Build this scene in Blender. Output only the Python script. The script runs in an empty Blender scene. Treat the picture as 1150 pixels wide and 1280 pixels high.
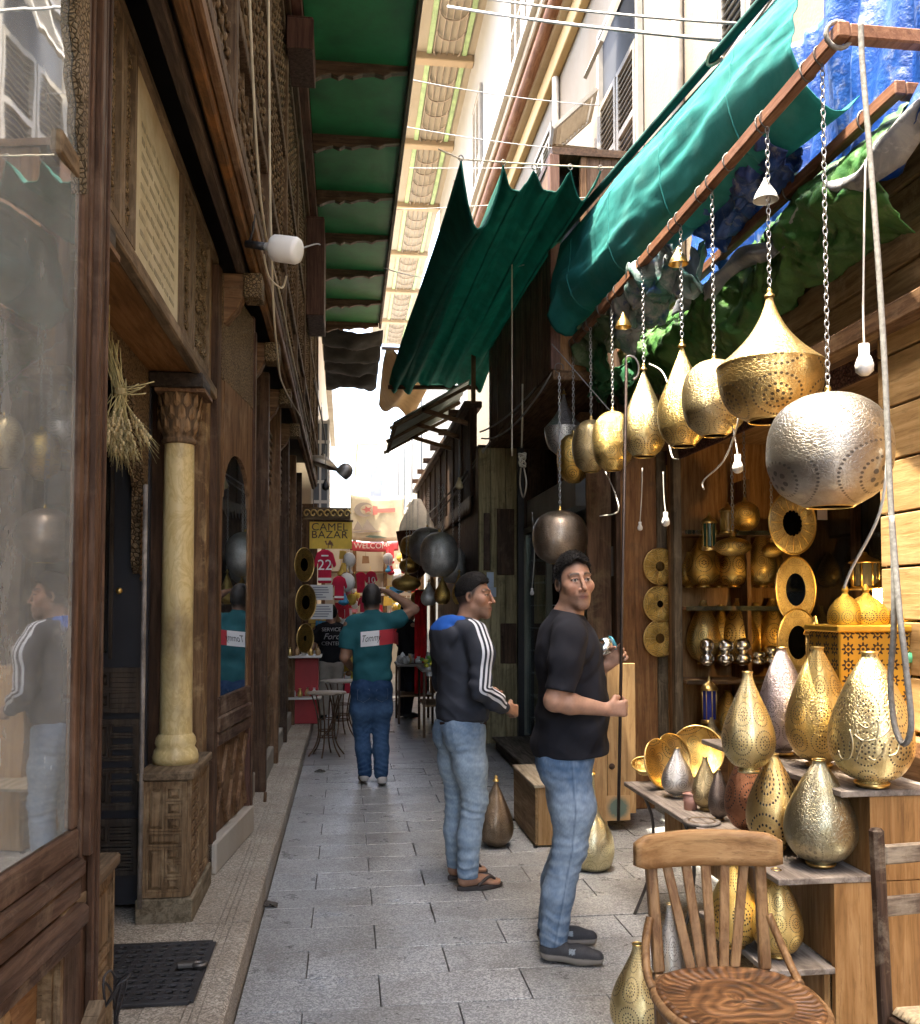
import bpy, bmesh, math, random
import numpy as np
from mathutils import Vector, Matrix, noise as mnoise
from mathutils.bvhtree import BVHTree
R = math.radians
PI = math.pi
random.seed(7)
rng = np.random.default_rng(5)
scene = bpy.context.scene
COL = scene.collection

# ------------------------------------------------------------------ camera
EYE = Vector((0.0, 0.0, 1.55))
F, CX, CY = 1150.0, 575.0, 709.0
YAW, PITCH = R(7.09), R(2.4)
cam_data = bpy.data.cameras.new('camera')
cam_data.sensor_fit = 'HORIZONTAL'
cam_data.sensor_width = 36.0
cam_data.lens = 36.0
cam_data.shift_y = 69.0 / 1150.0
cam_data.clip_start = 0.05
cam_data.clip_end = 500.0
cam = bpy.data.objects.new('camera', cam_data)
cam.location = EYE
cam.rotation_euler = (R(90) + PITCH, 0, -YAW)
COL.objects.link(cam)
scene.camera = cam

# ------------------------------------------------------------------ sky, sun, exposure
SUN_EL, SUN_AZ = R(75), R(-110)      # azimuth of where the sun stands, measured from +Y towards +X
world = bpy.data.worlds.new('World')
scene.world = world
world.use_nodes = True
wn = world.node_tree
for n in list(wn.nodes):
    wn.nodes.remove(n)
sky = wn.nodes.new('ShaderNodeTexSky')
sky.sky_type = 'NISHITA'
sky.sun_disc = False
sky.sun_elevation = SUN_EL
sky.sun_rotation = SUN_AZ
sky.air_density = 1.0
sky.dust_density = 5.0
sky.ozone_density = 0.8
bg = wn.nodes.new('ShaderNodeBackground')
bg.inputs[1].default_value = 0.15
wo = wn.nodes.new('ShaderNodeOutputWorld')
wn.links.new(sky.outputs[0], bg.inputs[0])
wn.links.new(bg.outputs[0], wo.inputs[0])
sun_data = bpy.data.lights.new('sun', 'SUN')
sun_data.energy = 2.1
sun_data.angle = R(0.55)
sun_data.color = (1.0, 0.93, 0.80)
sun = bpy.data.objects.new('sun', sun_data)
sd = Vector((math.cos(SUN_EL) * math.sin(SUN_AZ), math.cos(SUN_EL) * math.cos(SUN_AZ), math.sin(SUN_EL)))
sun.rotation_euler = sd.to_track_quat('Z', 'Y').to_euler()
sun.location = sd * 30
COL.objects.link(sun)
vs = scene.view_settings
scene.display_settings.display_device = 'sRGB'
vs.view_transform = 'Standard'
vs.look = 'None'
vs.exposure = 3.72
vs.gamma = 1.0
vs.use_white_balance = True          # camera white balance set for the shade
vs.white_balance_temperature = 6950
vs.use_curve_mapping = False
cy = scene.cycles
cy.max_bounces = 8
cy.diffuse_bounces = 5
cy.glossy_bounces = 4
cy.transmission_bounces = 4
cy.transparent_max_bounces = 12
cy.caustics_reflective = False
cy.caustics_refractive = False
cy.sample_clamp_indirect = 6.0
cy.use_denoising = True

# ------------------------------------------------------------------ pixel -> direction
_f = Vector((math.sin(YAW) * math.cos(PITCH), math.cos(YAW) * math.cos(PITCH), math.sin(PITCH)))
_r = Vector((math.cos(YAW), -math.sin(YAW), 0))
_u = _r.cross(_f)
def ray(px, py):
    return _f + _r * ((px - CX) / F) + _u * ((CY - py) / F)
def at_y(px, py, y):
    d = ray(px, py); return EYE + d * ((y - EYE.y) / d.y)
def at_x(px, py, x):
    d = ray(px, py); return EYE + d * ((x - EYE.x) / d.x)
def at_z(px, py, z):
    d = ray(px, py); return EYE + d * ((z - EYE.z) / d.z)
def scale_at(p):            # metres per photo pixel at a point
    return (Vector(p) - EYE).dot(_f) / F

# ------------------------------------------------------------------ objects
def link(o, parent=None):
    COL.objects.link(o)
    if parent is not None:
        o.parent = parent
    return o
def tag(o, label=None, cat=None, group=None, kind=None):
    if label: o['label'] = label
    if cat: o['category'] = cat
    if group: o['group'] = group
    if kind: o['kind'] = kind
    return o
def thing(name, loc, label, cat, group=None, rz=0.0):
    o = bpy.data.objects.new(name, None)
    o.empty_display_size = 0.1
    o.location = loc
    o.rotation_euler = (0, 0, rz)
    link(o)
    return tag(o, label, cat, group)
def copy_tree(o, parent=None):
    c = o.copy(); link(c)
    c.parent = parent
    for ch in list(o.children):
        copy_tree(ch, c)
    return c

class MB:
    """collects geometry for one mesh object"""
    def __init__(self, org=(0, 0, 0)):
        self.v, self.f, self.uv, self.sm = [], [], {}, []
        self.o = Vector(org)
    def _add(self, vs_, fs_, smooth=False, uvs=None):
        n = len(self.v)
        self.v.extend([Vector(p) for p in vs_])
        for i, f_ in enumerate(fs_):
            if uvs is not None:
                self.uv[len(self.f)] = uvs[i]
            self.f.append([k + n for k in f_])
            self.sm.append(smooth)
        return self
    def box(self, x0, x1, y0, y1, z0, z1):
        if x0 > x1: x0, x1 = x1, x0
        if y0 > y1: y0, y1 = y1, y0
        if z0 > z1: z0, z1 = z1, z0
        vs_ = [(x0, y0, z0), (x1, y0, z0), (x1, y1, z0), (x0, y1, z0), (x0, y0, z1), (x1, y0, z1), (x1, y1, z1), (x0, y1, z1)]
        return self._add(vs_, [(0, 3, 2, 1), (4, 5, 6, 7), (0, 1, 5, 4), (1, 2, 6, 5), (2, 3, 7, 6), (3, 0, 4, 7)])
    def bar(self, p, q, w, h, up=(0, 0, 1), w2=None, h2=None):
        p, q = Vector(p), Vector(q)
        d = (q - p).normalized(); up = Vector(up)
        s = d.cross(up)
        if s.length < 1e-5: s = d.cross(Vector((1, 0, 0)))
        s.normalize(); t = s.cross(d).normalized()
        w2 = w if w2 is None else w2; h2 = h if h2 is None else h2
        vs_ = []
        for c, a, b in ((p, w, h), (q, w2, h2)):
            vs_ += [c - s * a / 2 - t * b / 2, c + s * a / 2 - t * b / 2, c + s * a / 2 + t * b / 2, c - s * a / 2 + t * b / 2]
        return self._add(vs_, [(0, 1, 2, 3), (7, 6, 5, 4), (0, 4, 5, 1), (1, 5, 6, 2), (2, 6, 7, 3), (3, 7, 4, 0)])
    def tube(self, pts, r, seg=8, closed=False):
        pts = [Vector(p) for p in pts]; n = len(pts)
        rs = r if hasattr(r, '__len__') else [r] * n
        rings = []; prev = None
        for i, p in enumerate(pts):
            if closed: d = pts[(i + 1) % n] - pts[i - 1]
            else: d = pts[min(i + 1, n - 1)] - pts[max(i - 1, 0)]
            if d.length < 1e-9: d = Vector((0, 0, 1))
            d.normalize()
            if prev is None:
                a = d.cross(Vector((0, 0, 1)))
                if a.length < 0.1: a = d.cross(Vector((1, 0, 0)))
            else:
                a = prev - d * prev.dot(d)
            a.normalize(); prev = a; b = d.cross(a)
            rings.append([p + (a * math.cos(2 * PI * k / seg) + b * math.sin(2 * PI * k / seg)) * rs[i] for k in range(seg)])
        vs_ = [p for ring in rings for p in ring]; fs_ = []
        for i in range(n if closed else n - 1):
            i2 = (i + 1) % n
            for k in range(seg):
                k2 = (k + 1) % seg
                fs_.append((i * seg + k, i * seg + k2, i2 * seg + k2, i2 * seg + k))
        if not closed:
            fs_.append(tuple(reversed(range(seg)))); fs_.append(tuple((n - 1) * seg + k for k in range(seg)))
        return self._add(vs_, fs_, True)
    def lathe(self, prof, c=(0, 0, 0), seg=32, mat=None, rfun=None):
        """prof: (radius, height) from bottom to top; gives uv (angle, arc length)"""
        c = Vector(c); L = [0.0]
        for i in range(1, len(prof)):
            L.append(L[-1] + math.hypot(prof[i][0] - prof[i - 1][0], prof[i][1] - prof[i - 1][1]))
        tot = L[-1] or 1
        vs_, fs_, uvs = [], [], []
        for (r, z) in prof:
            for k in range(seg):
                a = 2 * PI * k / seg
                rr = r * (rfun(a, z) if rfun else 1)
                p = Vector((rr * math.cos(a), rr * math.sin(a), z))
                if mat is not None: p = mat @ p
                vs_.append(c + p)
        for i in range(len(prof) - 1):
            for k in range(seg):
                k2 = (k + 1) % seg
                fs_.append((i * seg + k, i * seg + k2, (i + 1) * seg + k2, (i + 1) * seg + k))
                u0, u1 = k / seg, (k + 1) / seg
                v0, v1 = L[i] / tot, L[i + 1] / tot
                uvs.append(((u0, v0), (u1, v0), (u1, v1), (u0, v1)))
        return self._add(vs_, fs_, True, uvs)
    def grid(self, fn, nu, nv, thick=0.0, closeu=False):
        """fn(u,v)->point; optional second skin offset along the normal so the sheet has thickness"""
        P = [[Vector(fn(i / nu, j / nv)) for j in range(nv + 1)] for i in range(nu + 1)]
        idx = lambda i, j: i * (nv + 1) + j
        vs_ = [p for row in P for p in row]
        fs_, uvs = [], []
        for i in range(nu):
            for j in range(nv):
                fs_.append((idx(i, j), idx(i + 1, j), idx(i + 1, j + 1), idx(i, j + 1)))
                uvs.append(((i / nu, j / nv), ((i + 1) / nu, j / nv), ((i + 1) / nu, (j + 1) / nv), (i / nu, (j + 1) / nv)))
        if thick:
            N = len(vs_); nb = []
            for i in range(nu + 1):
                for j in range(nv + 1):
                    a = P[min(i + 1, nu)][j] - P[max(i - 1, 0)][j]; b = P[i][min(j + 1, nv)] - P[i][max(j - 1, 0)]
                    nn = a.cross(b)
                    if nn.length > 1e-12: nn.normalize()
                    nb.append(P[i][j] + nn * thick)
            vs_ = vs_ + nb; fo = list(fs_)
            for f_ in fo:
                fs_.append(tuple(N + k for k in reversed(f_)))
            uvs = uvs + [tuple(reversed(q)) for q in uvs]
            ed = [[idx(i, 0) for i in range(nu + 1)], [idx(nu, j) for j in range(nv + 1)], [idx(i, nv) for i in range(nu, -1, -1)], [idx(0, j) for j in range(nv, -1, -1)]]
            for e in ed:
                for a, b in zip(e[:-1], e[1:]):
                    fs_.append((b, a, a + N, b + N)); uvs.append(((0, 0),) * 4)
        return self._add(vs_, fs_, True, uvs)
    def prism(self, pts2, fr, depth):
        """outline (2-D) extruded; fr = (origin, ax, ay, an)"""
        o, ax, ay, an = [Vector(q) for q in fr]; n = len(pts2)
        a = [o + ax * p[0] + ay * p[1] for p in pts2]; b = [p + an * depth for p in a]
        fs_ = [tuple(range(n)), tuple(reversed(range(n, 2 * n)))]
        for i in range(n):
            j = (i + 1) % n
            fs_.append((i, i + n, j + n, j))
        return self._add(a + b, fs_)
    def quad(self, a, b, c, d):
        return self._add([a, b, c, d], [(0, 1, 2, 3)])
    def ball(self, c, rx, ry=None, rz=None, seg=16, rings=10):
        ry = rx if ry is None else ry; rz = rx if rz is None else rz
        prof = [(max(math.sin(PI * i / rings), 1e-4), -math.cos(PI * i / rings)) for i in range(rings + 1)]
        return self.lathe(prof, c, seg, Matrix.Diagonal((rx, ry, rz)).to_3x3())
    def xf(self, m):
        self.v = [m @ p for p in self.v]; return self
    def mesh(self, name):
        me = bpy.data.meshes.new(name)
        o = self.o
        me.from_pydata([tuple(p - o) for p in self.v], [], self.f)
        if self.sm: me.polygons.foreach_set('use_smooth', self.sm)
        if self.uv:
            ul = me.uv_layers.new(name='UVMap')
            for p in me.polygons:
                q = self.uv.get(p.index)
                if q:
                    for k, li in enumerate(p.loop_indices): ul.data[li].uv = q[k]
        me.update()
        return me
    def build(self, name, mat, parent=None, bevel=0.0, sub=0):
        """world-space geometry; the object's origin is put on its parent's origin"""
        if parent is not None:
            M = world_matrix(parent)
            Mi = M.inverted()
            self.v = [Mi @ p for p in self.v]; self.o = Vector((0, 0, 0))
            if parent.parent is None or True:
                pass
        me = self.mesh(name)
        if mat is not None:
            for m in (mat if isinstance(mat, (list, tuple)) else [mat]): me.materials.append(m)
        o = bpy.data.objects.new(name, me)
        if parent is None: o.location = self.o
        link(o, parent)
        if bevel:
            b = o.modifiers.new('bevel', 'BEVEL'); b.width = bevel; b.segments = 1; b.limit_method = 'ANGLE'; b.angle_limit = R(40)
        if sub:
            s = o.modifiers.new('subdivision', 'SUBSURF'); s.levels = sub; s.render_levels = sub
        return o
def world_matrix(o):
    M = Matrix.LocRotScale(o.location, o.rotation_euler, o.scale)
    return world_matrix(o.parent) @ M if o.parent else M
def ngon_fix(): pass
def lerp(a, b, t): return a + (b - a) * t
def vl(a, b, t): return Vector(a).lerp(Vector(b), t)
def fbm(p, o=3): return mnoise.fractal(Vector(p), 1.0, 2.0, o)
def curve_pts(ctrl, n=8):
    """Catmull-Rom through control points"""
    c = [Vector(p) for p in ctrl]; out = []
    for i in range(len(c) - 1):
        p0, p1, p2, p3 = c[max(i - 1, 0)], c[i], c[i + 1], c[min(i + 2, len(c) - 1)]
        for k in range(n):
            t = k / n
            out.append(0.5 * ((2 * p1) + (p2 - p0) * t + (2 * p0 - 5 * p1 + 4 * p2 - p3) * t * t + (3 * p1 - p0 - 3 * p2 + p3) * t ** 3))
    out.append(c[-1]); return out
def sag(a, b, s, n=12):
    return [vl(a, b, i / n) - Vector((0, 0, s * 4 * (i / n) * (1 - i / n))) for i in range(n + 1)]
def prof_curve(pts, n=5):
    return [(max(p.x, 1e-4), p.y) for p in curve_pts([(a, b, 0) for a, b in pts], n)]

# ------------------------------------------------------------------ materials
MATS = {}
class NT:
    def __init__(self, name):
        self.m = bpy.data.materials.new(name); self.m.use_nodes = True
        self.t = self.m.node_tree; self.n = self.t.nodes
        self.b = self.n['Principled BSDF']; self.out = self.n['Material Output']
    def node(self, typ, **kw):
        x = self.n.new(typ)
        for k, v in kw.items(): setattr(x, k, v)
        return x
    def set(self, sock, v):
        if isinstance(v, bpy.types.NodeSocket): self.t.links.new(v, sock)
        else: sock.default_value = v
    def math(self, op, a, b=0.0, c=None):
        x = self.node('ShaderNodeMath', operation=op)
        self.set(x.inputs[0], a); self.set(x.inputs[1], b)
        if c is not None: self.set(x.inputs[2], c)
        return x.outputs[0]
    def mix(self, fac, a, b, mode='MIX'):
        x = self.node('ShaderNodeMix', data_type='RGBA', blend_type=mode)
        self.set(x.inputs[0], fac); self.set(x.inputs[6], a if not isinstance(a, tuple) else (*a[:3], 1)); self.set(x.inputs[7], b if not isinstance(b, tuple) else (*b[:3], 1))
        return x.outputs[2]
    def ramp(self, fac, stops):
        x = self.node('ShaderNodeValToRGB'); cr = x.color_ramp
        while len(cr.elements) < len(stops): cr.elements.new(0.5)
        for e, (p, c) in zip(cr.elements, stops):
            e.position = p; e.color = (*c, 1) if len(c) == 3 else c
        self.set(x.inputs[0], fac); return x.outputs[0]
    def pos(self, scale=(1, 1, 1), obj=False, rot=(0, 0, 0)):
        if obj: s = self.node('ShaderNodeTexCoord').outputs['Object']
        else: s = self.node('ShaderNodeNewGeometry').outputs['Position']
        mp = self.node('ShaderNodeMapping'); mp.inputs['Scale'].default_value = scale; mp.inputs['Rotation'].default_value = rot
        self.t.links.new(s, mp.inputs[0]); return mp.outputs[0]
    def noise(self, vec, scale=5, detail=4, rough=0.55, dist=0.0):
        x = self.node('ShaderNodeTexNoise')
        self.set(x.inputs['Vector'], vec); x.inputs['Scale'].default_value = scale; x.inputs['Detail'].default_value = detail
        x.inputs['Roughness'].default_value = rough; x.inputs['Distortion'].default_value = dist
        return x.outputs[0]
    def voro(self, vec, scale=5, feature='F1', out=0, rnd=1.0):
        x = self.node('ShaderNodeTexVoronoi', feature=feature)
        self.set(x.inputs['Vector'], vec); x.inputs['Scale'].default_value = scale; x.inputs['Randomness'].default_value = rnd
        return x.outputs[out]
    def bump(self, h, strength=0.3, dist=0.01):
        x = self.node('ShaderNodeBump'); x.inputs['Strength'].default_value = strength; x.inputs['Distance'].default_value = dist
        self.set(x.inputs['Height'], h); self.t.links.new(x.outputs[0], self.b.inputs['Normal'])
    def col(self, c): self.set(self.b.inputs['Base Color'], c if not isinstance(c, tuple) else (*c[:3], 1))
    def rough(self, v): self.set(self.b.inputs['Roughness'], v)
    def metal(self, v): self.set(self.b.inputs['Metallic'], v)
def cached(fn):
    def w(*a, **k):
        key = (fn.__name__, a, tuple(sorted(k.items())))
        if key not in MATS: MATS[key] = fn(*a, **k)
        return MATS[key]
    return w
@cached
def wood(c1=(0.10, 0.055, 0.03), c2=(0.20, 0.12, 0.065), axis='z', rough=0.6, scale=1.0, wear=0.0, wearc=(0.42, 0.30, 0.18), bump=0.35):
    t = NT('wood')
    s = {'x': (0.7, 9, 9), 'y': (9, 0.7, 9), 'z': (9, 9, 0.7)}[axis]
    s = tuple(k * scale for k in s)
    p = t.pos(s)
    g = t.noise(p, 4.0, 6, 0.65, 0.6)
    g2 = t.noise(p, 14.0, 3, 0.6)
    big = t.noise(t.pos(), 1.7, 4, 0.6)
    f = t.math('ADD', t.math('MULTIPLY', g, 0.75), t.math('MULTIPLY', big, 0.25))
    dark = tuple(k * 0.45 for k in c1)
    c = t.ramp(f, [(0.30, dark), (0.45, c1), (0.62, c2)])
    c = t.mix(t.math('MULTIPLY', t.math('GREATER_THAN', g2, 0.6), 0.35), c, dark)
    if wear:
        w = t.noise(t.pos((1, 1, 1)), 5.0, 8, 0.72, 0.4)
        w = t.math('MULTIPLY', t.ramp(w, [(0.52, (0, 0, 0)), (0.66, (1, 1, 1))]), wear)
        c = t.mix(w, c, wearc)
    t.col(c)
    t.rough(t.ramp(g, [(0.3, (rough + .15,) * 3), (0.7, (rough - .1,) * 3)]))
    t.bump(t.math('ADD', g, t.math('MULTIPLY', g2, 0.4)), bump, 0.006)
    t.b.inputs['Specular IOR Level'].default_value = 0.22
    return t.m
@cached
def carved(c1=(0.11, 0.07, 0.035), c2=(0.36, 0.25, 0.13), scale=24.0, rough=0.65):
    """worn wood with fine carving relief"""
    t = NT('carved_wood')
    p = t.pos()
    v = t.voro(p, scale, 'DISTANCE_TO_EDGE')
    n = t.noise(p, scale * 1.3, 4, 0.6, 1.5)
    h = t.math('ADD', t.ramp(v, [(0.02, (0, 0, 0)), (0.2, (1, 1, 1))]), n)
    dirt = t.noise(p, 4, 5, 0.65)
    c = t.mix(dirt, c2, c1)
    c = t.mix(t.ramp(v, [(0.03, (0.8,) * 3), (0.14, (0,) * 3)]), c, tuple(k * 0.3 for k in c1))
    t.col(c); t.rough(rough); t.bump(h, 0.8, 0.02); t.b.inputs['Specular IOR Level'].default_value = 0.2
    return t.m
@cached
def paint(c, rough=0.5, var=0.15, scale=3.0, bump=0.1, metal=0.0, dirt=0.0, dirtc=(0.08, 0.06, 0.045)):
    t = NT('paint'); p = t.pos()
    n = t.noise(p, scale, 6, 0.62)
    cc = t.mix(t.ramp(n, [(0.35, (0,) * 3), (0.65, (1,) * 3)]), tuple(k * (1 - var) for k in c), tuple(min(1, k * (1 + var)) for k in c))
    if dirt:
        d = t.noise(p, scale * 2.3, 8, 0.7, 0.5)
        cc = t.mix(t.math('MULTIPLY', t.ramp(d, [(0.5, (0,) * 3), (0.68, (1,) * 3)]), dirt), cc, dirtc)
    t.col(cc); t.rough(rough); t.metal(metal)
    t.bump(t.noise(p, 60, 4, 0.6), bump, 0.004)
    return t.m
@cached
def plaster(c=(0.72, 0.66, 0.55), stain=(0.50, 0.36, 0.20), amount=0.5):
    t = NT('plaster'); p = t.pos()
    n = t.noise(t.pos((1, 1, 0.35)), 0.9, 8, 0.65, 0.4)
    n2 = t.noise(p, 7, 6, 0.7)
    cc = t.mix(t.math('MULTIPLY', t.ramp(n, [(0.45, (0,) * 3), (0.72, (1,) * 3)]), amount), c, stain)
    cc = t.mix(t.math('MULTIPLY', n2, 0.3), cc, tuple(k * 0.75 for k in c))
    t.col(cc); t.rough(0.9); t.bump(t.math('ADD', n2, t.noise(p, 40, 4)), 0.3, 0.01)
    return t.m
@cached
def granite(c1=(0.235, 0.245, 0.25), c2=(0.50, 0.51, 0.50), rough=0.36, tint=0.12, warm=0.0):
    t = NT('granite'); p = t.pos()
    sp = t.voro(p, 160, 'F1', 1)
    sepx = t.node('ShaderNodeSeparateColor'); t.t.links.new(sp, sepx.inputs[0]); spk = sepx.outputs[0]
    n = t.noise(p, 2.2, 6, 0.65)
    fine = t.noise(p, 90, 3, 0.7)
    f = t.math('ADD', t.math('MULTIPLY', spk, 0.55), t.math('MULTIPLY', fine, 0.45))
    cc = t.ramp(f, [(0.28, tuple(k * 0.68 for k in c1)), (0.42, c1), (0.60, tuple((a + b) / 2 for a, b in zip(c1, c2))), (0.72, c2)])
    oi = t.node('ShaderNodeObjectInfo').outputs['Random']
    cc = t.mix(t.math('MULTIPLY', oi, tint * 2), cc, (0.10, 0.10, 0.095))
    dirt = t.ramp(n, [(0.42, (0,) * 3), (0.72, (1,) * 3)])
    st = t.ramp(t.noise(p, 7.5, 3, 0.5), [(0.66, (0,) * 3), (0.72, (1,) * 3)])
    cc = t.mix(t.math('MULTIPLY', st, 0.45), cc, (0.07, 0.065, 0.06))
    cc = t.mix(t.math('MULTIPLY', dirt, 0.55), cc, (0.11, 0.095, 0.075) if warm == 0 else (0.16, 0.12, 0.08))
    t.col(cc)
    t.rough(t.ramp(t.noise(p, 5, 6, 0.7), [(0.35, (rough - .12,) * 3), (0.7, (rough + .2,) * 3)]))
    t.bump(t.math('ADD', t.math('MULTIPLY', spk, 0.5), fine), 0.11, 0.003)
    return t.m
@cached
def cloth(c, var=0.2, rough=0.85, weave=900.0, fold=0.0, trans=0.0, dust=0.0, dustc=(0.45, 0.42, 0.36)):
    t = NT('cloth'); p = t.pos()
    n = t.noise(p, 6, 6, 0.65)
    cc = t.mix(t.ramp(n, [(0.35, (0,) * 3), (0.68, (1,) * 3)]), tuple(k * (1 - var) for k in c), tuple(min(1, k * (1 + var)) for k in c))
    if dust:
        d = t.noise(p, 3.1, 8, 0.7, 0.7)
        cc = t.mix(t.math('MULTIPLY', t.ramp(d, [(0.48, (0,) * 3), (0.72, (1,) * 3)]), dust), cc, dustc)
    t.col(cc); t.rough(rough)
    t.b.inputs['Specular IOR Level'].default_value = 0.25
    w = t.noise(p, weave / 3, 2, 0.5)
    h = t.math('ADD', t.math('MULTIPLY', w, 0.15), t.math('MULTIPLY', t.noise(p, 28, 3, 0.5), fold))
    t.bump(h, 0.35, 0.008)
    if trans:
        tr = t.node('ShaderNodeBsdfTranslucent'); t.set(tr.inputs[0], cc)
        mx = t.node('ShaderNodeMixShader'); mx.inputs[0].default_value = trans
        t.t.links.new(t.b.outputs[0], mx.inputs[1]); t.t.links.new(tr.outputs[0], mx.inputs[2]); t.t.links.new(mx.outputs[0], t.out.inputs[0])
    return t.m
@cached
def pierced(c=(0.80, 0.60, 0.28), c2=(0.45, 0.30, 0.12), nu=6, nv=4, rough=0.3, holes=1.0, relief=0.5, holec=(0.02, 0.012, 0.006), nd=14, dark=0.0):
    """hammered sheet metal with rings of punched holes; needs lathe uv"""
    t = NT('pierced_metal')
    uv = t.node('ShaderNodeTexCoord').outputs['UV']
    sep = t.node('ShaderNodeSeparateXYZ'); t.t.links.new(uv, sep.inputs[0])
    U = t.math('MULTIPLY', sep.outputs[0], nu); V = t.math('MULTIPLY', sep.outputs[1], nv)
    def rings(fu, fv, r0, k):
        r = t.math('SQRT', t.math('ADD', t.math('MULTIPLY', fu, fu), t.math('MULTIPLY', fv, fv)))
        ang = t.math('ARCTAN2', fv, fu)
        d = t.math('SUBTRACT', t.math('FRACT', t.math('MULTIPLY', ang, k / (2 * PI))), 0.5)
        arc = t.math('MULTIPLY', d, 2 * PI * r0 / k)
        rr = t.math('SUBTRACT', r, r0)
        dd = t.math('SQRT', t.math('ADD', t.math('MULTIPLY', arc, arc), t.math('MULTIPLY', rr, rr)))
        return t.math('LESS_THAN', dd, 2 * PI * r0 / k * 0.30), r
    fu = t.math('SUBTRACT', t.math('FRACT', U), 0.5); fv = t.math('SUBTRACT', t.math('FRACT', V), 0.5)
    m1, r = rings(fu, fv, 0.42, nd * 2)
    m2, _ = rings(fu, fv, 0.23, nd)
    m3, _ = rings(fu, fv, 0.10, 6)
    m = t.math('MAXIMUM', t.math('MAXIMUM', m1, m2), m3)
    vec = t.node('ShaderNodeCombineXYZ'); t.t.links.new(U, vec.inputs[0]); t.t.links.new(V, vec.inputs[1])
    fil = t.voro(vec.outputs[0], max(9.0, 84.0 / nu), 'DISTANCE_TO_EDGE')
    p = t.pos(obj=True)
    n = t.noise(t.pos(), 9, 6, 0.65)
    ham = t.voro(p, 95, 'SMOOTH_F1') if False else t.noise(p, 70, 3, 0.6)
    cc = t.mix(t.ramp(n, [(0.38, (0,) * 3), (0.68, (1,) * 3)]), c, c2)
    eng = t.ramp(fil, [(0.02, (1,) * 3), (0.07, (0,) * 3)])
    cc = t.mix(t.math('MULTIPLY', eng, relief * 0.35), cc, tuple(k * 0.35 for k in c2))
    cc = t.mix(t.math('MULTIPLY', m, holes), cc, holec)
    t.col(cc)
    t.metal(t.math('SUBTRACT', 1.0, t.math('MULTIPLY', m, holes * 0.9)))
    t.rough(t.math('ADD', t.math('MULTIPLY', n, 0.3), rough - 0.08))
    h = t.math('SUBTRACT', t.math('ADD', t.math('MULTIPLY', ham, 0.5), t.math('MULTIPLY', eng, -0.6)), t.math('MULTIPLY', m, holes))
    t.bump(h, 0.25 + relief * 0.3, 0.004)
    return t.m
@cached
def metal(c, rough=0.35, var=0.25, bump=0.15, scale=12.0, tarn=None):
    t = NT('metal'); p = t.pos()
    n = t.noise(p, scale, 5, 0.6)
    cc = t.mix(t.ramp(n, [(0.35, (0,) * 3), (0.7, (1,) * 3)]), c, tarn if tarn else tuple(k * (1 - var) for k in c))
    t.col(cc); t.metal(1.0); t.rough(t.math('ADD', t.math('MULTIPLY', n, 0.3), rough - 0.12))
    t.bump(t.noise(p, 90, 3, 0.6), bump, 0.003)
    return t.m
@cached
def attr_mat(name='Col', rough=0.6, bump=0.15, bscale=120, sss=0.0, spec=0.4, var=0.12):
    t = NT('dyed_surface')
    a = t.node('ShaderNodeAttribute', attribute_name=name)
    p = t.pos(obj=True)
    n = t.noise(p, 22, 5, 0.6)
    c = t.mix(t.math('MULTIPLY', n, var * 2), a.outputs[0], (0.0, 0.0, 0.0))
    t.col(c); t.rough(rough); t.b.inputs['Specular IOR Level'].default_value = spec
    if sss:
        t.b.inputs['Subsurface Weight'].default_value = sss
        t.b.inputs['Subsurface Radius'].default_value = (0.012, 0.004, 0.002)
    t.bump(t.noise(p, bscale, 3, 0.6), bump, 0.002)
    return t.m
@cached
def glass(tint=(0.85, 0.92, 0.90), refl=1.0, rough=0.01, base=0.06, dirt=0.10, wavy=0.0):
    t = NT('glass')
    lw = t.node('ShaderNodeFresnel'); lw.inputs[0].default_value = 1.5
    gl = t.node('ShaderNodeBsdfGlossy'); gl.inputs['Roughness'].default_value = rough
    bp = t.node('ShaderNodeBump'); bp.inputs['Strength'].default_value = wavy; bp.inputs['Distance'].default_value = .02; t.set(bp.inputs['Height'], t.noise(t.pos((1, 1, .5)), 5, 2, .5)); t.t.links.new(bp.outputs[0], gl.inputs['Normal']); gl.inputs[0].default_value = (0.95, 0.98, 1, 1)
    tr = t.node('ShaderNodeBsdfTransparent'); tr.inputs[0].default_value = (*tint, 1)
    df = t.node('ShaderNodeBsdfDiffuse'); df.inputs[0].default_value = (0.55, 0.60, 0.60, 1)
    dn = t.noise(t.pos((1, 1, 0.6)), 6, 6, 0.7)
    m0 = t.node('ShaderNodeMixShader'); t.set(m0.inputs[0], t.math('MULTIPLY', dn, dirt))  # surface dirt; on the cabinet pane this pale layer stands in for sky glare
    t.t.links.new(tr.outputs[0], m0.inputs[1]); t.t.links.new(df.outputs[0], m0.inputs[2])
    mx = t.node('ShaderNodeMixShader')
    fac = t.math('MINIMUM', t.math('ADD', t.math('MULTIPLY', lw.outputs[0], refl), base), 1.0)
    t.t.links.new(fac, mx.inputs[0]); t.t.links.new(m0.outputs[0], mx.inputs[1]); t.t.links.new(gl.outputs[0], mx.inputs[2])
    t.t.links.new(mx.outputs[0], t.out.inputs[0])
    return t.m
@cached
def marble(c=(0.62, 0.50, 0.25), vein=(0.50, 0.38, 0.16)):
    t = NT('marble'); p = t.pos((1, 1, 0.55), rot=(0.5, 0.4, 0))
    n = t.noise(p, 7, 7, 0.7, 2.0)
    g = t.noise(t.pos((1, 1, .7)), 2.6, 5, 0.65)
    cc = t.mix(t.ramp(n, [(0.44, (0,) * 3), (0.5, (1,) * 3), (0.56, (0,) * 3)]), c, vein)
    cc = t.mix(t.ramp(g, [(0.5, (0,) * 3), (0.74, (0.85,) * 3)]), cc, (0.13, 0.09, 0.045))
    t.col(cc); t.rough(0.45); t.bump(n, 0.1, 0.004)
    return t.m
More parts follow.
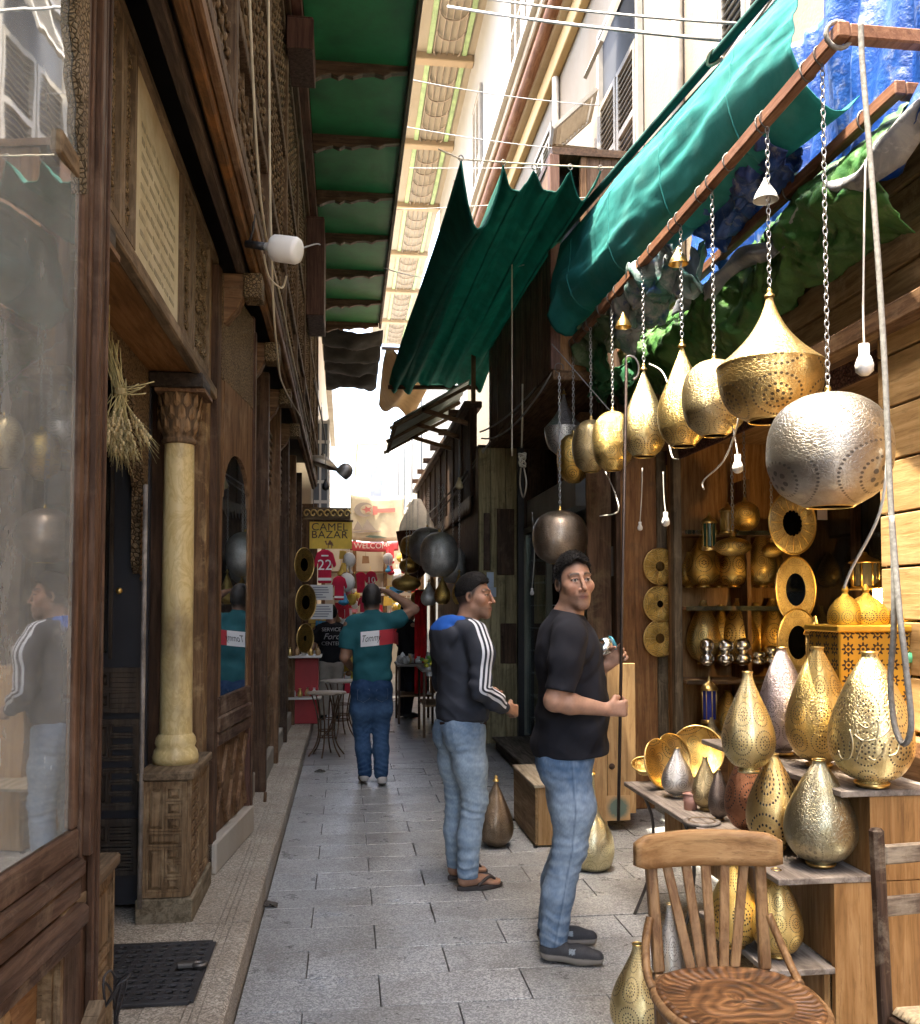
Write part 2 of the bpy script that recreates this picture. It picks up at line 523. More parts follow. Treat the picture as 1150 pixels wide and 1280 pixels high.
def text_mb(body, size, org, ax, ay, an, depth=0.004, align='CENTER', shear=0.0, spacing=1.0, wscale=1.0):
    cu = bpy.data.curves.new('lettering', 'FONT'); cu.body = body; cu.size = size; cu.align_x = align; cu.align_y = 'CENTER'
    cu.resolution_u = 3; cu.shear = shear; cu.space_character = spacing
    o = bpy.data.objects.new('lettering', cu); COL.objects.link(o)
    dg = bpy.context.evaluated_depsgraph_get()
    me = bpy.data.meshes.new_from_object(o.evaluated_get(dg))
    bpy.data.objects.remove(o)
    mb = MB(); org, ax, ay, an = Vector(org), Vector(ax), Vector(ay), Vector(an)
    vs_ = [org + ax * (v.co.x * wscale) + ay * v.co.y for v in me.vertices]
    n = len(vs_)
    fs_ = [tuple(p.vertices) for p in me.polygons]
    allv = vs_ + [p + an * depth for p in vs_]
    ff = list(fs_) + [tuple(i + n for i in reversed(f_)) for f_ in fs_]
    ec = {}
    for f_ in fs_:
        for a, b in zip(f_, f_[1:] + f_[:1]): ec[(a, b)] = 1
    for (a, b) in ec:
        if (b, a) not in ec: ff.append((a, a + n, b + n, b))
    mb._add(allv, ff)
    bpy.data.meshes.remove(me)
    return mb
# common woods and metals
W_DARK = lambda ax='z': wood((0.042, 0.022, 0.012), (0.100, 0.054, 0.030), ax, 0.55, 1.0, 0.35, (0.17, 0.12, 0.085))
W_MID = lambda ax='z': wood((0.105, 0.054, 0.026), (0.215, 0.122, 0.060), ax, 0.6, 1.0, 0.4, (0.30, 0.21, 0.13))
W_WARM = lambda ax='z': wood((0.20, 0.10, 0.042), (0.33, 0.185, 0.085), ax, 0.55, 1.0, 0.3, (0.42, 0.28, 0.15))
W_PALE = lambda ax='z': wood((0.34, 0.21, 0.10), (0.50, 0.34, 0.175), ax, 0.6, 0.8, 0.35, (0.24, 0.15, 0.08))
W_GREY = lambda ax='z': wood((0.10, 0.070, 0.042), (0.20, 0.145, 0.088), ax, 0.75, 1.0, 0.5, (0.32, 0.24, 0.15))
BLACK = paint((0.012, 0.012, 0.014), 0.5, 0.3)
BRASS = metal((0.80, 0.57, 0.22), 0.32, 0.35, 0.15, 12.0, (0.50, 0.33, 0.11))
IRON = metal((0.16, 0.15, 0.14), 0.5, 0.3, 0.2)
# ================================================================== SETTING: ground and paving
g = MB().quad((-90, -60, -0.06), (90, -60, -0.06), (90, 160, -0.06), (-90, 160, -0.06)).build('ground', paint((0.20, 0.18, 0.15), 0.9, 0.25, 0.6))
tag(g, kind='structure')
@cached
def paving_sheet():
    t = NT('far_paving')
    b = t.node('ShaderNodeTexBrick'); b.offset = 0.5
    t.set(b.inputs['Vector'], t.pos()); b.inputs['Scale'].default_value = 1.0
    b.inputs['Brick Width'].default_value = 0.6; b.inputs['Row Height'].default_value = 0.305; b.inputs['Mortar Size'].default_value = 0.006
    b.inputs['Color1'].default_value = (0.22, 0.225, 0.225, 1); b.inputs['Color2'].default_value = (0.28, 0.28, 0.275, 1); b.inputs['Mortar'].default_value = (0.05, 0.05, 0.045, 1)
    n = t.noise(t.pos(), 2.5, 7, 0.7)
    c = t.mix(t.math('MULTIPLY', n, 0.7), b.outputs[0], (0.13, 0.125, 0.12))
    t.col(c); t.rough(t.ramp(t.noise(t.pos(), 3, 6, 0.7), [(0.35, (0.24,) * 3), (0.7, (0.55,) * 3)]))
    t.bump(t.noise(t.pos(), 50, 3), 0.15, 0.004)
    return t.m
PAVE_Y0, PITCHY = 2.115, 0.305
bed = MB().box(-0.405, 3.2, -4, 9.13, -0.04, -0.014).build('alley_paving', paint((0.06, 0.057, 0.052), 0.95, 0.3, 8))
tag(bed, kind='structure')
far = MB().box(-0.405, 3.2, 9.135, 60, -0.04, -0.001).build('far_paving', paving_sheet()); tag(far, kind='structure')
nearp = MB().box(-0.405, 3.2, -4.0, PAVE_Y0 - .006, -0.0139, -0.001).build('near_paving', paving_sheet()); tag(nearp, kind='structure')
pv = []
me_full = MB().box(-0.2970, 0.2970, -0.1485, 0.1485, -0.035, 0.0).mesh('paver'); me_full.materials.append(granite())
for row in range(23):
    yc = PAVE_Y0 + PITCHY * (row + 0.5)
    off = -0.155 if row % 2 == 0 else 0.145
    k = -1
    while True:
        xa = off + 0.6 * k; xb = xa + 0.6; k += 1
        if xa > 2.45: break
        if xb < -0.39: continue
        if xa < -0.405:
            if xb + 0.405 < 0.05: continue
            me = MB().box(-0.402 - (xa + 0.3), 0.2975, -0.15, 0.15, -0.035, 0.0).mesh('paver'); me.materials.append(granite())
        else: me = me_full
        o = bpy.data.objects.new('paver', me)
        o.location = (xa + 0.3, yc, random.uniform(-0.0018, 0.0018))
        o.rotation_euler = (random.uniform(-.002, .002), random.uniform(-.002, .002), random.uniform(-.002, .002))
        link(o, bed)
        b = o.modifiers.new('bevel', 'BEVEL'); b.width = 0.0016; b.segments = 1
# raised pavement along the carved shopfront
SW = 0.13
GR_S = granite((0.25, 0.215, 0.165), (0.55, 0.49, 0.40), 0.6, 0.10, 1.0)
sw = MB().box(-4.0, -0.418, -3, 40, -0.03, 0.08).build('pavement', paint((0.11, 0.095, 0.075), 0.95, 0.3, 6)); tag(sw, kind='structure')
def kerb(y0, y1, top):
    xs = [-0.70, -0.556, -0.556, -0.550, -0.550, -0.528, -0.528, -0.522, -0.522, -0.500, -0.500, -0.494, -0.494, -0.424, -0.410, -0.410, -0.70]
    d = 0.007
    zs = [top, top, top - d, top - d, top, top, top - d, top - d, top, top, top - d, top - d, top, top, top - .012, -0.03, -0.03]
    return MB().prism(list(zip(xs, zs)), ((0, y0, 0), (1, 0, 0), (0, 0, 1), (0, 1, 0)), y1 - y0)
for y0, y1, top in ((-1.8, 1.23, SW), (1.236, 2.755, SW), (2.761, 4.28, SW), (4.286, 5.80, SW + .002), (5.806, 7.3, .105), (7.306, 8.9, .103), (8.906, 10.6, .105), (10.606, 12.4, .104), (12.406, 16, .1)):
    kerb(y0, y1, top).build('kerb_stone', GR_S, sw)
for y0, y1, top in ((1.1, 2.4, SW - .001), (2.404, 3.7, SW - .002), (3.704, 4.9, SW - .001), (4.904, 5.80, SW - .003), (5.804, 7.4, .1), (7.404, 9, .102), (9.004, 12, .1)):
    MB().box(-1.25, -0.704, y0, y1, 0.05, top).build('slab', GR_S, sw, 0.003)
    MB().box(-2.4, -1.254, y0 + .2, y1 + .196, 0.05, top - .001).build('slab', GR_S, sw, 0.003)

# ================================================================== LEFT: carved wooden building
LB = thing('carved_wood_building', (-1.2, 4, 0.1), 'dark carved wooden shopfront building with lattice upper storey along the alley', 'building')
def LP(mb, name, mat, bevel=0.0, parent=None): return mb.build(name, mat, parent or LB, bevel)
CARV = carved(scale=55.0); CARV2 = carved((0.15, 0.095, 0.045), (0.42, 0.31, 0.17), 62.0)
wall_m = paint((0.035, 0.026, 0.02), 0.8, 0.3)
LP(MB().box(-6, -1.75, -4, 15.0, 0.0, 6.9), 'wall', wall_m)
LP(MB().box(-1.749, -0.58, -4, 15.0, 3.86, 6.9), 'upper_wall', wall_m)
LP(MB().box(-1.749, -0.93, -4, 15.0, 3.47, 3.855), 'dark_recess', wall_m)
LP(MB().box(-1.749, -1.0, -4, 2.30, 0.1, 3.46), 'side_wall', wall_m)
LP(MB().box(-1.749, -0.80, 4.90, 5.2, 0.1, 3.46), 'pier', W_DARK())
LP(MB().box(-1.749, -1.05, 5.21, 15.0, 0.1, 3.46), 'far_wall', wall_m)
# --- pedestals with nested panels, marble columns, capitals
def rect_frame(mb, o, ax, ay, an, x0, x1, y0, y1, w, d):
    """four bars round a rectangle, standing proud by d"""
    o, ax, ay, an = Vector(o), Vector(ax), Vector(ay), Vector(an)
    for a0, a1, b0, b1 in ((x0, x1, y0, y0 + w), (x0, x1, y1 - w, y1), (x0, x0 + w, y0 + w, y1 - w), (x1 - w, x1, y0 + w, y1 - w)):
        c = [o + ax * a + ay * b + an * e for e in (0, d) for a, b in ((a0, b0), (a1, b0), (a1, b1), (a0, b1))]
        mb._add(c, [(0, 3, 2, 1), (4, 5, 6, 7), (0, 1, 5, 4), (1, 2, 6, 5), (2, 3, 7, 6), (3, 0, 4, 7)])
def plate(o, ax, ay, an, x0, x1, y0, y1, d):
    mb = MB(); o, ax, ay, an = Vector(o), Vector(ax), Vector(ay), Vector(an)
    c = [o + ax * a + ay * b + an * e for e in (0, d) for a, b in ((x0, y0), (x1, y0), (x1, y1), (x0, y1))]
    return mb._add(c, [(0, 3, 2, 1), (4, 5, 6, 7), (0, 1, 5, 4), (1, 2, 6, 5), (2, 3, 7, 6), (3, 0, 4, 7)])
def nested_panels(root, o, ax, ay, an, w, h, mat, mat_in, flip=False, d=0.016):
    """old joinery: tall panels beside stacks of small square ones"""
    e = 0.022
    mb = MB(); rect_frame(mb, o, ax, ay, an, 0, w, 0, h, e, d)
    mb.build('panel_frame', mat, root)
    cells = []
    yb = e
    blocks = [('stack', 0.40), ('bar', 0.14), ('stack', 0.40)] if h < 0.9 else [('stack', 0.24), ('bar', 0.08), ('stack', 0.30), ('bar', 0.08), ('stack', 0.24)]
    H = h - 2 * e; tot = sum(b[1] for b in blocks)
    for kind, fr in blocks:
        bh = H * fr / tot
        if kind == 'bar': cells.append((e, w - e, yb, yb + bh))
        else:
            xm = e + (w - 2 * e) * (0.52 if not flip else 0.48)
            tall = (e, xm, yb, yb + bh) if not flip else (xm, w - e, yb, yb + bh)
            cells.append(tall)
            sx = (xm, w - e) if not flip else (e, xm)
            n = 3
            for i in range(n): cells.append((sx[0], sx[1], yb + bh * i / n, yb + bh * (i + 1) / n))
        yb += bh
    for (a0, a1, b0, b1) in cells:
        mb = MB(); rect_frame(mb, o, ax, ay, an, a0 + .001, a1 - .001, b0 + .001, b1 - .001, 0.011, d * 0.8)
        i = 0.026
        if a1 - a0 > 2.4 * i and b1 - b0 > 2.4 * i:
            oo = Vector(o)
            q = [oo + Vector(ax) * a + Vector(ay) * b + Vector(an) * 0.001 for a, b in ((a0 + .013, b0 + .013), (a1 - .013, b0 + .013), (a1 - .013, b1 - .013), (a0 + .013, b1 - .013))]
            q2 = [oo + Vector(ax) * a + Vector(ay) * b + Vector(an) * d * 0.6 for a, b in ((a0 + i, b0 + i), (a1 - i, b0 + i), (a1 - i, b1 - i), (a0 + i, b1 - i))]
            mb._add(q + q2, [(4, 5, 6, 7), (0, 1, 5, 4), (1, 2, 6, 5), (2, 3, 7, 6), (3, 0, 4, 7)])
        mb.build('panel', mat_in, root)
PANEL_W = wood((0.105, 0.064, 0.032), (0.235, 0.152, 0.080), 'z', 0.7, 1.0, 0.6, (0.36, 0.26, 0.15))
def pedestal(y0, y1):
    x0, x1, zt = -0.905, -0.705, 0.80
    p = LP(MB().box(x0, x1, y0, y1, 0.24, zt - 0.04), 'pedestal', PANEL_W)
    MB().box(x0 - .02, x1 + .03, y0 - .022, y1 + .02, 0.10, 0.238).build('plinth', wood((0.10, 0.08, 0.05), (0.22, 0.18, 0.12), 'y', 0.8, 1, .6, (0.3, 0.26, 0.19)), p, 0.006)
    MB().box(x0 - .02, x1 + .028, y0 - .028, y1 + .02, zt - 0.038, zt).build('cap', W_GREY('y'), p, 0.006)
    nested_panels(p, (x0, y0, 0.243), (1, 0, 0), (0, 0, 1), (0, -1, 0), x1 - x0, zt - .285, PANEL_W, PANEL_W)
    nested_panels(p, (x1, y0, 0.243), (0, 1, 0), (0, 0, 1), (1, 0, 0), y1 - y0, zt - .285, PANEL_W, PANEL_W, True)
    return p
def column(cx, cy_):
    c = LP(MB().lathe([(0.001, 0.80), (0.105, 0.80), (0.108, 0.83), (0.10, 0.86), (0.088, 0.875), (0.096, 0.895), (0.092, 0.92), (0.078, 0.94)], (cx, cy_, 0), 32)
           .lathe(prof_curve([(0.076, 0.94), (0.0745, 1.4), (0.073, 1.9), (0.070, 2.33)], 8), (cx, cy_, 0), 32), 'column', marble())
    # capital: overlapping pointed leaves
    cap = MB().lathe(prof_curve([(0.070, 2.33), (0.082, 2.335), (0.084, 2.35), (0.076, 2.365), (0.088, 2.40), (0.088, 2.48), (0.082, 2.54), (0.100, 2.585)], 3), (cx, cy_, 0), 32).build('capital', wood((0.11, 0.07, 0.04), (0.25, 0.155, 0.08), 'z', 0.7), c)
    for tier in range(3):
        for k in range(12):
            a = 2 * PI * (k + 0.5 * (tier % 2)) / 12
            z0 = 2.375 + tier * 0.062; pr = []
            ca, sa = math.cos(a), math.sin(a)
            for (s, z, r) in ((0, 0, .088), (.018, .02, .096), (.015, .05, .099), (0, .075, .106), (-.015, .05, .099), (-.018, .02, .096)):
                pr.append(Vector((cx + ca * r - sa * s, cy_ + sa * r + ca * s, z0 + z)))
            ctr = Vector((cx + ca * .105, cy_ + sa * .105, z0 + .035))
            m = MB()._add(pr + [ctr], [(i, (i + 1) % 6, 6) for i in range(6)])
            m.build('leaf', wood((0.15, 0.09, 0.045), (0.30, 0.19, 0.10), 'z', 0.7), cap)
    LP(MB().box(cx - .125, cx + .125, cy_ - .13, cy_ + .13, 2.588, 2.66), 'abacus', wood((0.02, 0.015, 0.012), (0.05, 0.036, 0.025), 'y', 0.6), 0.006)
    LP(MB().box(cx - .10, cx + .135, cy_ - .105, cy_ + .14, 2.570, 2.587), 'abacus_moulding', W_MID('y'))
pedestal(4.33, 4.88); column(-0.805, 4.58)
pedestal(2.40, 2.93); column(-0.805, 2.66)
# --- door: open black leaf facing down the alley, glass strip, panels
door = LP(MB().box(-1.70, -0.925, 4.50, 4.54, 0.16, 2.62), 'door', paint((0.011, 0.012, 0.017), 0.45, 0.3))
DK = wood((0.030, 0.023, 0.018), (0.075, 0.058, 0.044), 'z', 0.5, 1.0, 0.3, (0.09, 0.075, 0.06))
for z0, z1 in ((0.30, 0.56), (0.60, 1.02), (1.05, 1.26)):
    nested_panels(door, (-1.24, 4.50, z0), (1, 0, 0), (0, 0, 1), (0, -1, 0), 0.29, z1 - z0, DK, DK, False, 0.02)
MB().box(-1.60, -1.105, 4.490, 4.499, 1.33, 2.5).build('door_glass', glass((0.25, 0.3, 0.36), 1.6, 0.05, 0.25), door)
MB().ball((-1.055, 4.485, 1.62), 0.016).build('door_knob', BRASS, door)
MB().box(-1.10, -1.085, 4.485, 4.499, 1.30, 2.6).build('door_stile', DK, door)
LP(MB().tube([(-0.905, 4.31, 0.2), (-0.905, 4.31, 2.1)], 0.011, 8), 'conduit', paint((0.20, 0.18, 0.16), 0.6, 0.5, 9, .1, 0, .6))
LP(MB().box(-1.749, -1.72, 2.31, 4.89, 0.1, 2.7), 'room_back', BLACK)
# --- lintel, arch trim
LP(MB().box(-1.72, -0.735, 2.32, 4.89, 2.664, 2.70), 'lintel_soffit', wood((0.17, 0.075, 0.022), (0.26, 0.12, 0.04), 'y', 0.6))
LP(MB().box(-0.734, -0.69, 2.30, 5.02, 2.655, 2.715), 'lintel_rail', W_GREY('y'), 0.006)
arch = []
for i in range(31):
    t = i / 30; y = 2.9 + t * 1.52
    z = 2.58 - 0.50 * (2 * abs(t - 0.5)) ** 2.6 + 0.018 * abs(math.sin(t * 30))
    arch.append((y, z))
arch += [(4.42, 2.15), (4.42, 1.75), (4.47, 1.70), (4.49, 2.662), (2.9, 2.662)]
LP(MB().prism(arch, ((-0.99, 0, 0), (0, 1, 0), (0, 0, 1), (1, 0, 0)), 0.06), 'arch_trim', carved((0.13, 0.08, 0.04), (0.33, 0.23, 0.13), 48))
for i in range(16):      # turned beads down the jamb
    z = 2.05 - i * 0.025
    LP(MB().ball((-0.93, 4.40, z), 0.016, 0.016, 0.014, 10, 6), 'bead', W_WARM())
# --- sign panel with faded print, carved panels beside it
@cached
def faded_sign():
    t = NT('faded_sign'); p = t.pos()
    n = t.noise(p, 6, 7, 0.7)
    c = t.mix(t.ramp(n, [(0.4, (0,) * 3), (0.7, (1,) * 3)]), (0.52, 0.47, 0.32), (0.36, 0.30, 0.17))
    t.col(c); t.rough(0.7); t.bump(n, 0.15, 0.004); return t.m
sg = LP(MB().box(-0.735, -0.722, 3.17, 4.02, 2.73, 3.42), 'sign_panel', faded_sign())
ink = paint((0.27, 0.24, 0.155), 0.8, 0.3, 20)
for i in range(9):
    z = 3.24 - i * 0.055; y = 3.27 + random.uniform(0, .03)
    while y < 3.92:
        l = random.uniform(0.03, 0.13)
        hgt = random.uniform(.012, .024)
        MB().box(-0.7221, -0.7205, y, min(y + l, 3.93), z, z + hgt).build('print_line', ink, sg)
        y += l + random.uniform(.012, .03)
def carved_panel(y0, y1, z0, z1, m=None, x=-0.735):
    fr = MB(); rect_frame(fr, (x, y0, z0), (0, 1, 0), (0, 0, 1), (1, 0, 0), 0, y1 - y0, 0, z1 - z0, 0.03, 0.03)
    f = LP(fr, 'panel_frame', W_GREY())
    MB().box(x - .004, x + .012, y0 + .031, y1 - .031, z0 + .031, z1 - .031).build('carving', m or CARV2, f)
    # raised scrolls of the fretwork
    yy, zz = y0 + .05, z0 + .05
    mb = MB()
    nz = max(3, int((z1 - z0 - .1) / 0.075)); ny = max(1, int((y1 - y0 - .1) / 0.075))
    for i in range(ny):
        for j in range(nz):
            cyy = y0 + .05 + (y1 - y0 - .1) * (i + .5) / ny; czz = z0 + .05 + (z1 - z0 - .1) * (j + .5) / nz
            ph = (i + j) % 2 * PI
            pts = [(x + .018, cyy + .030 * math.cos(ph + a * 5.2) * (1 - a * .7), czz + .030 * math.sin(ph + a * 5.2) * (1 - a * .7)) for a in [k / 9 for k in range(10)]]
            mb.tube(pts, [0.008 - .0005 * k for k in range(10)], 5)
    mb.build('scrollwork', CARV2, f)
carved_panel(2.97, 3.15, 2.74, 3.42)
carved_panel(2.74, 2.96, 2.74, 3.42)
carved_panel(4.04, 4.32, 2.73, 3.42)
carved_panel(4.34, 4.84, 2.73, 3.42)
LP(MB().box(-0.742, -0.736, 2.3, 4.9, 2.716, 3.45), 'backing_board', W_DARK('y'))
LP(MB().box(-0.76, -0.70, 2.3, 5.1, 3.425, 3.455), 'cornice_strip', W_GREY('y'))
LP(MB().box(-0.79, -0.725, 4.91, 5.03, 0.14, 3.42), 'jamb', wood((0.11, 0.06, 0.028), (0.22, 0.13, 0.06), 'z', 0.65, 1.0, 0.8, (0.38, 0.26, 0.13)), 0.005)
LP(MB().box(-0.80, -0.748, 5.03, 5.10, 0.14, 3.42), 'jamb', W_DARK(), 0.005)
# --- beams under the upper storey
LP(MB().box(-0.615, -0.565, -3, 5.6, 3.40, 3.47), 'beam', wood((0.05, 0.035, 0.026), (0.11, 0.078, 0.055), 'y', 0.6), 0.006)
LP(MB().box(-0.545, -0.50, -3, 14.9, 3.42, 3.50), 'beam', wood((0.10, 0.05, 0.02), (0.20, 0.10, 0.04), 'y', 0.65, 1, .7, (0.26, 0.11, 0.03)), 0.008)
LP(MB().box(-0.499, -0.462, -3, 14.9, 3.46, 3.53), 'beam', W_MID('y'), 0.008)
for y in (5.15, 6.5, 7.9, 9.4):          # carved brackets that carry the beams
    br = [(-0.80, 3.05), (-0.70, 3.08), (-0.60, 3.20), (-0.52, 3.395), (-0.80, 3.395)]
    LP(MB().prism(br, ((0, y, 0), (1, 0, 0), (0, 0, 1), (0, 1, 0)), 0.11), 'bracket', W_MID('x'), 0.006)
    LP(MB().box(-0.57, -0.47, y - .02, y + .14, 3.26, 3.395), 'bracket_block', CARV, 0.006)
# --- lattice upper storey in bays
LW = wood((0.075, 0.046, 0.024), (0.19, 0.125, 0.068), 'z', 0.7, 1.2, 0.4, (0.32, 0.25, 0.16))
LWD = wood((0.06, 0.036, 0.022), (0.13, 0.085, 0.05), 'z', 0.7, 1.2, 0.4, (0.24, 0.18, 0.12))
bays = [(-1.0, 0.6), (0.6, 2.2), (2.2, 3.8), (3.8, 5.4), (5.4, 7.0), (7.0, 8.6), (8.6, 10.2), (10.2, 11.8), (11.8, 13.4), (13.4, 14.9)]
for bi, (y0, y1) in enumerate(bays):
    f = LP(MB().box(-0.53, -0.455, y0 - .04, y0 + .04, 3.535, 5.93), 'lattice_post', LWD, 0.006)
    for z in (3.58, 4.10, 4.98, 5.86):
        MB().box(-0.525, -0.462, y0 + .041, y1 - .041, z - .035, z + .035).build('rail', LWD, f, 0.005)
    MB().box(-0.56, -0.53, y0 + .041, y1 - .041, 3.54, 5.92).build('back_board', paint((0.02, 0.015, 0.011), 0.9, 0.2), f)
    # each lattice field: slats leaning one way in front of slats leaning the other way
    for (za, zb) in ((3.62, 4.06), (4.14, 4.94), (5.02, 5.82)):
        mb = MB(); w = y1 - y0 - .09
        n = 15
        for k in range(n):
            ya = y0 + .05 + w * (k + .5) / n
            lean = 0.16 * (1 if (k + bi) % 2 else -1) * (zb - za)
            a = Vector((-0.512 + .014 * (k % 2), min(max(ya - lean, y0 + .045), y1 - .045), za)); b = Vector((-0.512 + .014 * (k % 2), min(max(ya + lean, y0 + .045), y1 - .045), zb))
            mb.bar(a, b, 0.022, 0.02, (1, 0, 0))
        for k in range(int((zb - za) / .11)):
            z = za + .055 + .11 * k
            mb.tube([(-0.488, y0 + .045, z), (-0.488, y1 - .045, z)], 0.007, 6)
            for q in range(n):
                mb.ball((-0.485, y0 + .05 + w * (q + .5) / n, z), 0.015, 0.015, 0.02, 6, 4)
        tag(mb.build('lattice', LW, f), kind='stuff')
LP(MB().box(-0.53, -0.455, 14.86, 14.94, 3.535, 5.93), 'lattice_post', LWD, 0.006)
LP(MB().box(-0.57, -0.42, -3, 14.95, 5.935, 5.985), 'cornice', W_DARK('y'), 0.008)
LP(MB().box(-0.58, -0.34, -3, 14.95, 5.987, 6.04), 'cornice', wood((0.075, 0.03, 0.022), (0.14, 0.06, 0.042), 'y', 0.6), 0.008)
for y0, y1, zb in ((6.75, 7.35, 5.72), (10.3, 11.3, 4.85)):       # projecting oriel boxes under the canopy
    o_ = LP(MB().box(-0.454, -0.262, y0, y1, zb, 5.93), 'oriel', wood((0.05, 0.022, 0.017), (0.095, 0.045, 0.034), 'z', 0.6), 0.006)
    MB().box(-0.452, -0.255, y0 - .02, y0 - .001, zb - .05, 5.9).build('corner_board', wood((0.06, 0.028, 0.022), (0.11, 0.055, 0.042), 'z', 0.6), o_, 0.004)
# ordinary shop fronts further along: posts, dark glazed bays, carved aprons
for i, (y0, y1) in enumerate(((6.15, 7.35), (7.45, 8.65), (8.75, 9.95), (10.05, 11.4), (11.5, 12.9), (13.0, 14.6))):
    x = -0.66 if i else -0.70
    p_ = LP(MB().box(x - .10, x + .05, y0 - .10, y0, 0.10, 3.40), 'post', W_DARK() if i % 2 else W_MID(), 0.006)
    gz = 0.95
    LP(MB().box(x - .09, x - .03, y0 + .002, y1 - .102, 0.28, gz), 'apron', PANEL_W)
    nested_panels(LB, (x - .03, y0 + .02, 0.30), (0, 1, 0), (0, 0, 1), (1, 0, 0), y1 - y0 - .15, gz - .32, PANEL_W, PANEL_W)
    LP(MB().box(x - .10, x + .02, y0 + .002, y1 - .102, 0.10, 0.278), 'plinth', plaster((0.30, 0.27, 0.22), (0.16, 0.13, 0.09), 0.8), 0.006)
    if i != 0:
        LP(MB().box(x - .085, x - .075, y0 + .002, y1 - .102, gz + .005, 2.5), 'window_glass', glass((0.35, 0.42, 0.42), 1.2, 0.03, 0.12))
    LP(MB().box(x - .14, x - .02, y0 + .002, y1 - .102, 2.50, 2.62), 'transom', W_WARM('y'), 0.005)
    LP(MB().box(x - .12, x - .04, y0 + .002, y1 - .102, 2.622, 3.20), 'carved_transom', CARV)
    for k in range(1, 3):
        LP(MB().box(x - .095, x - .05, y0 + (y1 - y0 - .1) * k / 3 - .02, y0 + (y1 - y0 - .1) * k / 3 + .02, gz + .005, 2.498), 'mullion', W_DARK())
    for k in range(7):
        LP(MB().box(x - .038, x - .015, y0 + .004, y1 - .104, 2.66 + k * .07, 2.69 + k * .07), 'slat', W_MID('y'))
LP(MB().box(-1.749, -0.80, 5.21, 5.29, 0.12, 3.4), 'reveal', W_DARK())
# ================================================================== LEFT: showcases
def showcase(P1, ang, length, h_glass0, h_glass1, label, mirror=False):
    sc = thing('display_cabinet', (P1[0], P1[1], 0.13), label, 'cabinet', None, -ang)
    M = world_matrix(sc)
    def B(x0, x1, y0, y1, z0, z1, name, mat, bev=0.004, par=None):
        mb = MB().box(x0, x1, y0, y1, z0 - .13, z1 - .13).xf(M)
        return mb.build(name, mat, par or sc, bev)
    return sc, M, B
WD = wood((0.052, 0.027, 0.016), (0.115, 0.063, 0.039), 'z', 0.45, 1.0, 0.35, (0.20, 0.14, 0.10))
WDY = wood((0.052, 0.028, 0.018), (0.115, 0.066, 0.042), 'y', 0.45, 1.0, 0.7, (0.27, 0.20, 0.14))
sc, M, B = showcase((-0.675, 2.62), R(4.85), 2.0, 1.0, 3.2, 'tall dark wooden display cabinet with a big glass pane beside the column doorway')
L = 2.3
post = B(-0.06, 0.0, -0.125, 0.0, 0.135, 4.4, 'corner_post', WD)
for y0, y1, x1 in ((-0.124, -0.108, .014), (-0.098, -0.072, .028), (-0.062, -0.052, .016), (-0.046, -0.036, .02), (-0.030, -0.020, .016), (-0.014, -0.002, .022)):
    B(0.001, x1, y0, y1, 0.9 if y1 < -.05 else 0.14, 4.38, 'moulding', WD, 0.003, post)
B(-0.55, -0.06, -0.03, 0.0, 0.135, 4.4, 'side_board', paint((0.34, 0.36, 0.34), .7, .2))
B(-0.55, -0.03, -L, -0.127, 0.90, 0.94, 'floor_board', W_MID('y'))
B(-0.58, -0.55, -L, 0.0, 0.135, 4.4, 'back_board', paint((0.42, 0.46, 0.45), 0.7, 0.2))
B(-0.05, 0.03, -L, -0.126, 0.86, 0.905, 'sill', WDY, 0.008)
B(-0.04, 0.018, -L, -0.126, 0.80, 0.855, 'sill_moulding', WDY, 0.006)
B(-0.03, 0.042, -L, -0.126, 0.735, 0.795, 'sill_moulding', WDY, 0.012)
B(-0.04, 0.020, -L, -0.126, 0.69, 0.73, 'sill_moulding', WDY, 0.006)
B(-0.02, 0.010, -L, -0.126, 0.906, 0.98, 'window_rail', WDY, 0.006)
B(-0.02, 0.008, -0.165, -0.127, 0.981, 4.3, 'window_stile', WD, 0.006)
pane = B(-0.008, -0.004, -L, -0.166, 0.982, 4.3, 'glass_pane', glass((0.85, 0.93, 0.92), 1.3, 0.02, 0.20, 0.95, .02), 0)  # heavy pale diffuse layer paints sky glare onto the glass
# scalloped fretwork hanging in the top corner of the pane
fo = [(-0.167, 2.62), (-0.18, 2.70), (-0.205, 2.78), (-0.20, 2.84), (-0.235, 2.90), (-0.225, 2.95), (-0.26, 3.02), (-0.255, 3.08), (-0.30, 3.16), (-0.42, 3.30), (-0.42, 4.2), (-0.167, 4.2)]
MB().prism([(a, b - .13) for a, b in fo], ((-0.002, 0, 0), (0, 1, 0), (0, 0, 1), (1, 0, 0)), 0.018).xf(M).build('fretwork', carved((0.16, 0.11, 0.06), (0.46, 0.36, 0.23), 70), sc)
# lower panel: diamond strapwork over dark board
lp = B(-0.06, -0.045, -L, -0.127, 0.135, 0.688, 'lower_board', W_WARM('y'))
for k in range(8):
    ya = -0.16 - k * 0.27
    for s in (1, -1):
        mb = MB().bar((-0.034, ya - (0.13 - s * .13), 0.02), (-0.034, ya - (0.13 + s * .13), 0.53), 0.035, 0.02, (1, 0, 0)).xf(M)
        mb.build('strap', W_WARM('y') if s > 0 else W_PALE('y'), lp)
    mb = MB(); c = (ya - .13, .275)
    mb.prism([(c[0] - .07, c[1]), (c[0], c[1] - .10), (c[0] + .07, c[1]), (c[0], c[1] + .10)], ((-0.022, 0, 0), (0, 1, 0), (0, 0, 1), (1, 0, 0)), 0.014).xf(M)
    mb.build('diamond', W_WARM('z'), lp)
B(-0.05, 0.004, -0.20, -0.128, 0.136, 0.687, 'lower_stile', W_DARK())
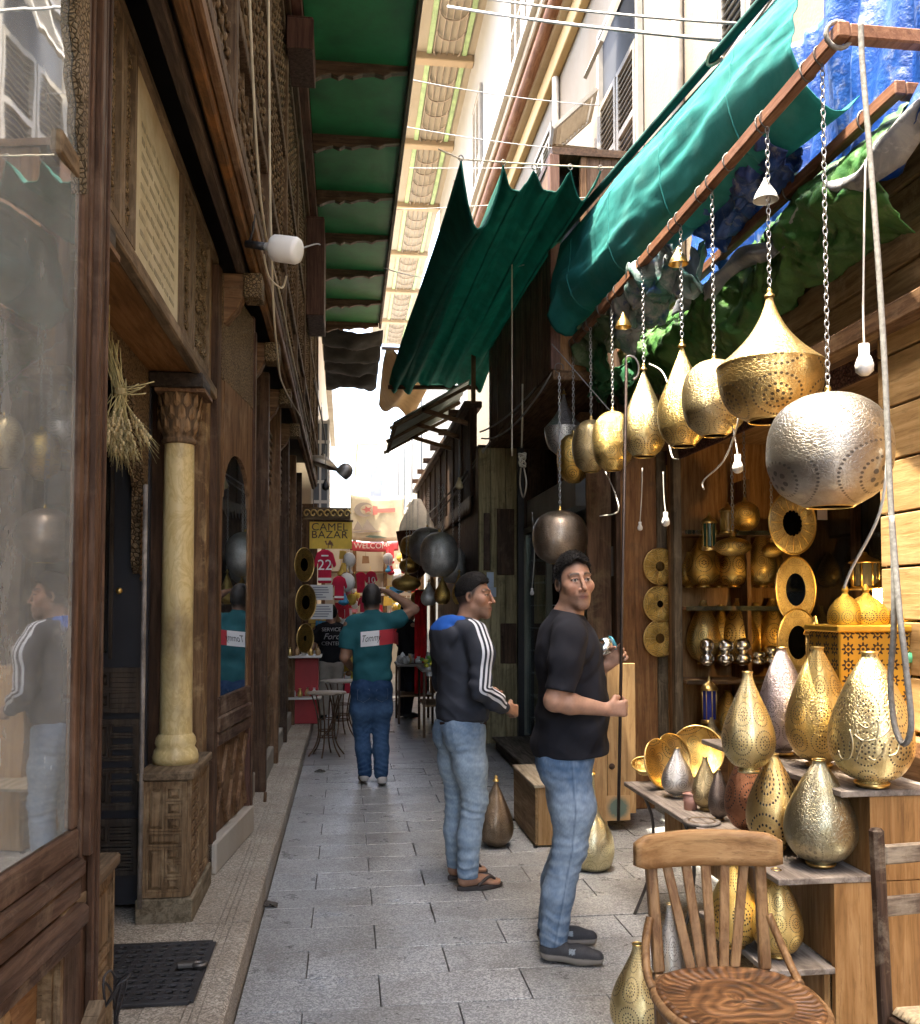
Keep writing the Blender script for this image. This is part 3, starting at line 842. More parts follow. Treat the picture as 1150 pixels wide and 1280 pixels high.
# things inside
def inside(mb, name, mat, label, cat): 
    o = mb.build(name, mat); return tag(o, label, cat)
q = M @ Vector((-0.25, -0.62, 1.50 - .13))
inside(MB((q.x, q.y, q.z)).ball(q, 0.105, 0.105, 0.10, 20, 12), 'yarn_globe', cloth((0.62, 0.58, 0.46), 0.15, 0.8, 300, .4), 'round cream yarn globe inside the glass cabinet', 'globe')
q = M @ Vector((-0.25, -0.62, 0.94 - .13))
inside(MB(q).lathe([(.001, 0), (.09, 0), (.09, .02), (.03, .05), (.022, .25), (.022, .455)], q, 20), 'globe_stand', BRASS, 'brass turned stand under the cream globe in the glass cabinet', 'stand')
q = M @ Vector((-0.30, -0.25, 0.94 - .13))
inside(MB(q).lathe(prof_curve([(.001, 0), (.07, .01), (.10, .12), (.07, .3), (.05, .45), (.07, .7), (.03, .95), (.012, 1.1)], 4), q, 24), 'tall_vase', metal((.7, .68, .62), .3), 'tall slim pale metal vase inside the glass cabinet', 'vase')
q = M @ Vector((-0.2, -0.95, 0.94 - .13))
inside(MB(q).lathe(prof_curve([(.001, 0), (.06, .01), (.11, .10), (.12, .2), (.06, .3), (.02, .4)], 4), q, 24), 'squat_vase', BRASS, 'squat brass vase inside the glass cabinet', 'vase')
sh = thing('glass_shelf', M @ Vector((-0.3, -0.7, 1.85 - .13)), 'wooden shelf board across the inside of the glass cabinet', 'shelf')
MB().box(-0.545, -0.08, -2.0, -0.18, 1.90 - .13, 1.92 - .13).xf(M).build('board', W_MID('y'), sh)
for yy in (-1.6, -.6): MB().box(-0.545, -0.3, yy, yy + .02, 1.82 - .13, 1.899 - .13).xf(M).build('bracket', IRON, sh)
q = M @ Vector((-0.25, -0.55, 1.922 - .13))
inside(MB(q).lathe(prof_curve([(.001, 0), (.07, .01), (.12, .12), (.08, .26), (.03, .36), (.012, .42)], 4), q, 24), 'shelf_lamp', metal((.72, .66, .5), .3), 'dull silver teardrop lamp on the shelf in the glass cabinet', 'lamp')
# curved timber leaning at the cabinet foot
cb = thing('curved_timber', (-0.60, 2.15, 0.13), 'curved worn grey timber leaning at the foot of the glass cabinet', 'timber')
cpts = curve_pts([(-0.575, 2.30, 0.60), (-0.575, 2.18, 0.55), (-0.58, 2.02, 0.40), (-0.58, 1.94, 0.13)], 6)
mb = MB()
for a, b in zip(cpts[:-1], cpts[1:]): mb.bar(a, b, 0.05, 0.035, (1, 0, 0))
mb.build('bent_rail', W_GREY('y'), cb)
wr = MB()
for k in range(5):
    a = random.uniform(0, 6)
    wr.tube(curve_pts([(-0.56, 2.31, 0.60), (-0.54 + .03 * math.sin(a), 2.33 + .04 * math.cos(a), .66), (-0.55, 2.36, .52 + .03 * k), (-0.545, 2.35 + .01 * k, .38)], 5), 0.003, 5)
wr.build('tie_wire', BLACK, cb)

# second showcase: tall arched mirror, flared out from the wall
sc, M, B = showcase((-0.585, 5.98), R(6.3), 1.0, 1.0, 2.6, 'narrow wooden showcase with arched mirror glass standing past the carved jamb')
B(-0.12, 0.0, -0.05, 0.0, 0.135, 3.40, 'corner_post', wood((0.075, 0.035, 0.026), (0.14, 0.072, 0.05), 'z', 0.5))
B(0.001, 0.014, -0.04, -0.01, 0.14, 3.3, 'moulding', WD, 0.003)
B(-0.12, 0.0, -0.95, -0.87, 0.135, 3.40, 'corner_post', W_DARK())
B(-0.45, -0.121, -0.95, 0.0, 0.135, 3.395, 'carcass', W_DARK())
B(-0.10, 0.012, -0.868, -0.051, 0.86, 0.95, 'sill', WDY, 0.01)
B(-0.09, 0.006, -0.868, -0.051, 0.79, 0.855, 'sill_moulding', WDY, 0.006)
B(-0.05, 0.002, -0.868, -0.051, 0.951, 1.05, 'rail', WDY)
B(-0.05, -0.012, -0.80, -0.12, 1.052, 2.42, 'mirror_glass', glass((0.2, 0.26, 0.27), 1.0, 0.01, 0.5), 0)
B(-0.05, -0.004, -0.868, -0.80, 1.052, 2.80, 'stile', W_MID())
B(-0.05, -0.004, -0.12, -0.052, 1.052, 2.80, 'stile', W_MID())
ar = [(-0.798, 2.80), (-0.798, 2.15)]
for k in range(13):
    a = PI - PI * k / 12
    ar.append((-0.46 + .335 * math.cos(a), 2.16 + .27 * math.sin(a)))
ar += [(-0.122, 2.15), (-0.122, 2.80)]
MB().prism([(a, b - .13) for a, b in ar], ((-0.011, 0, 0), (0, 1, 0), (0, 0, 1), (1, 0, 0)), 0.012).xf(M).build('arch_board', W_MID(), sc)
B(-0.05, 0.0, -0.868, -0.052, 2.802, 3.38, 'carved_head', CARV)
B(-0.06, -0.03, -0.868, -0.052, 0.30, 0.788, 'lower_board', W_MID())
for a, b in ((-.84, -.56), (-.54, -.32), (-.30, -.07)):
    for s in (0, 1):
        MB().bar((-0.02, a if s else b, .20), (-0.02, b if s else a, .62), .03, .018, (1, 0, 0)).xf(M).build('strap', W_MID('y'), sc)
B(-0.12, 0.02, -0.95, -0.001, 0.131, 0.299, 'plinth', plaster((0.38, 0.34, 0.28), (0.2, 0.16, 0.11), 0.8), 0.008)

# ================================================================== LEFT: green canopy
GC = thing('green_canopy', (-0.3, 6, 6.05), 'green painted wooden canopy with carved dark brackets over the alley', 'canopy')
Z = 6.06
gm = paint((0.012, 0.115, 0.040), 0.55, 0.3, 2.0, 0.1, 0.0, 0.35, (0.02, 0.05, 0.03))
ys = [7.55, 8.75, 9.95, 11.1, 12.3, 13.5, 14.6]
ys = [7.55 - 1.2 * k for k in range(8, 0, -1)] + ys  # near bays out of view, added to keep the sun off the alley
for a, b in zip(ys[:-1], ys[1:]):
    MB().box(-0.335, 0.505, a + .036, b - .036, Z, Z + .03).build('board', gm, GC)
    mb = MB()
for y in ys:
    pr = [(-0.335, -.16), (-0.30, -.165), (-0.22, -.125), (-0.14, -.105), (-0.08, -.13), (-0.03, -.10), (0.04, -.115), (0.12, -.085), (0.22, -.075), (0.30, -.095), (0.36, -.06), (0.44, -.05), (0.50, -.045), (0.50, .03), (-0.335, .03)]
    MB().prism(pr, ((0, y - .035, Z), (1, 0, 0), (0, 0, 1), (0, 1, 0)), 0.07).build('bracket', W_DARK('x'), GC, 0.006)
MB().box(0.507, 0.545, ys[0], 14.64, Z - .07, Z + .10).build('fascia', W_DARK('y'), GC, 0.006)
MB().box(-0.58, 0.506, ys[0], 14.64, Z + .034, Z + .09).build('deck', W_DARK('y'), GC)
# sagging dark cloth and boards at the canopy's far end
dk = thing('ragged_awning', (0.1, 14.8, 5.9), 'sagging black ragged cloth awning past the end of the green canopy', 'awning')
def rag(u, v):
    y = 14.7 + 3.6 * u; x = -0.40 + .98 * v
    z = 5.98 - 0.16 * abs(math.sin(u * PI * 4)) * (0.4 + .6 * math.sin(v * PI)) - .25 * max(0, u - .85) * 4 * (0.5 + .5 * math.sin(v * 9)) + .07 * fbm((x * 3, y * 2, 0))
    return (x, y, z)
MB().grid(rag, 44, 14, 0.01).build('cloth', cloth((0.010, 0.010, 0.010), 0.4, 0.9, 500, .6), dk)
for y in (15.2, 16.2, 17.2, 18.2): MB().box(-0.40, .58, y - .03, y + .03, 6.0, 6.06).build('batten', W_DARK('x'), dk)

# ================================================================== LEFT: loose things
bl = thing('light_bulb', at_y(322, 306, 4.62), 'big white drum-shaped light bulb on a black socket sticking out from the lattice', 'bulb')
a = at_y(330, 308, 4.62); b_ = at_y(374, 314, 4.55)
ax = (b_ - a).normalized(); q = ax.to_track_quat('Z', 'Y').to_matrix()
Lb = (b_ - a).length
MB().lathe([(0.001, 0), (.018, 0), (.022, .02), (.03, .035), (.052, .045), (.064, .06), (.066, .09), (.066, Lb - .02), (.058, Lb - .004), (.04, Lb), (.001, Lb + .001)], a, 28, q).build('bulb', paint((0.80, 0.80, 0.78), 0.35, 0.03, 3, 0.0), bl)
MB().tube([a - ax * .10, a + ax * .012], 0.02, 12).build('socket', BLACK, bl)
MB().tube(curve_pts([a - ax * .09, (-0.47, 4.62, 3.42), (-0.46, 4.6, 3.50)], 5), 0.007, 6).build('arm', BLACK, bl)
def wire(name, pts, r, mat, label, cat='wire', seg=6, group=None):
    o = MB(pts[0]).tube(pts, r, seg).build(name, mat); return tag(o, label, cat, group)
CREAM_W = paint((0.50, 0.44, 0.33), 0.6, 0.2); WHITE_W = paint((0.62, 0.61, 0.58), 0.5, 0.1); GREY_W = paint((0.22, 0.22, 0.22), 0.6, 0.2)
wire('cable', curve_pts([(-0.445, 3.2, 5.3), (-0.44, 3.9, 4.5), (-0.44, 4.7, 3.62), (-0.44, 6.2, 3.6), (-0.44, 8.0, 3.58), (-0.44, 11, 3.62)], 8), 0.007, CREAM_W, 'cream cable clipped along the lower edge of the lattice')
wire('cable', curve_pts([(-0.36, 3.9, 6.0), (-0.38, 4.3, 4.8), (-0.39, 4.75, 3.42), (-0.40, 5.4, 3.0), (-0.44, 6.6, 3.1), (-0.45, 9.0, 3.4)], 8), 0.006, CREAM_W, 'loose pale cable hanging down past the drum-shaped bulb')
wire('cable', curve_pts([at_y(372, 312, 4.6), at_y(395, 305, 6.0), at_y(400, 306, 7.0)], 6), 0.005, GREY_W, 'short grey wire from the drum-shaped bulb to the canopy')
wire('cable', curve_pts([at_y(330, 318, 4.6), at_y(336, 345, 4.7), at_y(352, 360, 4.8), at_y(358, 345, 4.8)], 6), 0.005, CREAM_W, 'looped pale wire dangling under the drum-shaped bulb')

# bundle of dried wheat under the lintel
wb = thing('wheat_bundle', (-0.83, 3.55, 2.25), 'bundle of dried wheat ears hanging upside down under the carved lintel', 'wheat')
top = at_y(140, 452, 3.5); 
hook = at_y(136, 425, 3.5)
st = MB(); er = MB(); aw = MB()
tie = at_y(150, 490, 3.5)
for k in range(40):
    a1 = tie + Vector((random.gauss(0, .012), random.gauss(0, .012), random.gauss(0, .01)))
    up = hook + Vector((random.gauss(0, .02), random.gauss(0, .02), random.uniform(-.04, .03)))
    if k < 9: up = tie + Vector((random.uniform(.02, .13), random.uniform(-.02, .03), random.uniform(-.03, .05)))
    dn = tie + Vector((random.gauss(-.005, .045), random.gauss(0, .045), -random.uniform(.12, .22)))
    st.tube([up, vl(up, a1, .5) + Vector((0, 0, -.004)), a1, vl(a1, dn, .6)], 0.0022, 5)
    d = (dn - a1).normalized()
    for j in range(9):
        p = vl(a1, dn, .6) + d * (.013 * j)
        er.ball(p + Vector((random.gauss(0, .003), random.gauss(0, .003), 0)), .0055, .0055, .0085, 6, 4)
        e = p + d * random.uniform(.05, .085) + Vector((random.gauss(0, .012), random.gauss(0, .012), 0))
        aw.tube([p, e], [.0012, .0005], 3)
STRAW = paint((0.42, 0.36, 0.17), 0.7, 0.25, 30); EAR = paint((0.45, 0.37, 0.20), 0.75, 0.25, 40)
tag(st.build('stalks', paint((0.42, 0.37, 0.18), 0.7, 0.25, 30), wb), kind='stuff'); tag(er.build('ears', EAR, wb), kind='stuff'); tag(aw.build('awns', STRAW, wb), kind='stuff')
MB().lathe([(.022, -.012), (.024, 0), (.022, .012)], tie, 12).build('tie', paint((0.30, 0.25, 0.12), 0.8), wb)
MB().tube([hook, hook + Vector((0, 0, .22))], .0025, 5).build('string', STRAW, wb)

# perforated rubber mat and iron ring
c = [at_z(150, 1170, SW + .006), at_z(261, 1166, SW + .006), at_z(229, 1250, SW + .006), at_z(140, 1253, SW + .006)]
mt = thing('door_mat', (-0.62, 3.7, SW), 'black perforated rubber mat lying on the granite pavement by the doorway', 'mat')
x0, x1, y0, y1 = -0.98, -0.545, 3.44, 4.02
rub = paint((0.018, 0.018, 0.020), 0.55, 0.3, 12)
sh_ = lambda y: (y - y0) * 0.06
nx, ny = 8, 11; mb = MB()
for i in range(nx + 1):
    xx = x0 + (x1 - x0) * i / nx
    mb.bar((xx, y0, SW + .008), (xx, y1, SW + .008), .020 if 0 < i < nx else .03, .012)
for j in range(ny + 1):
    yy = y0 + (y1 - y0) * j / ny
    mb.bar((x0, yy, SW + .0085), (x1, yy, SW + .0085), .020 if 0 < j < ny else .03, .013)
mb.build('grid', rub, mt, 0.002)
mb = MB()
for i in range(nx):
    for j in range(ny):
        cx_, cy_ = x0 + (x1 - x0) * (i + .5) / nx, y0 + (y1 - y0) * (j + .5) / ny
        mb.tube([(cx_ + .016 * math.cos(a), cy_ + .016 * math.sin(a), SW + .008) for a in [2 * PI * k / 10 for k in range(10)]], .005, 5, True)
mb.build('rings', rub, mt)
MB().box(x0, x1, y0, y1, SW + .0005, SW + .002).build('backing', paint((.012, .012, .013), .8), mt)
rg = thing('iron_latch', (-0.545, 3.72, SW + .015), 'dark iron ring latch lying on the edge of the rubber mat', 'latch')
p = at_z(238, 1205, SW + .03)
MB().tube([(p.x + .035 + .025 * math.cos(a), p.y + .018 * math.sin(a), SW + .028) for a in [2 * PI * k / 16 for k in range(16)]], .009, 8, True).build('ring', IRON, rg)
MB().bar((p.x - .05, p.y, SW + .026), (p.x + .015, p.y, SW + .026), .03, .02).build('shank', IRON, rg, .005)
for dp, dl in (((400, 965), 'dark crumpled leaf lying on the paving by the cafe table'), ((335, 1133), 'small dark leaf litter in the gutter by the kerb')):
    sp_ = at_z(*dp, 0); tag(MB(sp_).grid(lambda u, v: (sp_.x - .05 + .1 * u, sp_.y - .03 + .06 * v, .004 + .02 * abs(math.sin(u * 7 + v * 5)) * math.sin(PI * u)), 8, 6, .001).build('leaf_litter', paint((.05, .042, .035), .8)), dl, 'litter')
# stub of pipe and a broken kerb lump on the pavement
pp = at_z(331, 1003, .10)
tag(MB(pp).tube([pp, pp + Vector((.004, 0, .075))], .012, 8).build('pipe_stub', metal((.22, .14, .09), .7)), 'short rusty pipe stub sticking up from the pavement', 'pipe')
# ================================================================== RIGHT: tall plaster building
TB = thing('plaster_building', (3.5, 10, 3.9), 'tall sunlit cream plaster building with cornice and louvred shutters above the awnings', 'building')
def TP(mb, name, mat, bevel=0.0, parent=None): return mb.build(name, mat, parent or TB, bevel)
PL1 = plaster((0.215, 0.188, 0.148), (0.17, 0.105, 0.05), 0.75); PL2 = plaster((0.27, 0.268, 0.26), (0.2, 0.185, 0.165), 0.5)
TP(MB().box(2.6, 9, -5, 26, 3.95, 8.55), 'wall', PL1)
TP(MB().box(2.63, 9, 11.0, 26, 8.552, 13.2), 'upper_wall', PL2)
TP(MB().box(2.63, 9, -5, 10.99, 8.552, 9.2), 'parapet', PL2)  # unseen near top, shaped low so more sky light reaches the alley
cm = wood((0.17, 0.075, 0.04), (0.27, 0.13, 0.07), 'y', 0.7, .6, .5, (0.36, 0.24, 0.15)); cs = plaster((0.40, 0.33, 0.24), (0.24, 0.17, 0.11), 0.8)
TP(MB().box(2.50, 2.598, -5, 26, 8.10, 8.35), 'cornice_moulding', plaster((0.55, 0.40, 0.20), (0.40, 0.24, 0.09), .7), .01)
TP(MB().box(2.40, 2.598, -5, 26, 8.355, 8.52), 'cornice_moulding', cs, .02)
TP(MB().tube([(2.36, -5, 8.46), (2.36, 26, 8.46)], 0.09, 14), 'cornice_roll', cm)
TP(MB().box(2.24, 2.6, -5, 26, 8.56, 8.70), 'cornice_moulding', cs, .02)
TP(MB().box(2.17, 2.629, -5, 26, 8.705, 8.80), 'cornice_moulding', plaster((0.62, 0.60, 0.56), (0.4, 0.36, 0.3), .5), .01)
TP(MB().box(2.20, 2.629, -5, 26, 8.805, 8.86), 'cornice_moulding', paint((0.16, 0.10, 0.07), .8), .01)
SHM = paint((0.25, 0.22, 0.175), 0.6, 0.12, 8, 0.1, 0.0, 0.3, (0.30, 0.25, 0.18)); SHM2 = paint((0.28, 0.255, 0.215), 0.6, 0.12, 8)
def shutter(name, o, ax, ay, an, w, h, parent, mat, nslat=None):
    """louvred leaf: frame bars and single slats"""
    o, ax, ay, an = Vector(o), Vector(ax).normalized(), Vector(ay).normalized(), Vector(an).normalized()
    fr = MB(); rect_frame(fr, o, ax, ay, an, 0, w, 0, h, 0.055, 0.035)
    if h > 1.0:
        c = [o + ax * a + ay * b + an * e for e in (0, .034) for a, b in ((.056, h * .42), (w - .056, h * .42), (w - .056, h * .42 + .06), (.056, h * .42 + .06))]
        fr._add(c, [(0, 3, 2, 1), (4, 5, 6, 7), (0, 1, 5, 4), (1, 2, 6, 5), (2, 3, 7, 6), (3, 0, 4, 7)])
    f = fr.build(name, mat, parent)
    n = nslat or int((h - .12) / .062)
    for k in range(n):
        b = .075 + (h - .15) * (k + .5) / n
        if h > 1.0 and abs(b - h * .42 - .03) < .055: continue
        t = (an * .8 + ay * -.6).normalized()
        MB().bar(o + ax * .057 + ay * b + an * .016, o + ax * (w - .057) + ay * b + an * .016, .042, .008, an * .6 + ay * .8).build('slat', mat, f)
    return f
def window(y0, y1, z0, z1, x=2.6):
    w = TP(MB().box(x - .012, x + .002, y0, y1, z0, z1), 'window', paint((0.025, 0.028, 0.034), .8, .2))
    fr = MB(); rect_frame(fr, (x - .012, y0, z0), (0, 1, 0), (0, 0, 1), (-1, 0, 0), -.06, y1 - y0 + .06, -.06, z1 - z0 + .06, .06, .05); fr.build('frame', SHM2, w)
    return w
w = window(7.75, 8.95, 5.45, 7.35)
Yv, Zv, Xn = Vector((0, 1, 0)), Vector((0, 0, 1)), Vector((-1, 0, 0))
shutter('shutter', (2.57, 7.77, 5.47), Yv, Zv, Xn, .56, 1.15, w, SHM)
shutter('shutter', (2.57, 8.37, 5.47), Yv, Zv, Xn, .56, 1.15, w, SHM)
shutter('shutter', (2.28, 7.85, 6.62), Yv, (0.38, 0, .93), (-.93, 0, .38), .60, .78, w, SHM2)        # top flap hanging out
shutter('shutter', (2.02, 8.70, 6.25), (.15, 1, 0), (0.72, 0, .69), (-.69, 0, .72), .62, .62, w, SHM2)     # lower flap propped right out
TP(MB().bar((2.58, 9.05, 6.25), (2.05, 9.05, 6.27), .02, .02), 'prop', W_GREY('x'))
w = window(5.05, 5.95, 5.2, 6.9)
shutter('shutter', (2.57, 5.07, 5.22), Yv, Zv, Xn, .42, 1.6, w, SHM2)
shutter('shutter', (2.57, 5.51, 5.22), Yv, Zv, Xn, .42, 1.6, w, SHM2)
w = window(11.2, 12.1, 6.2, 7.6)
shutter('shutter', (2.57, 11.22, 6.22), Yv, Zv, Xn, .42, 1.3, w, SHM); shutter('shutter', (2.57, 11.66, 6.22), Yv, Zv, Xn, .42, 1.3, w, SHM)
w = window(2.4, 3.5, 5.2, 6.9); shutter('shutter', (2.57, 2.42, 5.22), Yv, Zv, Xn, .52, 1.6, w, SHM2); shutter('shutter', (2.57, 2.96, 5.22), Yv, Zv, Xn, .52, 1.6, w, SHM2)
for (y0, z0) in ((13.2, 9.6), (17.6, 9.5), (22.0, 9.6)):
    w = window(y0, y0 + 1.0, z0, z0 + 2.3, 2.63)
    shutter('shutter', (2.60, y0 + .03, z0 + .03), Yv, Zv, Xn, .46, 2.2, w, SHM2); shutter('shutter', (2.60, y0 + .51, z0 + .03), Yv, Zv, Xn, .46, 2.2, w, SHM2)
for yy in (10.9, 6.75): TP(MB().tube([(2.55, yy, 4.0), (2.55, yy, 8.08)], .045, 10), 'drain_pipe', paint((0.50, 0.45, 0.37), .6, .2, 5))
# deep eave with beams, boards, green strips and arched ironwork
EV = 13.0
eb = plaster((0.22, 0.195, 0.15), (0.16, 0.13, 0.085), .6); gs = paint((0.20, 0.29, 0.14), .7, .2, 4); ir = paint((0.20, 0.16, 0.12), .7)
for k in range(7):
    ya, yb = 15.2 + 3.6 * k, 15.2 + 3.6 * (k + 1)
    TP(MB().box(1.05, 2.628, ya + .13, yb - .13, EV + .10, EV + .18), 'eave_board', eb)
    TP(MB().box(1.05, 2.628, ya - .128, ya + .128, EV - .05, EV + .18), 'eave_beam', plaster((0.26, 0.20, 0.13), (0.2, 0.14, 0.08), .6), .02)
    TP(MB().box(1.62, 1.72, ya + .14, yb - .14, EV + .06, EV + .098), 'green_strip', gs)
    TP(MB().box(2.36, 2.46, ya + .14, yb - .14, EV + .06, EV + .098), 'green_strip', gs)
    mb = MB()
    for q in range(5):
        yc = ya + .5 + q * .65
        mb.tube([(2.04 + .28 * math.cos(a), yc + .2 + .32 * math.sin(a), EV + .05) for a in [PI * j / 10 for j in range(11)]], .018, 6)
    for xx in (1.76, 1.90, 2.04, 2.18, 2.32): mb.tube([(xx, ya + .14, EV + .055), (xx, yb - .14, EV + .055)], .012, 5)
    TP(mb, 'ironwork', ir)
TP(MB().box(1.00, 1.05, 15.08, 40.4, EV - .1, EV + .25), 'eave_fascia', plaster((0.70, 0.66, 0.58), (0.5, 0.45, 0.36), .5))

# ================================================================== RIGHT: lamp shop
LS = thing('lamp_shop', (2.9, 5.5, 0.0), 'open wooden lamp shop with plank fascia and recessed shelves full of brass', 'shop')
def SP(mb, name, mat, bevel=0.0, parent=None): return mb.build(name, mat, parent or LS, bevel)
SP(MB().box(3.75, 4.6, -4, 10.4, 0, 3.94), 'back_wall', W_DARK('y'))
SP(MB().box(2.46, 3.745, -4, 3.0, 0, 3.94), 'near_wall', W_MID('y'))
SP(MB().box(2.47, 3.745, 6.86, 7.0, 0, 2.9), 'shelf_wall', wood((0.34, 0.17, 0.065), (0.50, 0.29, 0.12), 'z', 0.6))
SP(MB().box(2.40, 3.745, 3.0, 6.855, 2.82, 2.90), 'ceiling', wood((0.34, 0.19, 0.08), (0.5, 0.3, 0.14), 'y', 0.6))
SP(MB().box(2.35, 3.745, 3.0, 6.855, 0.0, 0.16), 'floor', granite((0.34, 0.31, 0.26), (.55, .5, .43), .6))
SP(MB().box(3.55, 3.57, 3.0, 6.85, 0.9, 2.81), 'back_glass', glass((0.16, 0.18, 0.18), 1.0, 0.02, 0.06))
SP(MB().box(3.50, 3.74, 3.0, 6.85, 0.165, 0.895), 'dado', W_WARM('y'))
for y in (4.0, 5.0, 6.0): SP(MB().box(3.50, 3.545, y - .03, y + .03, 0.9, 2.81), 'glazing_bar', W_DARK())
for i in range(5):       # fascia boards
    z0 = 2.86 + i * .172
    SP(MB().box(2.405 - .012 * (i % 2), 2.455, -3.0 - .3 * i, 7.15 + .02 * i, z0, z0 + .166), 'fascia_board', wood((0.19, 0.115, 0.05), (0.34, 0.23, 0.11), 'y', .65, .8, .5, (0.42, 0.31, 0.18)), .004)
SP(MB().box(2.456, 2.55, -4, 7.2, 2.83, 3.94), 'fascia_back', W_DARK('y'))
SP(MB().box(2.30, 2.46, 3.0, 7.1, 2.75, 2.845), 'lintel', W_MID('y'), .008)
fr = MB()
for k in range(26): fr.lathe([(.001, 0), (.03, .004), (.02, .012), (.001, .015)], (2.452, 4.0 + k * .11, 2.70), 8, Matrix.Rotation(R(-90), 3, 'Y'))
SP(MB().box(2.455, 2.47, 3.9, 6.85, 2.64, 2.75), 'beaded_frieze', carved((0.09, 0.035, 0.03), (0.2, 0.09, 0.07), 40))
SP(MB().box(2.415, 2.475, 6.56, 6.63, 0.16, 2.75), 'door_post', W_GREY(), .004)
SP(MB().box(2.44, 2.50, 6.69, 6.76, 0.16, 2.75), 'door_post', W_WARM(), .004)
SP(MB().box(2.10, 2.39, 6.87, 6.93, 0.0, 2.9), 'pillar_board', wood((0.20, 0.085, 0.03), (0.33, 0.16, 0.06), 'z', .6, 1, .6, (0.13, 0.07, 0.035)), .006)
SP(MB().box(2.06, 2.098, 6.85, 6.93, 0.0, 2.9), 'pillar_edge', W_DARK(), .004)
SP(MB().box(2.391, 2.47, 6.86, 7.42, 0.0, 2.9), 'pillar_side', W_GREY(), .004)
SP(MB().box(1.86, 2.055, 6.96, 7.0, 0.0, 2.9), 'pillar_board', wood((0.085, 0.045, 0.024), (0.16, 0.09, 0.05), 'z', .6, 1, .5, (0.2, 0.15, 0.08)), .004)
SP(MB().box(2.24, 2.47, 7.425, 7.75, 0.0, 3.4), 'pillar_board', wood((0.075, 0.042, 0.022), (0.15, 0.088, 0.045), 'z', .6, 1, .5, (0.2, 0.15, 0.08)), .006)
SP(MB().box(2.20, 2.47, 7.76, 8.05, 0.0, 3.4), 'pillar_board', W_GREY(), .006)
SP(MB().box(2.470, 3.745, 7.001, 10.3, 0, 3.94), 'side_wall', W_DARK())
for k in range(8):       # sunlit plank shutter folded against the wall
    z0 = 1.02 + k * .235
    SP(MB().box(2.385, 2.425, 2.6, 3.86, z0, z0 + .224), 'plank', wood((0.42, 0.25, 0.10), (0.55, 0.35, 0.16), 'y', .55, .8, .3, (0.3, .18, .08)), .004)
SP(MB().box(2.426, 2.455, 2.6, 3.88, 0.9, 2.9), 'plank_backing', W_DARK('y'))
# shelves
SHW = W_WARM('x')
for z in (0.98, 1.52, 2.08):
    SP(MB().box(2.48, 3.3, 6.50, 6.85, z, z + .022), 'shelf', SHW, .002)
    SP(MB().box(2.48, 3.3, 6.490, 6.499, z - .006, z + .028), 'shelf_edge', glass((.7, .8, .75), 1.0, .05, .3))
SP(MB().box(2.98, 3.01, 6.56, 6.85, 0.2, 2.5), 'shelf_upright', W_WARM())
SP(MB().box(2.5, 3.3, 6.45, 6.85, .17, .50), 'base_cupboard', W_MID('x'), .006)
# --- boxed storey jutting out past the lamp shop
OR = thing('wooden_oriel', (2.0, 8.8, 3.4), 'weathered brown plank storey jutting out under the green canvas', 'oriel')
def OPt(mb, name, mat, bevel=0.0): return mb.build(name, mat, OR, bevel)
BR1 = wood((0.105, 0.060, 0.038), (0.21, 0.13, 0.082), 'z', .7, .8, .5, (0.22, .15, .10))
k = 0; y = 7.24
while y < 10.45:
    wd = random.uniform(.16, .26)
    OPt(MB().box(1.655 - random.uniform(0, .008), 1.69, y, min(y + wd - .005, 10.5), 3.46, 5.2), 'plank', BR1); y += wd
OPt(MB().box(1.62, 1.70, 7.14, 7.235, 3.44, 5.2), 'corner_post', wood((0.10, 0.05, 0.036), (0.18, 0.10, 0.07), 'z', .6), .005)
OPt(MB().box(1.64, 2.6, 7.15, 10.5, 3.36, 3.44), 'sill_beam', W_MID('y'), .01)
OPt(MB().box(1.88, 1.93, 7.16, 7.22, 3.445, 5.2), 'stud', W_MID(), .004)
x = 1.935
while x < 2.58:
    OPt(MB().box(x, x + .10, 7.17, 7.20, 3.445, 5.2), 'plank', BR1); x += .105
OPt(MB().box(1.70, 1.88, 7.17, 7.23, 3.445, 3.95), 'plank', W_WARM())
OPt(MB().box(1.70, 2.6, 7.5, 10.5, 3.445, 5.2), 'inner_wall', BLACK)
OPt(MB().box(1.64, 2.6, 7.14, 10.52, 5.2, 5.26), 'roof_board', W_DARK('y'))
# --- second shop with lit glass door, pillar of weathered planks
S2 = thing('glass_door_shop', (2.2, 9.2, 0.0), 'shop with a tiled glass door and weathered plank pillar beyond the lamp shop', 'shop')
def S2P(mb, name, mat, bevel=0.0): return mb.build(name, mat, S2, bevel)
OLV = wood((0.25, 0.205, 0.11), (0.43, 0.36, 0.20), 'z', .75, .7, .5, (0.07, .055, .03))
for i, (xa, xb) in enumerate(((1.50, 1.63), (1.635, 1.80), (1.805, 1.95))):
    S2P(MB().box(xa, xb, 10.30 - .006 * i, 10.40, 0.0, 3.35), 'plank', OLV, .004)
S2P(MB().box(1.55, 1.62, 10.27, 10.295, 1.95, 2.6), 'dark_inset', W_DARK(), .004); S2P(MB().box(1.70, 1.90, 10.265, 10.285, 1.9, 2.65), 'dark_inset', W_DARK(), .004)
S2P(MB().box(1.74, 1.92, 10.265, 10.286, 0.9, 1.35), 'dark_inset', W_DARK(), .004)
S2P(MB().box(1.50, 1.53, 10.41, 15.0, 0.0, 3.35), 'side_plank', W_DARK()); 
S2P(MB().box(1.505, 3.0, 10.402, 10.7, 0.0, 3.4), 'core', W_DARK())
S2P(MB().box(1.93, 2.0, 10.20, 10.298, 0.0, 3.35), 'jamb', BLACK)
S2P(MB().box(2.455, 2.469, 8.06, 10.29, 0.0, 3.3), 'tiled_wall', paint((0.36, 0.43, 0.43), .35, .2, 3))
@cached
def dim_white(): return paint((0.55, 0.62, 0.60), .6, .1)
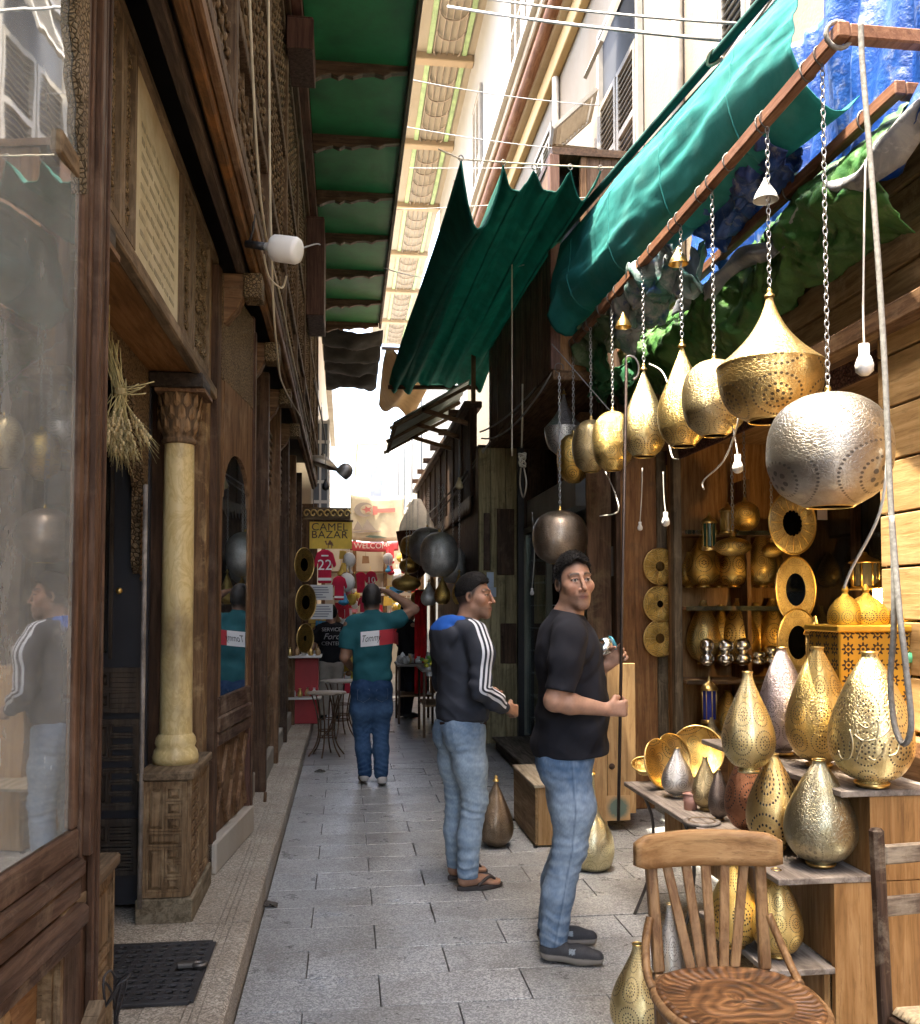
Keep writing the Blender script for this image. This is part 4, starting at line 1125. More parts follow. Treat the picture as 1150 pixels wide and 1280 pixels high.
S2P(MB().box(2.02, 2.03, 9.05, 10.18, 0.14, 2.35), 'door_glass', glass((0.70, 0.80, 0.80), .8, .02, .08))
for y in (9.02, 10.19): S2P(MB().box(1.995, 2.055, y, y + .045, 0.1, 2.4), 'door_stile', paint((0.20, 0.21, 0.17), .5), .004)
S2P(MB().box(1.995, 2.055, 9.066, 10.189, 2.352, 2.42), 'door_head', paint((0.20, 0.21, 0.17), .5), .004)
for k in range(9):
    S2P(MB().box(2.05, 2.45, 9.1, 10.2, 0.3 + k * .25, 0.31 + k * .25), 'shelf', paint((0.50, 0.55, 0.54), .4))
S2P(MB().box(2.10, 2.20, 8.06, 9.0, 2.75, 3.3), 'fascia', W_MID('y'))
S2P(MB().box(2.05, 2.2, 8.06, 10.29, 2.45, 2.74), 'header', paint((0.42, 0.44, 0.42), .6, .15))
S2P(MB().box(1.62, 2.2, 7.80, 9.9, 0.0, 0.11), 'step', wood((0.05, 0.035, 0.025), (0.12, 0.085, 0.06), 'y', .6), .008)
S2P(MB().box(1.58, 2.2, 7.76, 9.9, 0.112, 0.135), 'step_top', wood((0.09, 0.075, 0.06), (0.18, 0.155, 0.125), 'y', .5), .004)
nt = MB().box(1.585, 1.665, 10.285, 10.2935, 1.76, 1.93).build('notice', paint((0.50, 0.58, 0.68), .7, .1)); tag(nt, 'pale blue paper notice pinned on the weathered plank pillar', 'notice')
nt2 = MB().box(1.60, 1.69, 10.272, 10.284, 1.65, 1.758).build('notice', paint((0.48, 0.55, 0.66), .7, .1)); tag(nt2, 'smaller pale blue notice overlapping below another on the plank pillar', 'notice')
pn = MB().box(2.228, 2.239, 7.48, 7.58, 1.80, 2.05).build('paper_strip', paint((0.50, 0.50, 0.52), .7, .1)); tag(pn, 'torn white paper strip pasted on the brown pillar board', 'paper')
# --- dark wood front with carved valance further along
S3 = thing('dark_bazaar_front', (1.8, 14.5, 0.0), 'dark carved wooden bazaar front hung with lamps beyond the plank pillar', 'shop')
def S3P(mb, name, mat, bevel=0.0): return mb.build(name, mat, S3, bevel)
for k in range(28): S3P(MB().box(1.46 + .008 * (k % 3), 1.54, 10.75 + k * .295, 11.035 + k * .295, 2.85, 3.9), 'upper_board', wood((0.035, 0.018, 0.010), (0.075, 0.040, 0.022), 'z', .8))
S3P(MB().box(1.38, 1.60, 10.72, 19.1, 3.9, 3.98), 'cornice', W_DARK('y'), .01)
for k in range(34):
    y = 10.75 + k * .245
    pr = [(-.12, 0), (-.12, -.10), (-.06, -.2), (0, -.12), (.06, -.2), (.12, -.10), (.12, 0)]
    S3P(MB().prism([(a + y + .12, 2.85 + b) for a, b in pr], ((1.45, 0, 0), (0, 1, 0), (0, 0, 1), (1, 0, 0)), .02), 'valance', W_DARK('z'))
for y in (12.4, 14.3, 16.4, 18.9): S3P(MB().box(1.50, 1.60, y - .06, y + .06, 0, 2.85), 'post', W_MID(), .006)
S3P(MB().box(2.4, 2.5, 10.75, 19.0, 0, 3.0), 'back_wall', W_DARK('z'))
S3P(MB().box(1.54, 2.5, 10.75, 19.0, 2.9, 2.95), 'ceiling', W_DARK('y'))
for k in range(6):
    S3P(MB().box(1.30, 1.45, 11.6 + k * 1.3, 11.68 + k * 1.3, 3.98, 4.06), 'bracket', W_DARK('x'))
roof = MB()
def roofp(u, v):
    return (1.48 - .92 * v, 10.9 + 2.0 * u, 3.72 + .55 * (1 - v) + .02 * math.sin(u * 46))
rf = thing('tin_awning', (1.2, 12, 4.4), 'corrugated grey-green tin awning on wooden struts above the dark bazaar front', 'awning')
MB().grid(roofp, 90, 3, .01).build('sheet', paint((0.34, 0.40, 0.36), .5, .25, 3, .1, .1), rf)
for y in (11.0, 11.9, 12.8):
    MB().bar((1.5, y, 3.75), (.9, y, 3.92), .05, .05).build('strut', W_MID('x'), rf)
    MB().bar((1.48, y, 4.22), (.52, y, 3.68), .05, .04).build('rafter', W_GREY('x'), rf)
MB().bar((.58, 10.9, 3.72), (.58, 12.9, 3.72), .04, .05).build('edge_rail', W_GREY('y'), rf)
MB().bar((1.49, 10.7, 3.95), (1.49, 10.7, 4.75), .05, .05).build('post', W_MID(), rf)
# ================================================================== lamps
GOLD = pierced((0.86, 0.60, 0.20), (0.58, 0.36, 0.09), 6, 3, .30, 1.0, .5)
GOLD2 = pierced((0.82, 0.62, 0.26), (0.58, 0.40, 0.13), 8, 5, .28, .9, .7)
GOLD3 = pierced((0.84, 0.56, 0.17), (0.52, 0.31, 0.07), 5, 3, .32, 1.0, .3, nd=18)
PALE = pierced((0.80, 0.68, 0.38), (0.58, 0.44, 0.19), 7, 4, .27, .9, .6)
SILV = pierced((0.74, 0.73, 0.70), (0.42, 0.40, 0.37), 6, 4, .30, .8, .6)
VIOL = pierced((0.50, 0.43, 0.43), (0.28, 0.22, 0.23), 9, 5, .33, .9, .6)
COPP = pierced((0.50, 0.24, 0.14), (0.26, 0.11, 0.06), 5, 3, .33, 1.0, .6, holec=(.012, .006, .004))
BRNZ = pierced((0.36, 0.27, 0.19), (0.20, 0.14, 0.09), 8, 5, .28, .7, .6)
DARKB = pierced((0.24, 0.20, 0.18), (0.12, 0.10, 0.09), 6, 4, .35, .8, .5)
AGED = pierced((0.58, 0.48, 0.28), (0.38, 0.29, 0.14), 6, 4, .30, .7, .7)
YELL = pierced((0.78, 0.50, 0.09), (0.62, 0.38, 0.06), 8, 3, .42, 1.0, .2, nd=10)
STEEL = metal((0.55, 0.54, 0.52), .35, .3)
def shape(kind):
    if kind == 'drop':   return [(.30, 0), (.40, .005), (.40, .035), (.34, .05), (.62, .085), (.92, .20), (1, .32), (.93, .45), (.74, .60), (.50, .74), (.30, .86), (.20, .94), (.185, .985), (.20, 1)]
    if kind == 'egg':    return [(.25, 0), (.36, .005), (.36, .03), (.32, .045), (.66, .09), (.94, .22), (1, .34), (.95, .47), (.80, .61), (.58, .76), (.36, .88), (.20, .96), (.19, .985), (.205, 1)]
    if kind == 'point':  return [(.10, 0), (.50, .02), (.88, .13), (1, .28), (.92, .43), (.70, .60), (.44, .76), (.22, .89), (.10, .96), (.05, 1)]
    if kind == 'squat':  return [(.45, 0), (.80, .03), (1, .18), (.93, .34), (.66, .47), (.36, .57), (.20, .70), (.12, .85), (.07, 1)]
    if kind == 'round':  return [(.36, 0), (.42, .01), (.80, .14), (.97, .33), (1, .50), (.95, .68), (.78, .85), (.45, .965), (.15, .995), (.04, 1)]
    if kind == 'hangdrop': return [(.48, 0), (.52, .01), (.84, .10), (.98, .22), (1, .34), (.90, .47), (.62, .64), (.36, .79), (.17, .90), (.08, .97), (.05, 1)]
    if kind == 'cone':   return [(.42, 0), (.46, .012), (.78, .10), (.95, .25), (1.0, .40), (1.015, .43), (.97, .45), (.66, .56), (.40, .68), (.22, .80), (.11, .91), (.06, 1)]
    if kind == 'flat':   return [(.10, 0), (.55, .06), (.90, .25), (1, .45), (.85, .68), (.45, .84), (.18, .90), (.12, 1)]
    if kind == 'dish':   return [(.55, 0), (.62, .05), (.75, .25), (.97, .85), (1.0, 1.0), (.95, .95), (.72, .35), (.5, .15), (.01, .12)]
    if kind == 'jar':    return [(.5, 0), (.55, .02), (.95, .13), (1, .24), (.9, .38), (.55, .46), (.6, .50), (.95, .62), (1, .74), (.85, .90), (.4, .97), (.05, 1)]
def chain_mb(a, b, L=.032, r=.0028, w=.009):
    a, b = Vector(a), Vector(b); n = max(2, int((b - a).length / (L * .78))); d = (b - a).normalized()
    s = d.cross(Vector((0, 1, 0.1))).normalized(); t = d.cross(s)
    mb = MB()
    for i in range(n):
        c = vl(a, b, (i + .5) / n); q = s if i % 2 else t
        mb.tube([c + d * (math.sin(k * PI / 4) * L * .5) + q * (math.cos(k * PI / 4) * w) for k in range(8)], r, 4, True)
    return mb
def lamp(kind, base, w, h, mat, label, name='metal_lamp', cat='lamp', group=None, chain_to=None, seg=40, sub=3, finial=False, foot=False, tilt=None, neckmat=None, hook=True):
    base = Vector(base)
    t = thing(name, base, label, cat, group)
    prof = [(r * w / 2, z * h) for r, z in shape(kind)]
    prof = prof_curve(prof, sub)
    Mx = Matrix.Rotation(tilt[0], 3, 'X') @ Matrix.Rotation(tilt[1], 3, 'Y') if tilt else Matrix.Identity(3)
    ph = random.uniform(0, 6); body = MB().lathe(prof, base, seg, Mx, lambda a, z: 1 + .012 * math.sin(2 * a + ph) + .007 * math.sin(3 * a + z * 14 + ph) + .004 * math.sin(7 * a - z * 25))
    body.build('body', mat, t)
    topp = base + Mx @ Vector((0, 0, h))
    nm = neckmat or BRASS
    if kind in ('drop', 'egg'):
        MB().tube([base + Mx @ Vector((.192 * w / 2 * math.cos(a), .192 * w / 2 * math.sin(a), h)) for a in [2 * PI * k / 20 for k in range(20)]], w * .012, 6, True).build('neck_ring', nm, t)
        MB().lathe([(.27 * w / 2, .001), (.38 * w / 2, -.0), (.42 * w / 2, .012 * h / .4), (.38 * w / 2, .03 * h)], base, 28, Mx).build('foot_ring', nm, t)
    if finial or chain_to is not None:
        MB().lathe([(.022, -.006), (.020, .004), (.010, .010), (.013, .02), (.008, .03), (.001, .034)], topp, 14).build('finial', nm, t)
    if kind in ('round', 'cone', 'hangdrop'):
        r0 = shape(kind)[0][0] * w / 2
        MB().tube([base + Mx @ Vector((r0 * math.cos(a), r0 * math.sin(a), .002)) for a in [2 * PI * k / 28 for k in range(28)]], .005, 6, True).build('rim', nm, t)
    if chain_to is not None:
        chain_mb(topp + Vector((0, 0, .025)), chain_to).build('chain', STEEL, t)
        if hook:
            c = Vector(chain_to)
            MB().tube(curve_pts([c + Vector((0, 0, -.01)), c + Vector((-.03, 0, .02)), c + Vector((-.03, 0, .06)), c + Vector((.0, 0, .075)), c + Vector((.03, 0, .06)), c + Vector((.03, 0, .03))], 4), .0035, 5).build('hook', IRON, t)
    return t
# ---- rails that carry the lamps
RUST = wood((0.16, 0.070, 0.038), (0.25, 0.125, 0.07), 'y', .55, 1.0, .35, (0.36, .22, .14))
R1Z, R2Z = 3.66, 3.63
r1 = thing('lamp_rail', (1.8, 5.2, R1Z), 'long red-brown wooden rail carrying the chained brass lamps', 'rail')
MB().box(1.775, 1.825, 3.08, 7.40, R1Z - .03, R1Z + .03).build('rail', RUST, r1, .006)
MB().box(1.826, 2.40, 3.085, 3.14, R1Z - .028, R1Z + .028).build('cross_arm', RUST, r1, .006)
MB().box(1.826, 2.6, 7.33, 7.39, R1Z - .028, R1Z + .028).build('cross_arm', RUST, r1, .006)
for y in [3.35, 3.75, 4.1, 4.45, 4.85, 5.2, 5.55, 5.9, 6.3, 6.7, 7.0]:
    MB().tube([(1.8 + .033 * math.cos(a), y + .004 * math.sin(3 * a), R1Z + .042 * math.sin(a)) for a in [2 * PI * k / 14 for k in range(14)]], .004, 5, True).build('ring', IRON, r1)
r2 = thing('inner_rail', (2.2, 5.0, R2Z), 'brown wooden rail running under the crumpled tarpaulins', 'rail')
MB().box(2.175, 2.225, 3.36, 7.20, R2Z - .03, R2Z + .03).build('rail', RUST, r2, .006)
MB().box(2.226, 2.40, 3.365, 3.42, R2Z - .028, R2Z + .028).build('cross_arm', RUST, r2, .006)
MB().tube([(2.2 + .034 * math.cos(a), 3.62, R2Z + .045 * math.sin(a)) for a in [2 * PI * k / 14 for k in range(14)]], .0045, 5, True).build('ring', IRON, r2)
MB().tube([(2.2 + .034 * math.cos(a), 4.3, R2Z + .045 * math.sin(a)) for a in [2 * PI * k / 14 for k in range(14)]], .0045, 5, True).build('ring', IRON, r2)
# ---- row of hanging lamps: (kind, px centre, px bottom, px top, px width, material, label)
HG = 'lamps hanging from the long rail'
def hang(kind, cx, ytop, ybot, wpx, mat, label, x=1.8, ctop=None, **k):
    c = at_x(cx, (ytop + ybot) / 2, x); s = scale_at(c)
    h = (ybot - ytop) * s * (1.0 if kind != 'round' else 1.0)
    base = Vector((c.x, c.y, c.z - h / 2))
    # looking up at the lamp: its true height is a little smaller than the picture height
    return lamp(kind, base, wpx * s, h * .96, mat, label, 'hanging_lamp', 'hanging lamp', HG, ctop or (c.x, c.y, R1Z - .04), **k)
hang('round', 1036, 486, 634, 152, pierced((0.46, 0.43, 0.38), (0.22, 0.19, 0.16), 3, 2, .33, .8, .45, nd=26), 'big round silver pierced globe lamp chained to the rail')
hang('cone', 963, 362, 527, 132, pierced((0.78, 0.58, 0.26), (0.46, 0.30, 0.11), 5, 3, .30, .8, .6, nd=16), 'big wide brass lamp with a long cone top and crisp waist rim')
hang('round', 893, 446, 545, 80, AGED, 'squat round brass lamp with a small finial hanging beside the cone-topped one')
hang('hangdrop', 853, 426, 558, 62, GOLD2, 'tall brass drop lamp with a white cord, hanging behind the round one')
hang('hangdrop', 805, 456, 571, 54, PALE, 'bright pale brass drop lamp with a narrow peak in the hanging row')
hang('round', 766, 511, 588, 52, GOLD2, 'round brass lamp tucked behind the bright pale drop lamp', )
hang('round', 739, 522, 590, 48, AGED, 'round dull brass lamp second from the small cone-topped one')
hang('round', 717, 540, 603, 42, GOLD3, 'small golden round lamp hung lowest beside the small cone-topped one')
hang('cone', 705, 489, 568, 48, SILV, 'small silver-topped brass cone lamp at the far end of the rail')
c = at_y(700, 672, 6.9)
lamp('round', (c.x, c.y, c.z - .20), 70 * scale_at(c), .41, pierced((0.40, 0.33, 0.26), (0.22, .17, .13), 9, 6, .3, .4, .7), 'dark bronze globe lamp hung low in front of the glass door shop', 'hanging_lamp', 'hanging lamp', HG, (c.x, c.y, 3.35))
# ---- bells and cups threaded on chains
for (px, py, w_, lab, mat) in ((848, 322, 24, 'small brass bell cup threaded on a lamp chain', BRASS), (779, 402, 20, 'smaller brass bell cup on a chain beside the leaf-green tarpaulin', BRASS), (957, 240, 30, 'chalky white bell cup on the chain of the cone-topped lamp', paint((.6, .6, .56), .5, .15))):
    c = at_x(px, py, 1.8); s = scale_at(c); r_ = w_ * s / 2
    t = thing('bell_cup', c, lab, 'bell')
    MB().lathe(prof_curve([(r_, -r_ * .7), (r_ * .85, -r_ * .2), (r_ * .5, r_ * .4), (r_ * .18, r_ * 1.0), (.006, r_ * 1.2)], 4), c, 20).build('cup', mat, t)
    MB().lathe([(r_ * 1.0, -r_ * .72), (r_ * 1.06, -r_ * .68), (r_, -r_ * .62)], c, 20).build('rim', mat, t)
# ---- dangling white flex with bulbs
FLEX = paint((0.66, 0.64, 0.58), .5, .12); BULB = paint((0.72, 0.72, 0.70), .35, .06, 6)
def pend(pts, lab, bulb=True, r=.0045, x=1.8, big=1.0):
    P3 = [at_x(a, b, x) for a, b in pts]
    t = thing('pendant_flex', P3[0], lab, 'flex')
    MB().tube(curve_pts(P3, 6), r, 6).build('flex', FLEX, t)
    if bulb:
        e = P3[-1]
        MB().lathe([(.001, 0), (.018 * big, -.001), (.018 * big, -.04 * big), (.024 * big, -.05 * big), (.032 * big, -.075 * big), (.030 * big, -.098 * big), (.015 * big, -.112 * big), (.001, -.115 * big)], e, 16).build('bulb', BULB, t)
pend([(1082, 200), (1080, 300), (1079, 380), (1080, 430)], 'plain white flex with a white bulb hanging against the plank fascia', True, .004, 2.0, 1.1)
pend([(920, 505), (922, 530), (905, 575), (880, 600), (880, 612)], 'white flex drooping below the round brass lamp with a loose end', False)
pend([(907, 500), (918, 545), (922, 568)], 'short flex with a bulb under the round brass lamp', True, .004, 1.85, .8)
pend([(812, 455), (828, 465), (836, 490), (835, 540), (840, 570), (848, 574)], 'white flex curling out of the bright pale drop lamp', False)
pend([(829, 590), (830, 620), (832, 640)], 'short flex with a bulb in front of the red-brown post', True, .0035, 2.0, .8)
pend([(803, 585), (802, 620), (800, 652)], 'short dark-socketed flex with a tiny bulb beside the red-brown post', True, .0035, 2.0, .55)
pend([(757, 590), (770, 620), (772, 640), (750, 645)], 'white flex looping below the far round lamps', False)
pend([(1110, 560), (1100, 640), (1065, 710), (1055, 735)], 'pinkish white flex running down behind the big silver globe', False, .006, 1.9)
pend([(665, 640), (668, 690), (665, 735)], 'thin white flex with a small bulb before the glass door', True, .004, 1.75, .6)
# bulb cone ends
# ---- rope knots on a line
rp = thing('knotted_rope', at_x(653, 580, 1.62), 'knotted white rope bundle hanging from the plank storey', 'rope')
P3 = [at_x(653, 480, 1.62), at_x(653, 520, 1.62), at_x(652, 560, 1.62)]
MB().tube(P3, .009, 6).build('cord', CREAM_W, rp)
k0 = at_x(653, 575, 1.62); mb = MB()
pts = [k0 + Vector((.03 * math.sin(i * 1.3), .025 * math.cos(i * 1.9), .06 * math.cos(i * .55))) for i in range(26)]
mb.tube(curve_pts(pts, 3), .009, 6); mb.build('knot', CREAM_W, rp)
P3 = [at_x(651, 585, 1.62), at_x(650, 605, 1.62), at_x(654, 622, 1.62), at_x(658, 605, 1.62), at_x(655, 585, 1.62)]
MB().tube(curve_pts(P3, 5), .007, 6).build('loop', CREAM_W, rp)
# thick double rope hanging from the near end of the rail
dr = thing('hanging_rope', (1.85, 3.1, 3.7), 'thick grey twisted rope hanging in a long loop from the rail end', 'rope')
def ropepts(px): return [at_x(a, b, 1.72) for a, b in px]
P3 = ropepts([(1076, 28), (1078, 80), (1088, 200), (1098, 330), (1106, 460), (1112, 600), (1117, 700), (1117, 790), (1113, 850), (1118, 905), (1130, 930), (1139, 905), (1132, 830), (1124, 760), (1114, 640)])
MB().tube(curve_pts(P3, 6), .0095, 8).build('rope', paint((0.19, 0.185, 0.17), .85, .25, 60, .5), dr)
# cut the loop's start round the rail
MB().tube([(1.8 + .05 * math.cos(a), 3.12, R1Z + .05 * math.sin(a)) for a in [2 * PI * k / 14 for k in range(14)]], .0095, 6, True).build('coil', paint((0.22, 0.21, 0.19), .85, .25, 60, .5), dr)

# ================================================================== stepped display and its lamps
ST = thing('stepped_stand', (1.8, 3.6, 0), 'stepped wooden display stand crowded with brass teardrop lamps', 'stand')
TZ = (0.32, 0.624, 0.914)
tw = wood((0.17, 0.14, 0.115), (0.33, 0.29, 0.25), 'y', .6, .9, .5, (0.44, .38, .31)); fw = wood((0.33, 0.17, 0.06), (0.50, 0.29, 0.12), 'z', .55, .7, .45, (0.20, .11, .045))
for (x0, x1, z, yn, yf) in ((1.42, 1.66, TZ[0], 3.0, 3.62), (1.46, 1.80, TZ[1], 3.0, 4.75), (1.69, 2.06, TZ[2], 3.0, 4.25)):
    MB().box(x0, x1, yn, yf, z - .022, z).build('tread', tw, ST, .003)
MB().box(1.64, 1.661, 3.04, 3.60, 0.0, TZ[0] - .024).build('riser', fw, ST)
MB().box(1.665, 1.685, 3.03, 4.70, TZ[0] + .002, TZ[1] - .024).build('riser', fw, ST)
MB().box(1.80, 1.82, 3.03, 4.20, TZ[1] + .002, TZ[2] - .024).build('riser', fw, ST)
MB().box(1.662, 2.75, 3.005, 3.03, 0.0, TZ[1] - .024).build('end_panel', fw, ST)
MB().box(1.80, 2.75, 3.008, 3.033, TZ[1] - .02, TZ[2] - .024).build('end_panel', fw, ST)
MB().box(1.43, 1.46, 3.02, 3.05, 0, TZ[0] - .024).build('leg', W_GREY(), ST); MB().box(1.43, 1.46, 3.56, 3.59, 0, TZ[0] - .024).build('leg', W_GREY(), ST)
for (yy, xx) in ((4.55, 1.50), (4.0, 1.50)):
    MB().tube(curve_pts([(xx, yy, .60), (xx + .05, yy, .45), (xx + .03, yy, .20), (xx - .05, yy, 0.0)], 5), .008, 6).build('iron_leg', IRON, ST)
MB().box(2.07, 2.75, 3.01, 4.45, TZ[2] - .02, 1.0).build('counter', W_WARM('y'), ST, .004)
MB().box(2.08, 2.75, 3.035, 4.40, 0.16, TZ[2] - .03).build('counter_body', fw, ST)
SG = 'lamps standing on the stepped display'
def stand(kind, cx, ytop, ybot, wpx, mat, label, z, x=None, **k):
    b = at_z(cx, ybot - wpx * .08, z); s = scale_at(b)
    return lamp(kind, (b.x, b.y, z + .004), wpx * s, (ybot - ytop - wpx * .05) * s * .985, mat, label, 'teardrop_lamp', 'lamp', SG, **k)
stand('egg', 1090, 818, 992, 102, PALE, 'large pale gold teardrop lamp with a raised Arabic inscription on the top step', TZ[2])
stand('egg', 1024, 811, 966, 80, GOLD2, 'tall yellow gold teardrop lamp next to the inscribed one', TZ[2])
stand('egg', 979, 811, 950, 64, VIOL, 'silvery mauve teardrop lamp on the top step', TZ[2])
stand('drop', 936, 842, 972, 66, PALE, 'slim bright gold long-necked lamp at the far end of the top step', TZ[2])
stand('egg', 1026, 953, 1090, 88, pierced((0.50, 0.46, 0.32), (0.33, 0.29, 0.17), 4, 2, .27, .5, .5, nd=30), 'smooth greenish silver teardrop lamp at the near end of the middle step', TZ[1])
stand('egg', 968, 945, 1068, 68, pierced((0.84, 0.62, 0.28), (0.6, .4, .15), 4, 2, .3, 1.0, .4, nd=16), 'gold teardrop lamp pierced with big dotted circles on the middle step', TZ[1])
stand('egg', 937, 935, 1048, 60, COPP, 'dark copper teardrop lamp pierced with circles on the middle step', TZ[1])
stand('egg', 899, 964, 1028, 27, DARKB, 'small dark bronze lamp beside the copper one', TZ[1])
stand('drop', 882, 948, 1016, 34, AGED, 'small dull brass lamp between the bronze and the silver lamps', TZ[1])
stand('drop', 847, 937, 1000, 40, SILV, 'small silver teardrop lamp in front of the golden dishes', TZ[1])
stand('egg', 972, 1090, 1202, 62, GOLD2, 'gold pierced lamp on the lowest step', TZ[0])
stand('egg', 918, 1082, 1190, 66, GOLD, 'gold filigree lamp on the lowest step just behind the slatted chair back', TZ[0])
# raised Arabic lettering on the large lamp, as relief strokes
big = [o for o in bpy.data.objects if o.get('label', '').startswith('large pale gold teardrop lamp with a raised')][0]
bb = big.children[0]; bme = bb.data
bv = BVHTree.FromPolygons([v.co + big.location for v in bme.vertices], [tuple(p.vertices) for p in bme.polygons])
def relief(px_pts, r=.0045):
    P = []
    for a, b in px_pts:
        d = ray(a, b); h = bv.ray_cast(EYE, d.normalized())
        if h[0] is not None: P.append(h[0] - d.normalized() * r * .4)
    return P
ins = MB()
for stroke in ([(1048, 938), (1052, 948), (1062, 947), (1066, 930), (1062, 912)], [(1070, 950), (1078, 928), (1086, 922)], [(1068, 918), (1080, 926), (1100, 922), (1112, 910), (1108, 900)],
               [(1086, 946), (1094, 950), (1104, 940), (1106, 928)], [(1110, 945), (1120, 942), (1124, 930), (1120, 918)], [(1074, 905), (1084, 910), (1092, 902)], [(1098, 900), (1098, 915), (1094, 932)], [(1056, 925), (1058, 940)]):
    P = relief(stroke)
    if len(P) > 2: ins.tube(curve_pts(P, 4), .0032, 6)
if ins.v: ins.build('inscription', metal((0.66, 0.58, 0.38), .35), big)
# dishes and small pots at the far end
def dish(px, py, rpx, z, mat, lab, lean=R(62), az=0.0, y=None):
    b = at_z(px, py, z); s = scale_at(b); r_ = rpx * s
    t = thing('metal_dish', b, lab, 'dish')
    Mx = Matrix.Rotation(az, 3, 'Z') @ Matrix.Rotation(lean, 3, 'X')
    c = b + Vector((0, 0, r_))
    MB().lathe(prof_curve([(.01, -.03), (r_ * .55, -.028), (r_ * .75, -.012), (r_ * .97, .012), (r_, .018), (r_ * .94, .008), (r_ * .5, -.018), (.001, -.022)], 3), c, 40, Mx).build('plate', mat, t)
    MB().tube([c + Mx @ Vector((r_ * math.cos(a), r_ * math.sin(a), .018)) for a in [2 * PI * k / 36 for k in range(36)]], .005, 5, True).build('rim', BRASS, t)
dish(822, 985, 30, TZ[1], GOLD, 'golden dish leaning behind the small silver lamp', R(75), R(35))
dish(840, 978, 30, TZ[1], GOLD2, 'second golden dish leaning in the stack beside the small silver lamp', R(72), R(30))
dish(872, 972, 32, TZ[1], GOLD3, 'broad bright golden dish leaning at the end of the middle step', R(72), R(-20))
dish(806, 975, 16, TZ[1], GOLD, 'small flat golden dish at the corner of the stand', R(25), R(-20))
cp = at_z(863, 1012, TZ[1])
t = thing('pink_cup', cp, 'pinkish plastic cup on the middle step before the dull brass lamp', 'cup')
MB().lathe([(.001, 0), (.028, 0), (.034, .07), (.030, .068), (.025, .006), (.001, .005)], cp + Vector((0, 0, .002)), 20).build('cup', paint((0.42, 0.22, 0.17), .4, .1), t); MB().lathe([(.034, .07), (.037, .072), (.034, .076)], cp, 20).build('lip', paint((0.5, 0.3, .25), .4), t)
td = at_z(893, 1040, TZ[1] - .02)
t = thing('wooden_disc', (1.50, 3.95, TZ[1]), 'worn grey wooden disc lying at the edge of the middle step', 'disc')
MB().lathe([(.001, .0), (.075, .0), (.078, .006), (.075, .012), (.001, .012)], (1.51, 3.80, TZ[1] + .001), 28).build('disc', tw, t); MB().lathe([(.05, .0121), (.055, .015), (.06, .0121)], (1.51, 3.80, TZ[1] + .001), 28).build('groove', W_GREY(), t)
# ---- floor lamps
b = at_z(620, 1058, 0); s = scale_at(b)
t = lamp('point', b, 44 * s, 82 * s, pierced((0.30, 0.235, 0.17), (0.17, .125, .085), 8, 5, .26, .5, .8), 'dark bronze teardrop lamp standing on the paving by the wooden box', 'floor_lamp', 'lamp', None, None, finial=True)
b = at_z(741, 1086, 0); s = scale_at(b)
lamp('squat', b, 54 * s, 118 * s, pierced((0.72, 0.65, 0.42), (0.50, .42, .22), 8, 5, .28, .4, .9), 'squat pale gold onion lamp on the paving behind the man in black', 'floor_lamp', 'lamp', None, None, finial=True)
b = at_z(798, 1300, 0); s = scale_at(b)
lamp('drop', b, 70 * s, 118 * s, PALE, 'pale gold lamp on the paving beside the legs of the carved-seat chair', 'floor_lamp', 'lamp')
b = at_z(838, 1262, 0.0)
lamp('drop', (b.x, b.y, 0), .12, .40, SILV, 'slim silver lamp on the paving behind the carved-seat chair', 'floor_lamp', 'lamp')

# ================================================================== lamp-shop interior goods
IG = 'brass goods on the shop shelves'
GS = {'a': GOLD3, 'b': GOLD, 'c': GOLD2, 'd': BRASS}
def shelf_item(kind, cx, ytop, ybot, wpx, mat, label, y=6.66, zfix=None, **k):
    b = at_y(cx, ybot, y); s = scale_at(b)
    z = zfix if zfix is not None else b.z
    return lamp(kind, (b.x, y, z + .003), wpx * s, (ybot - ytop) * s, mat, label, 'shelf_lamp', 'lamp', IG, None, 32, **k)
S1, S2z, S3z = 2.102, 1.542, 1.002
def zsh(py, y=6.66): return at_y(900, py, y).z
ZT, ZM = zsh(735), zsh(831)
shelves = sorted([o for o in LS.children if o.name.startswith('shelf') and not o.name.startswith(('shelf_w', 'shelf_u'))], key=lambda o: o.name)
lab = ['gold teardrop lamp with cut-out arabesques at the post end of the upper shelf', 'gold teardrop lamp in the middle of the upper shelf', 'smooth golden teardrop lamp at the mirror end of the upper shelf',
       'pale gold ribbed teardrop at the post end of the lower shelf', 'wide gold teardrop in the middle of the lower shelf', 'orange gold teardrop at the mirror end of the lower shelf']
for i, (cx, a, b_, w_, m) in enumerate(((879, 668, 735, 42, GOLD3), (917, 672, 735, 40, GOLD), (952, 664, 735, 38, GOLD2))): shelf_item('egg', cx, a, b_, w_, m, lab[i], 6.68, ZT)
for i, (cx, a, b_, w_, m) in enumerate(((880, 752, 831, 42, GOLD2), (925, 750, 831, 48, GOLD), (966, 750, 831, 42, GOLD3))): shelf_item('egg', cx, a, b_, w_, m, lab[3 + i], 6.74, ZM)
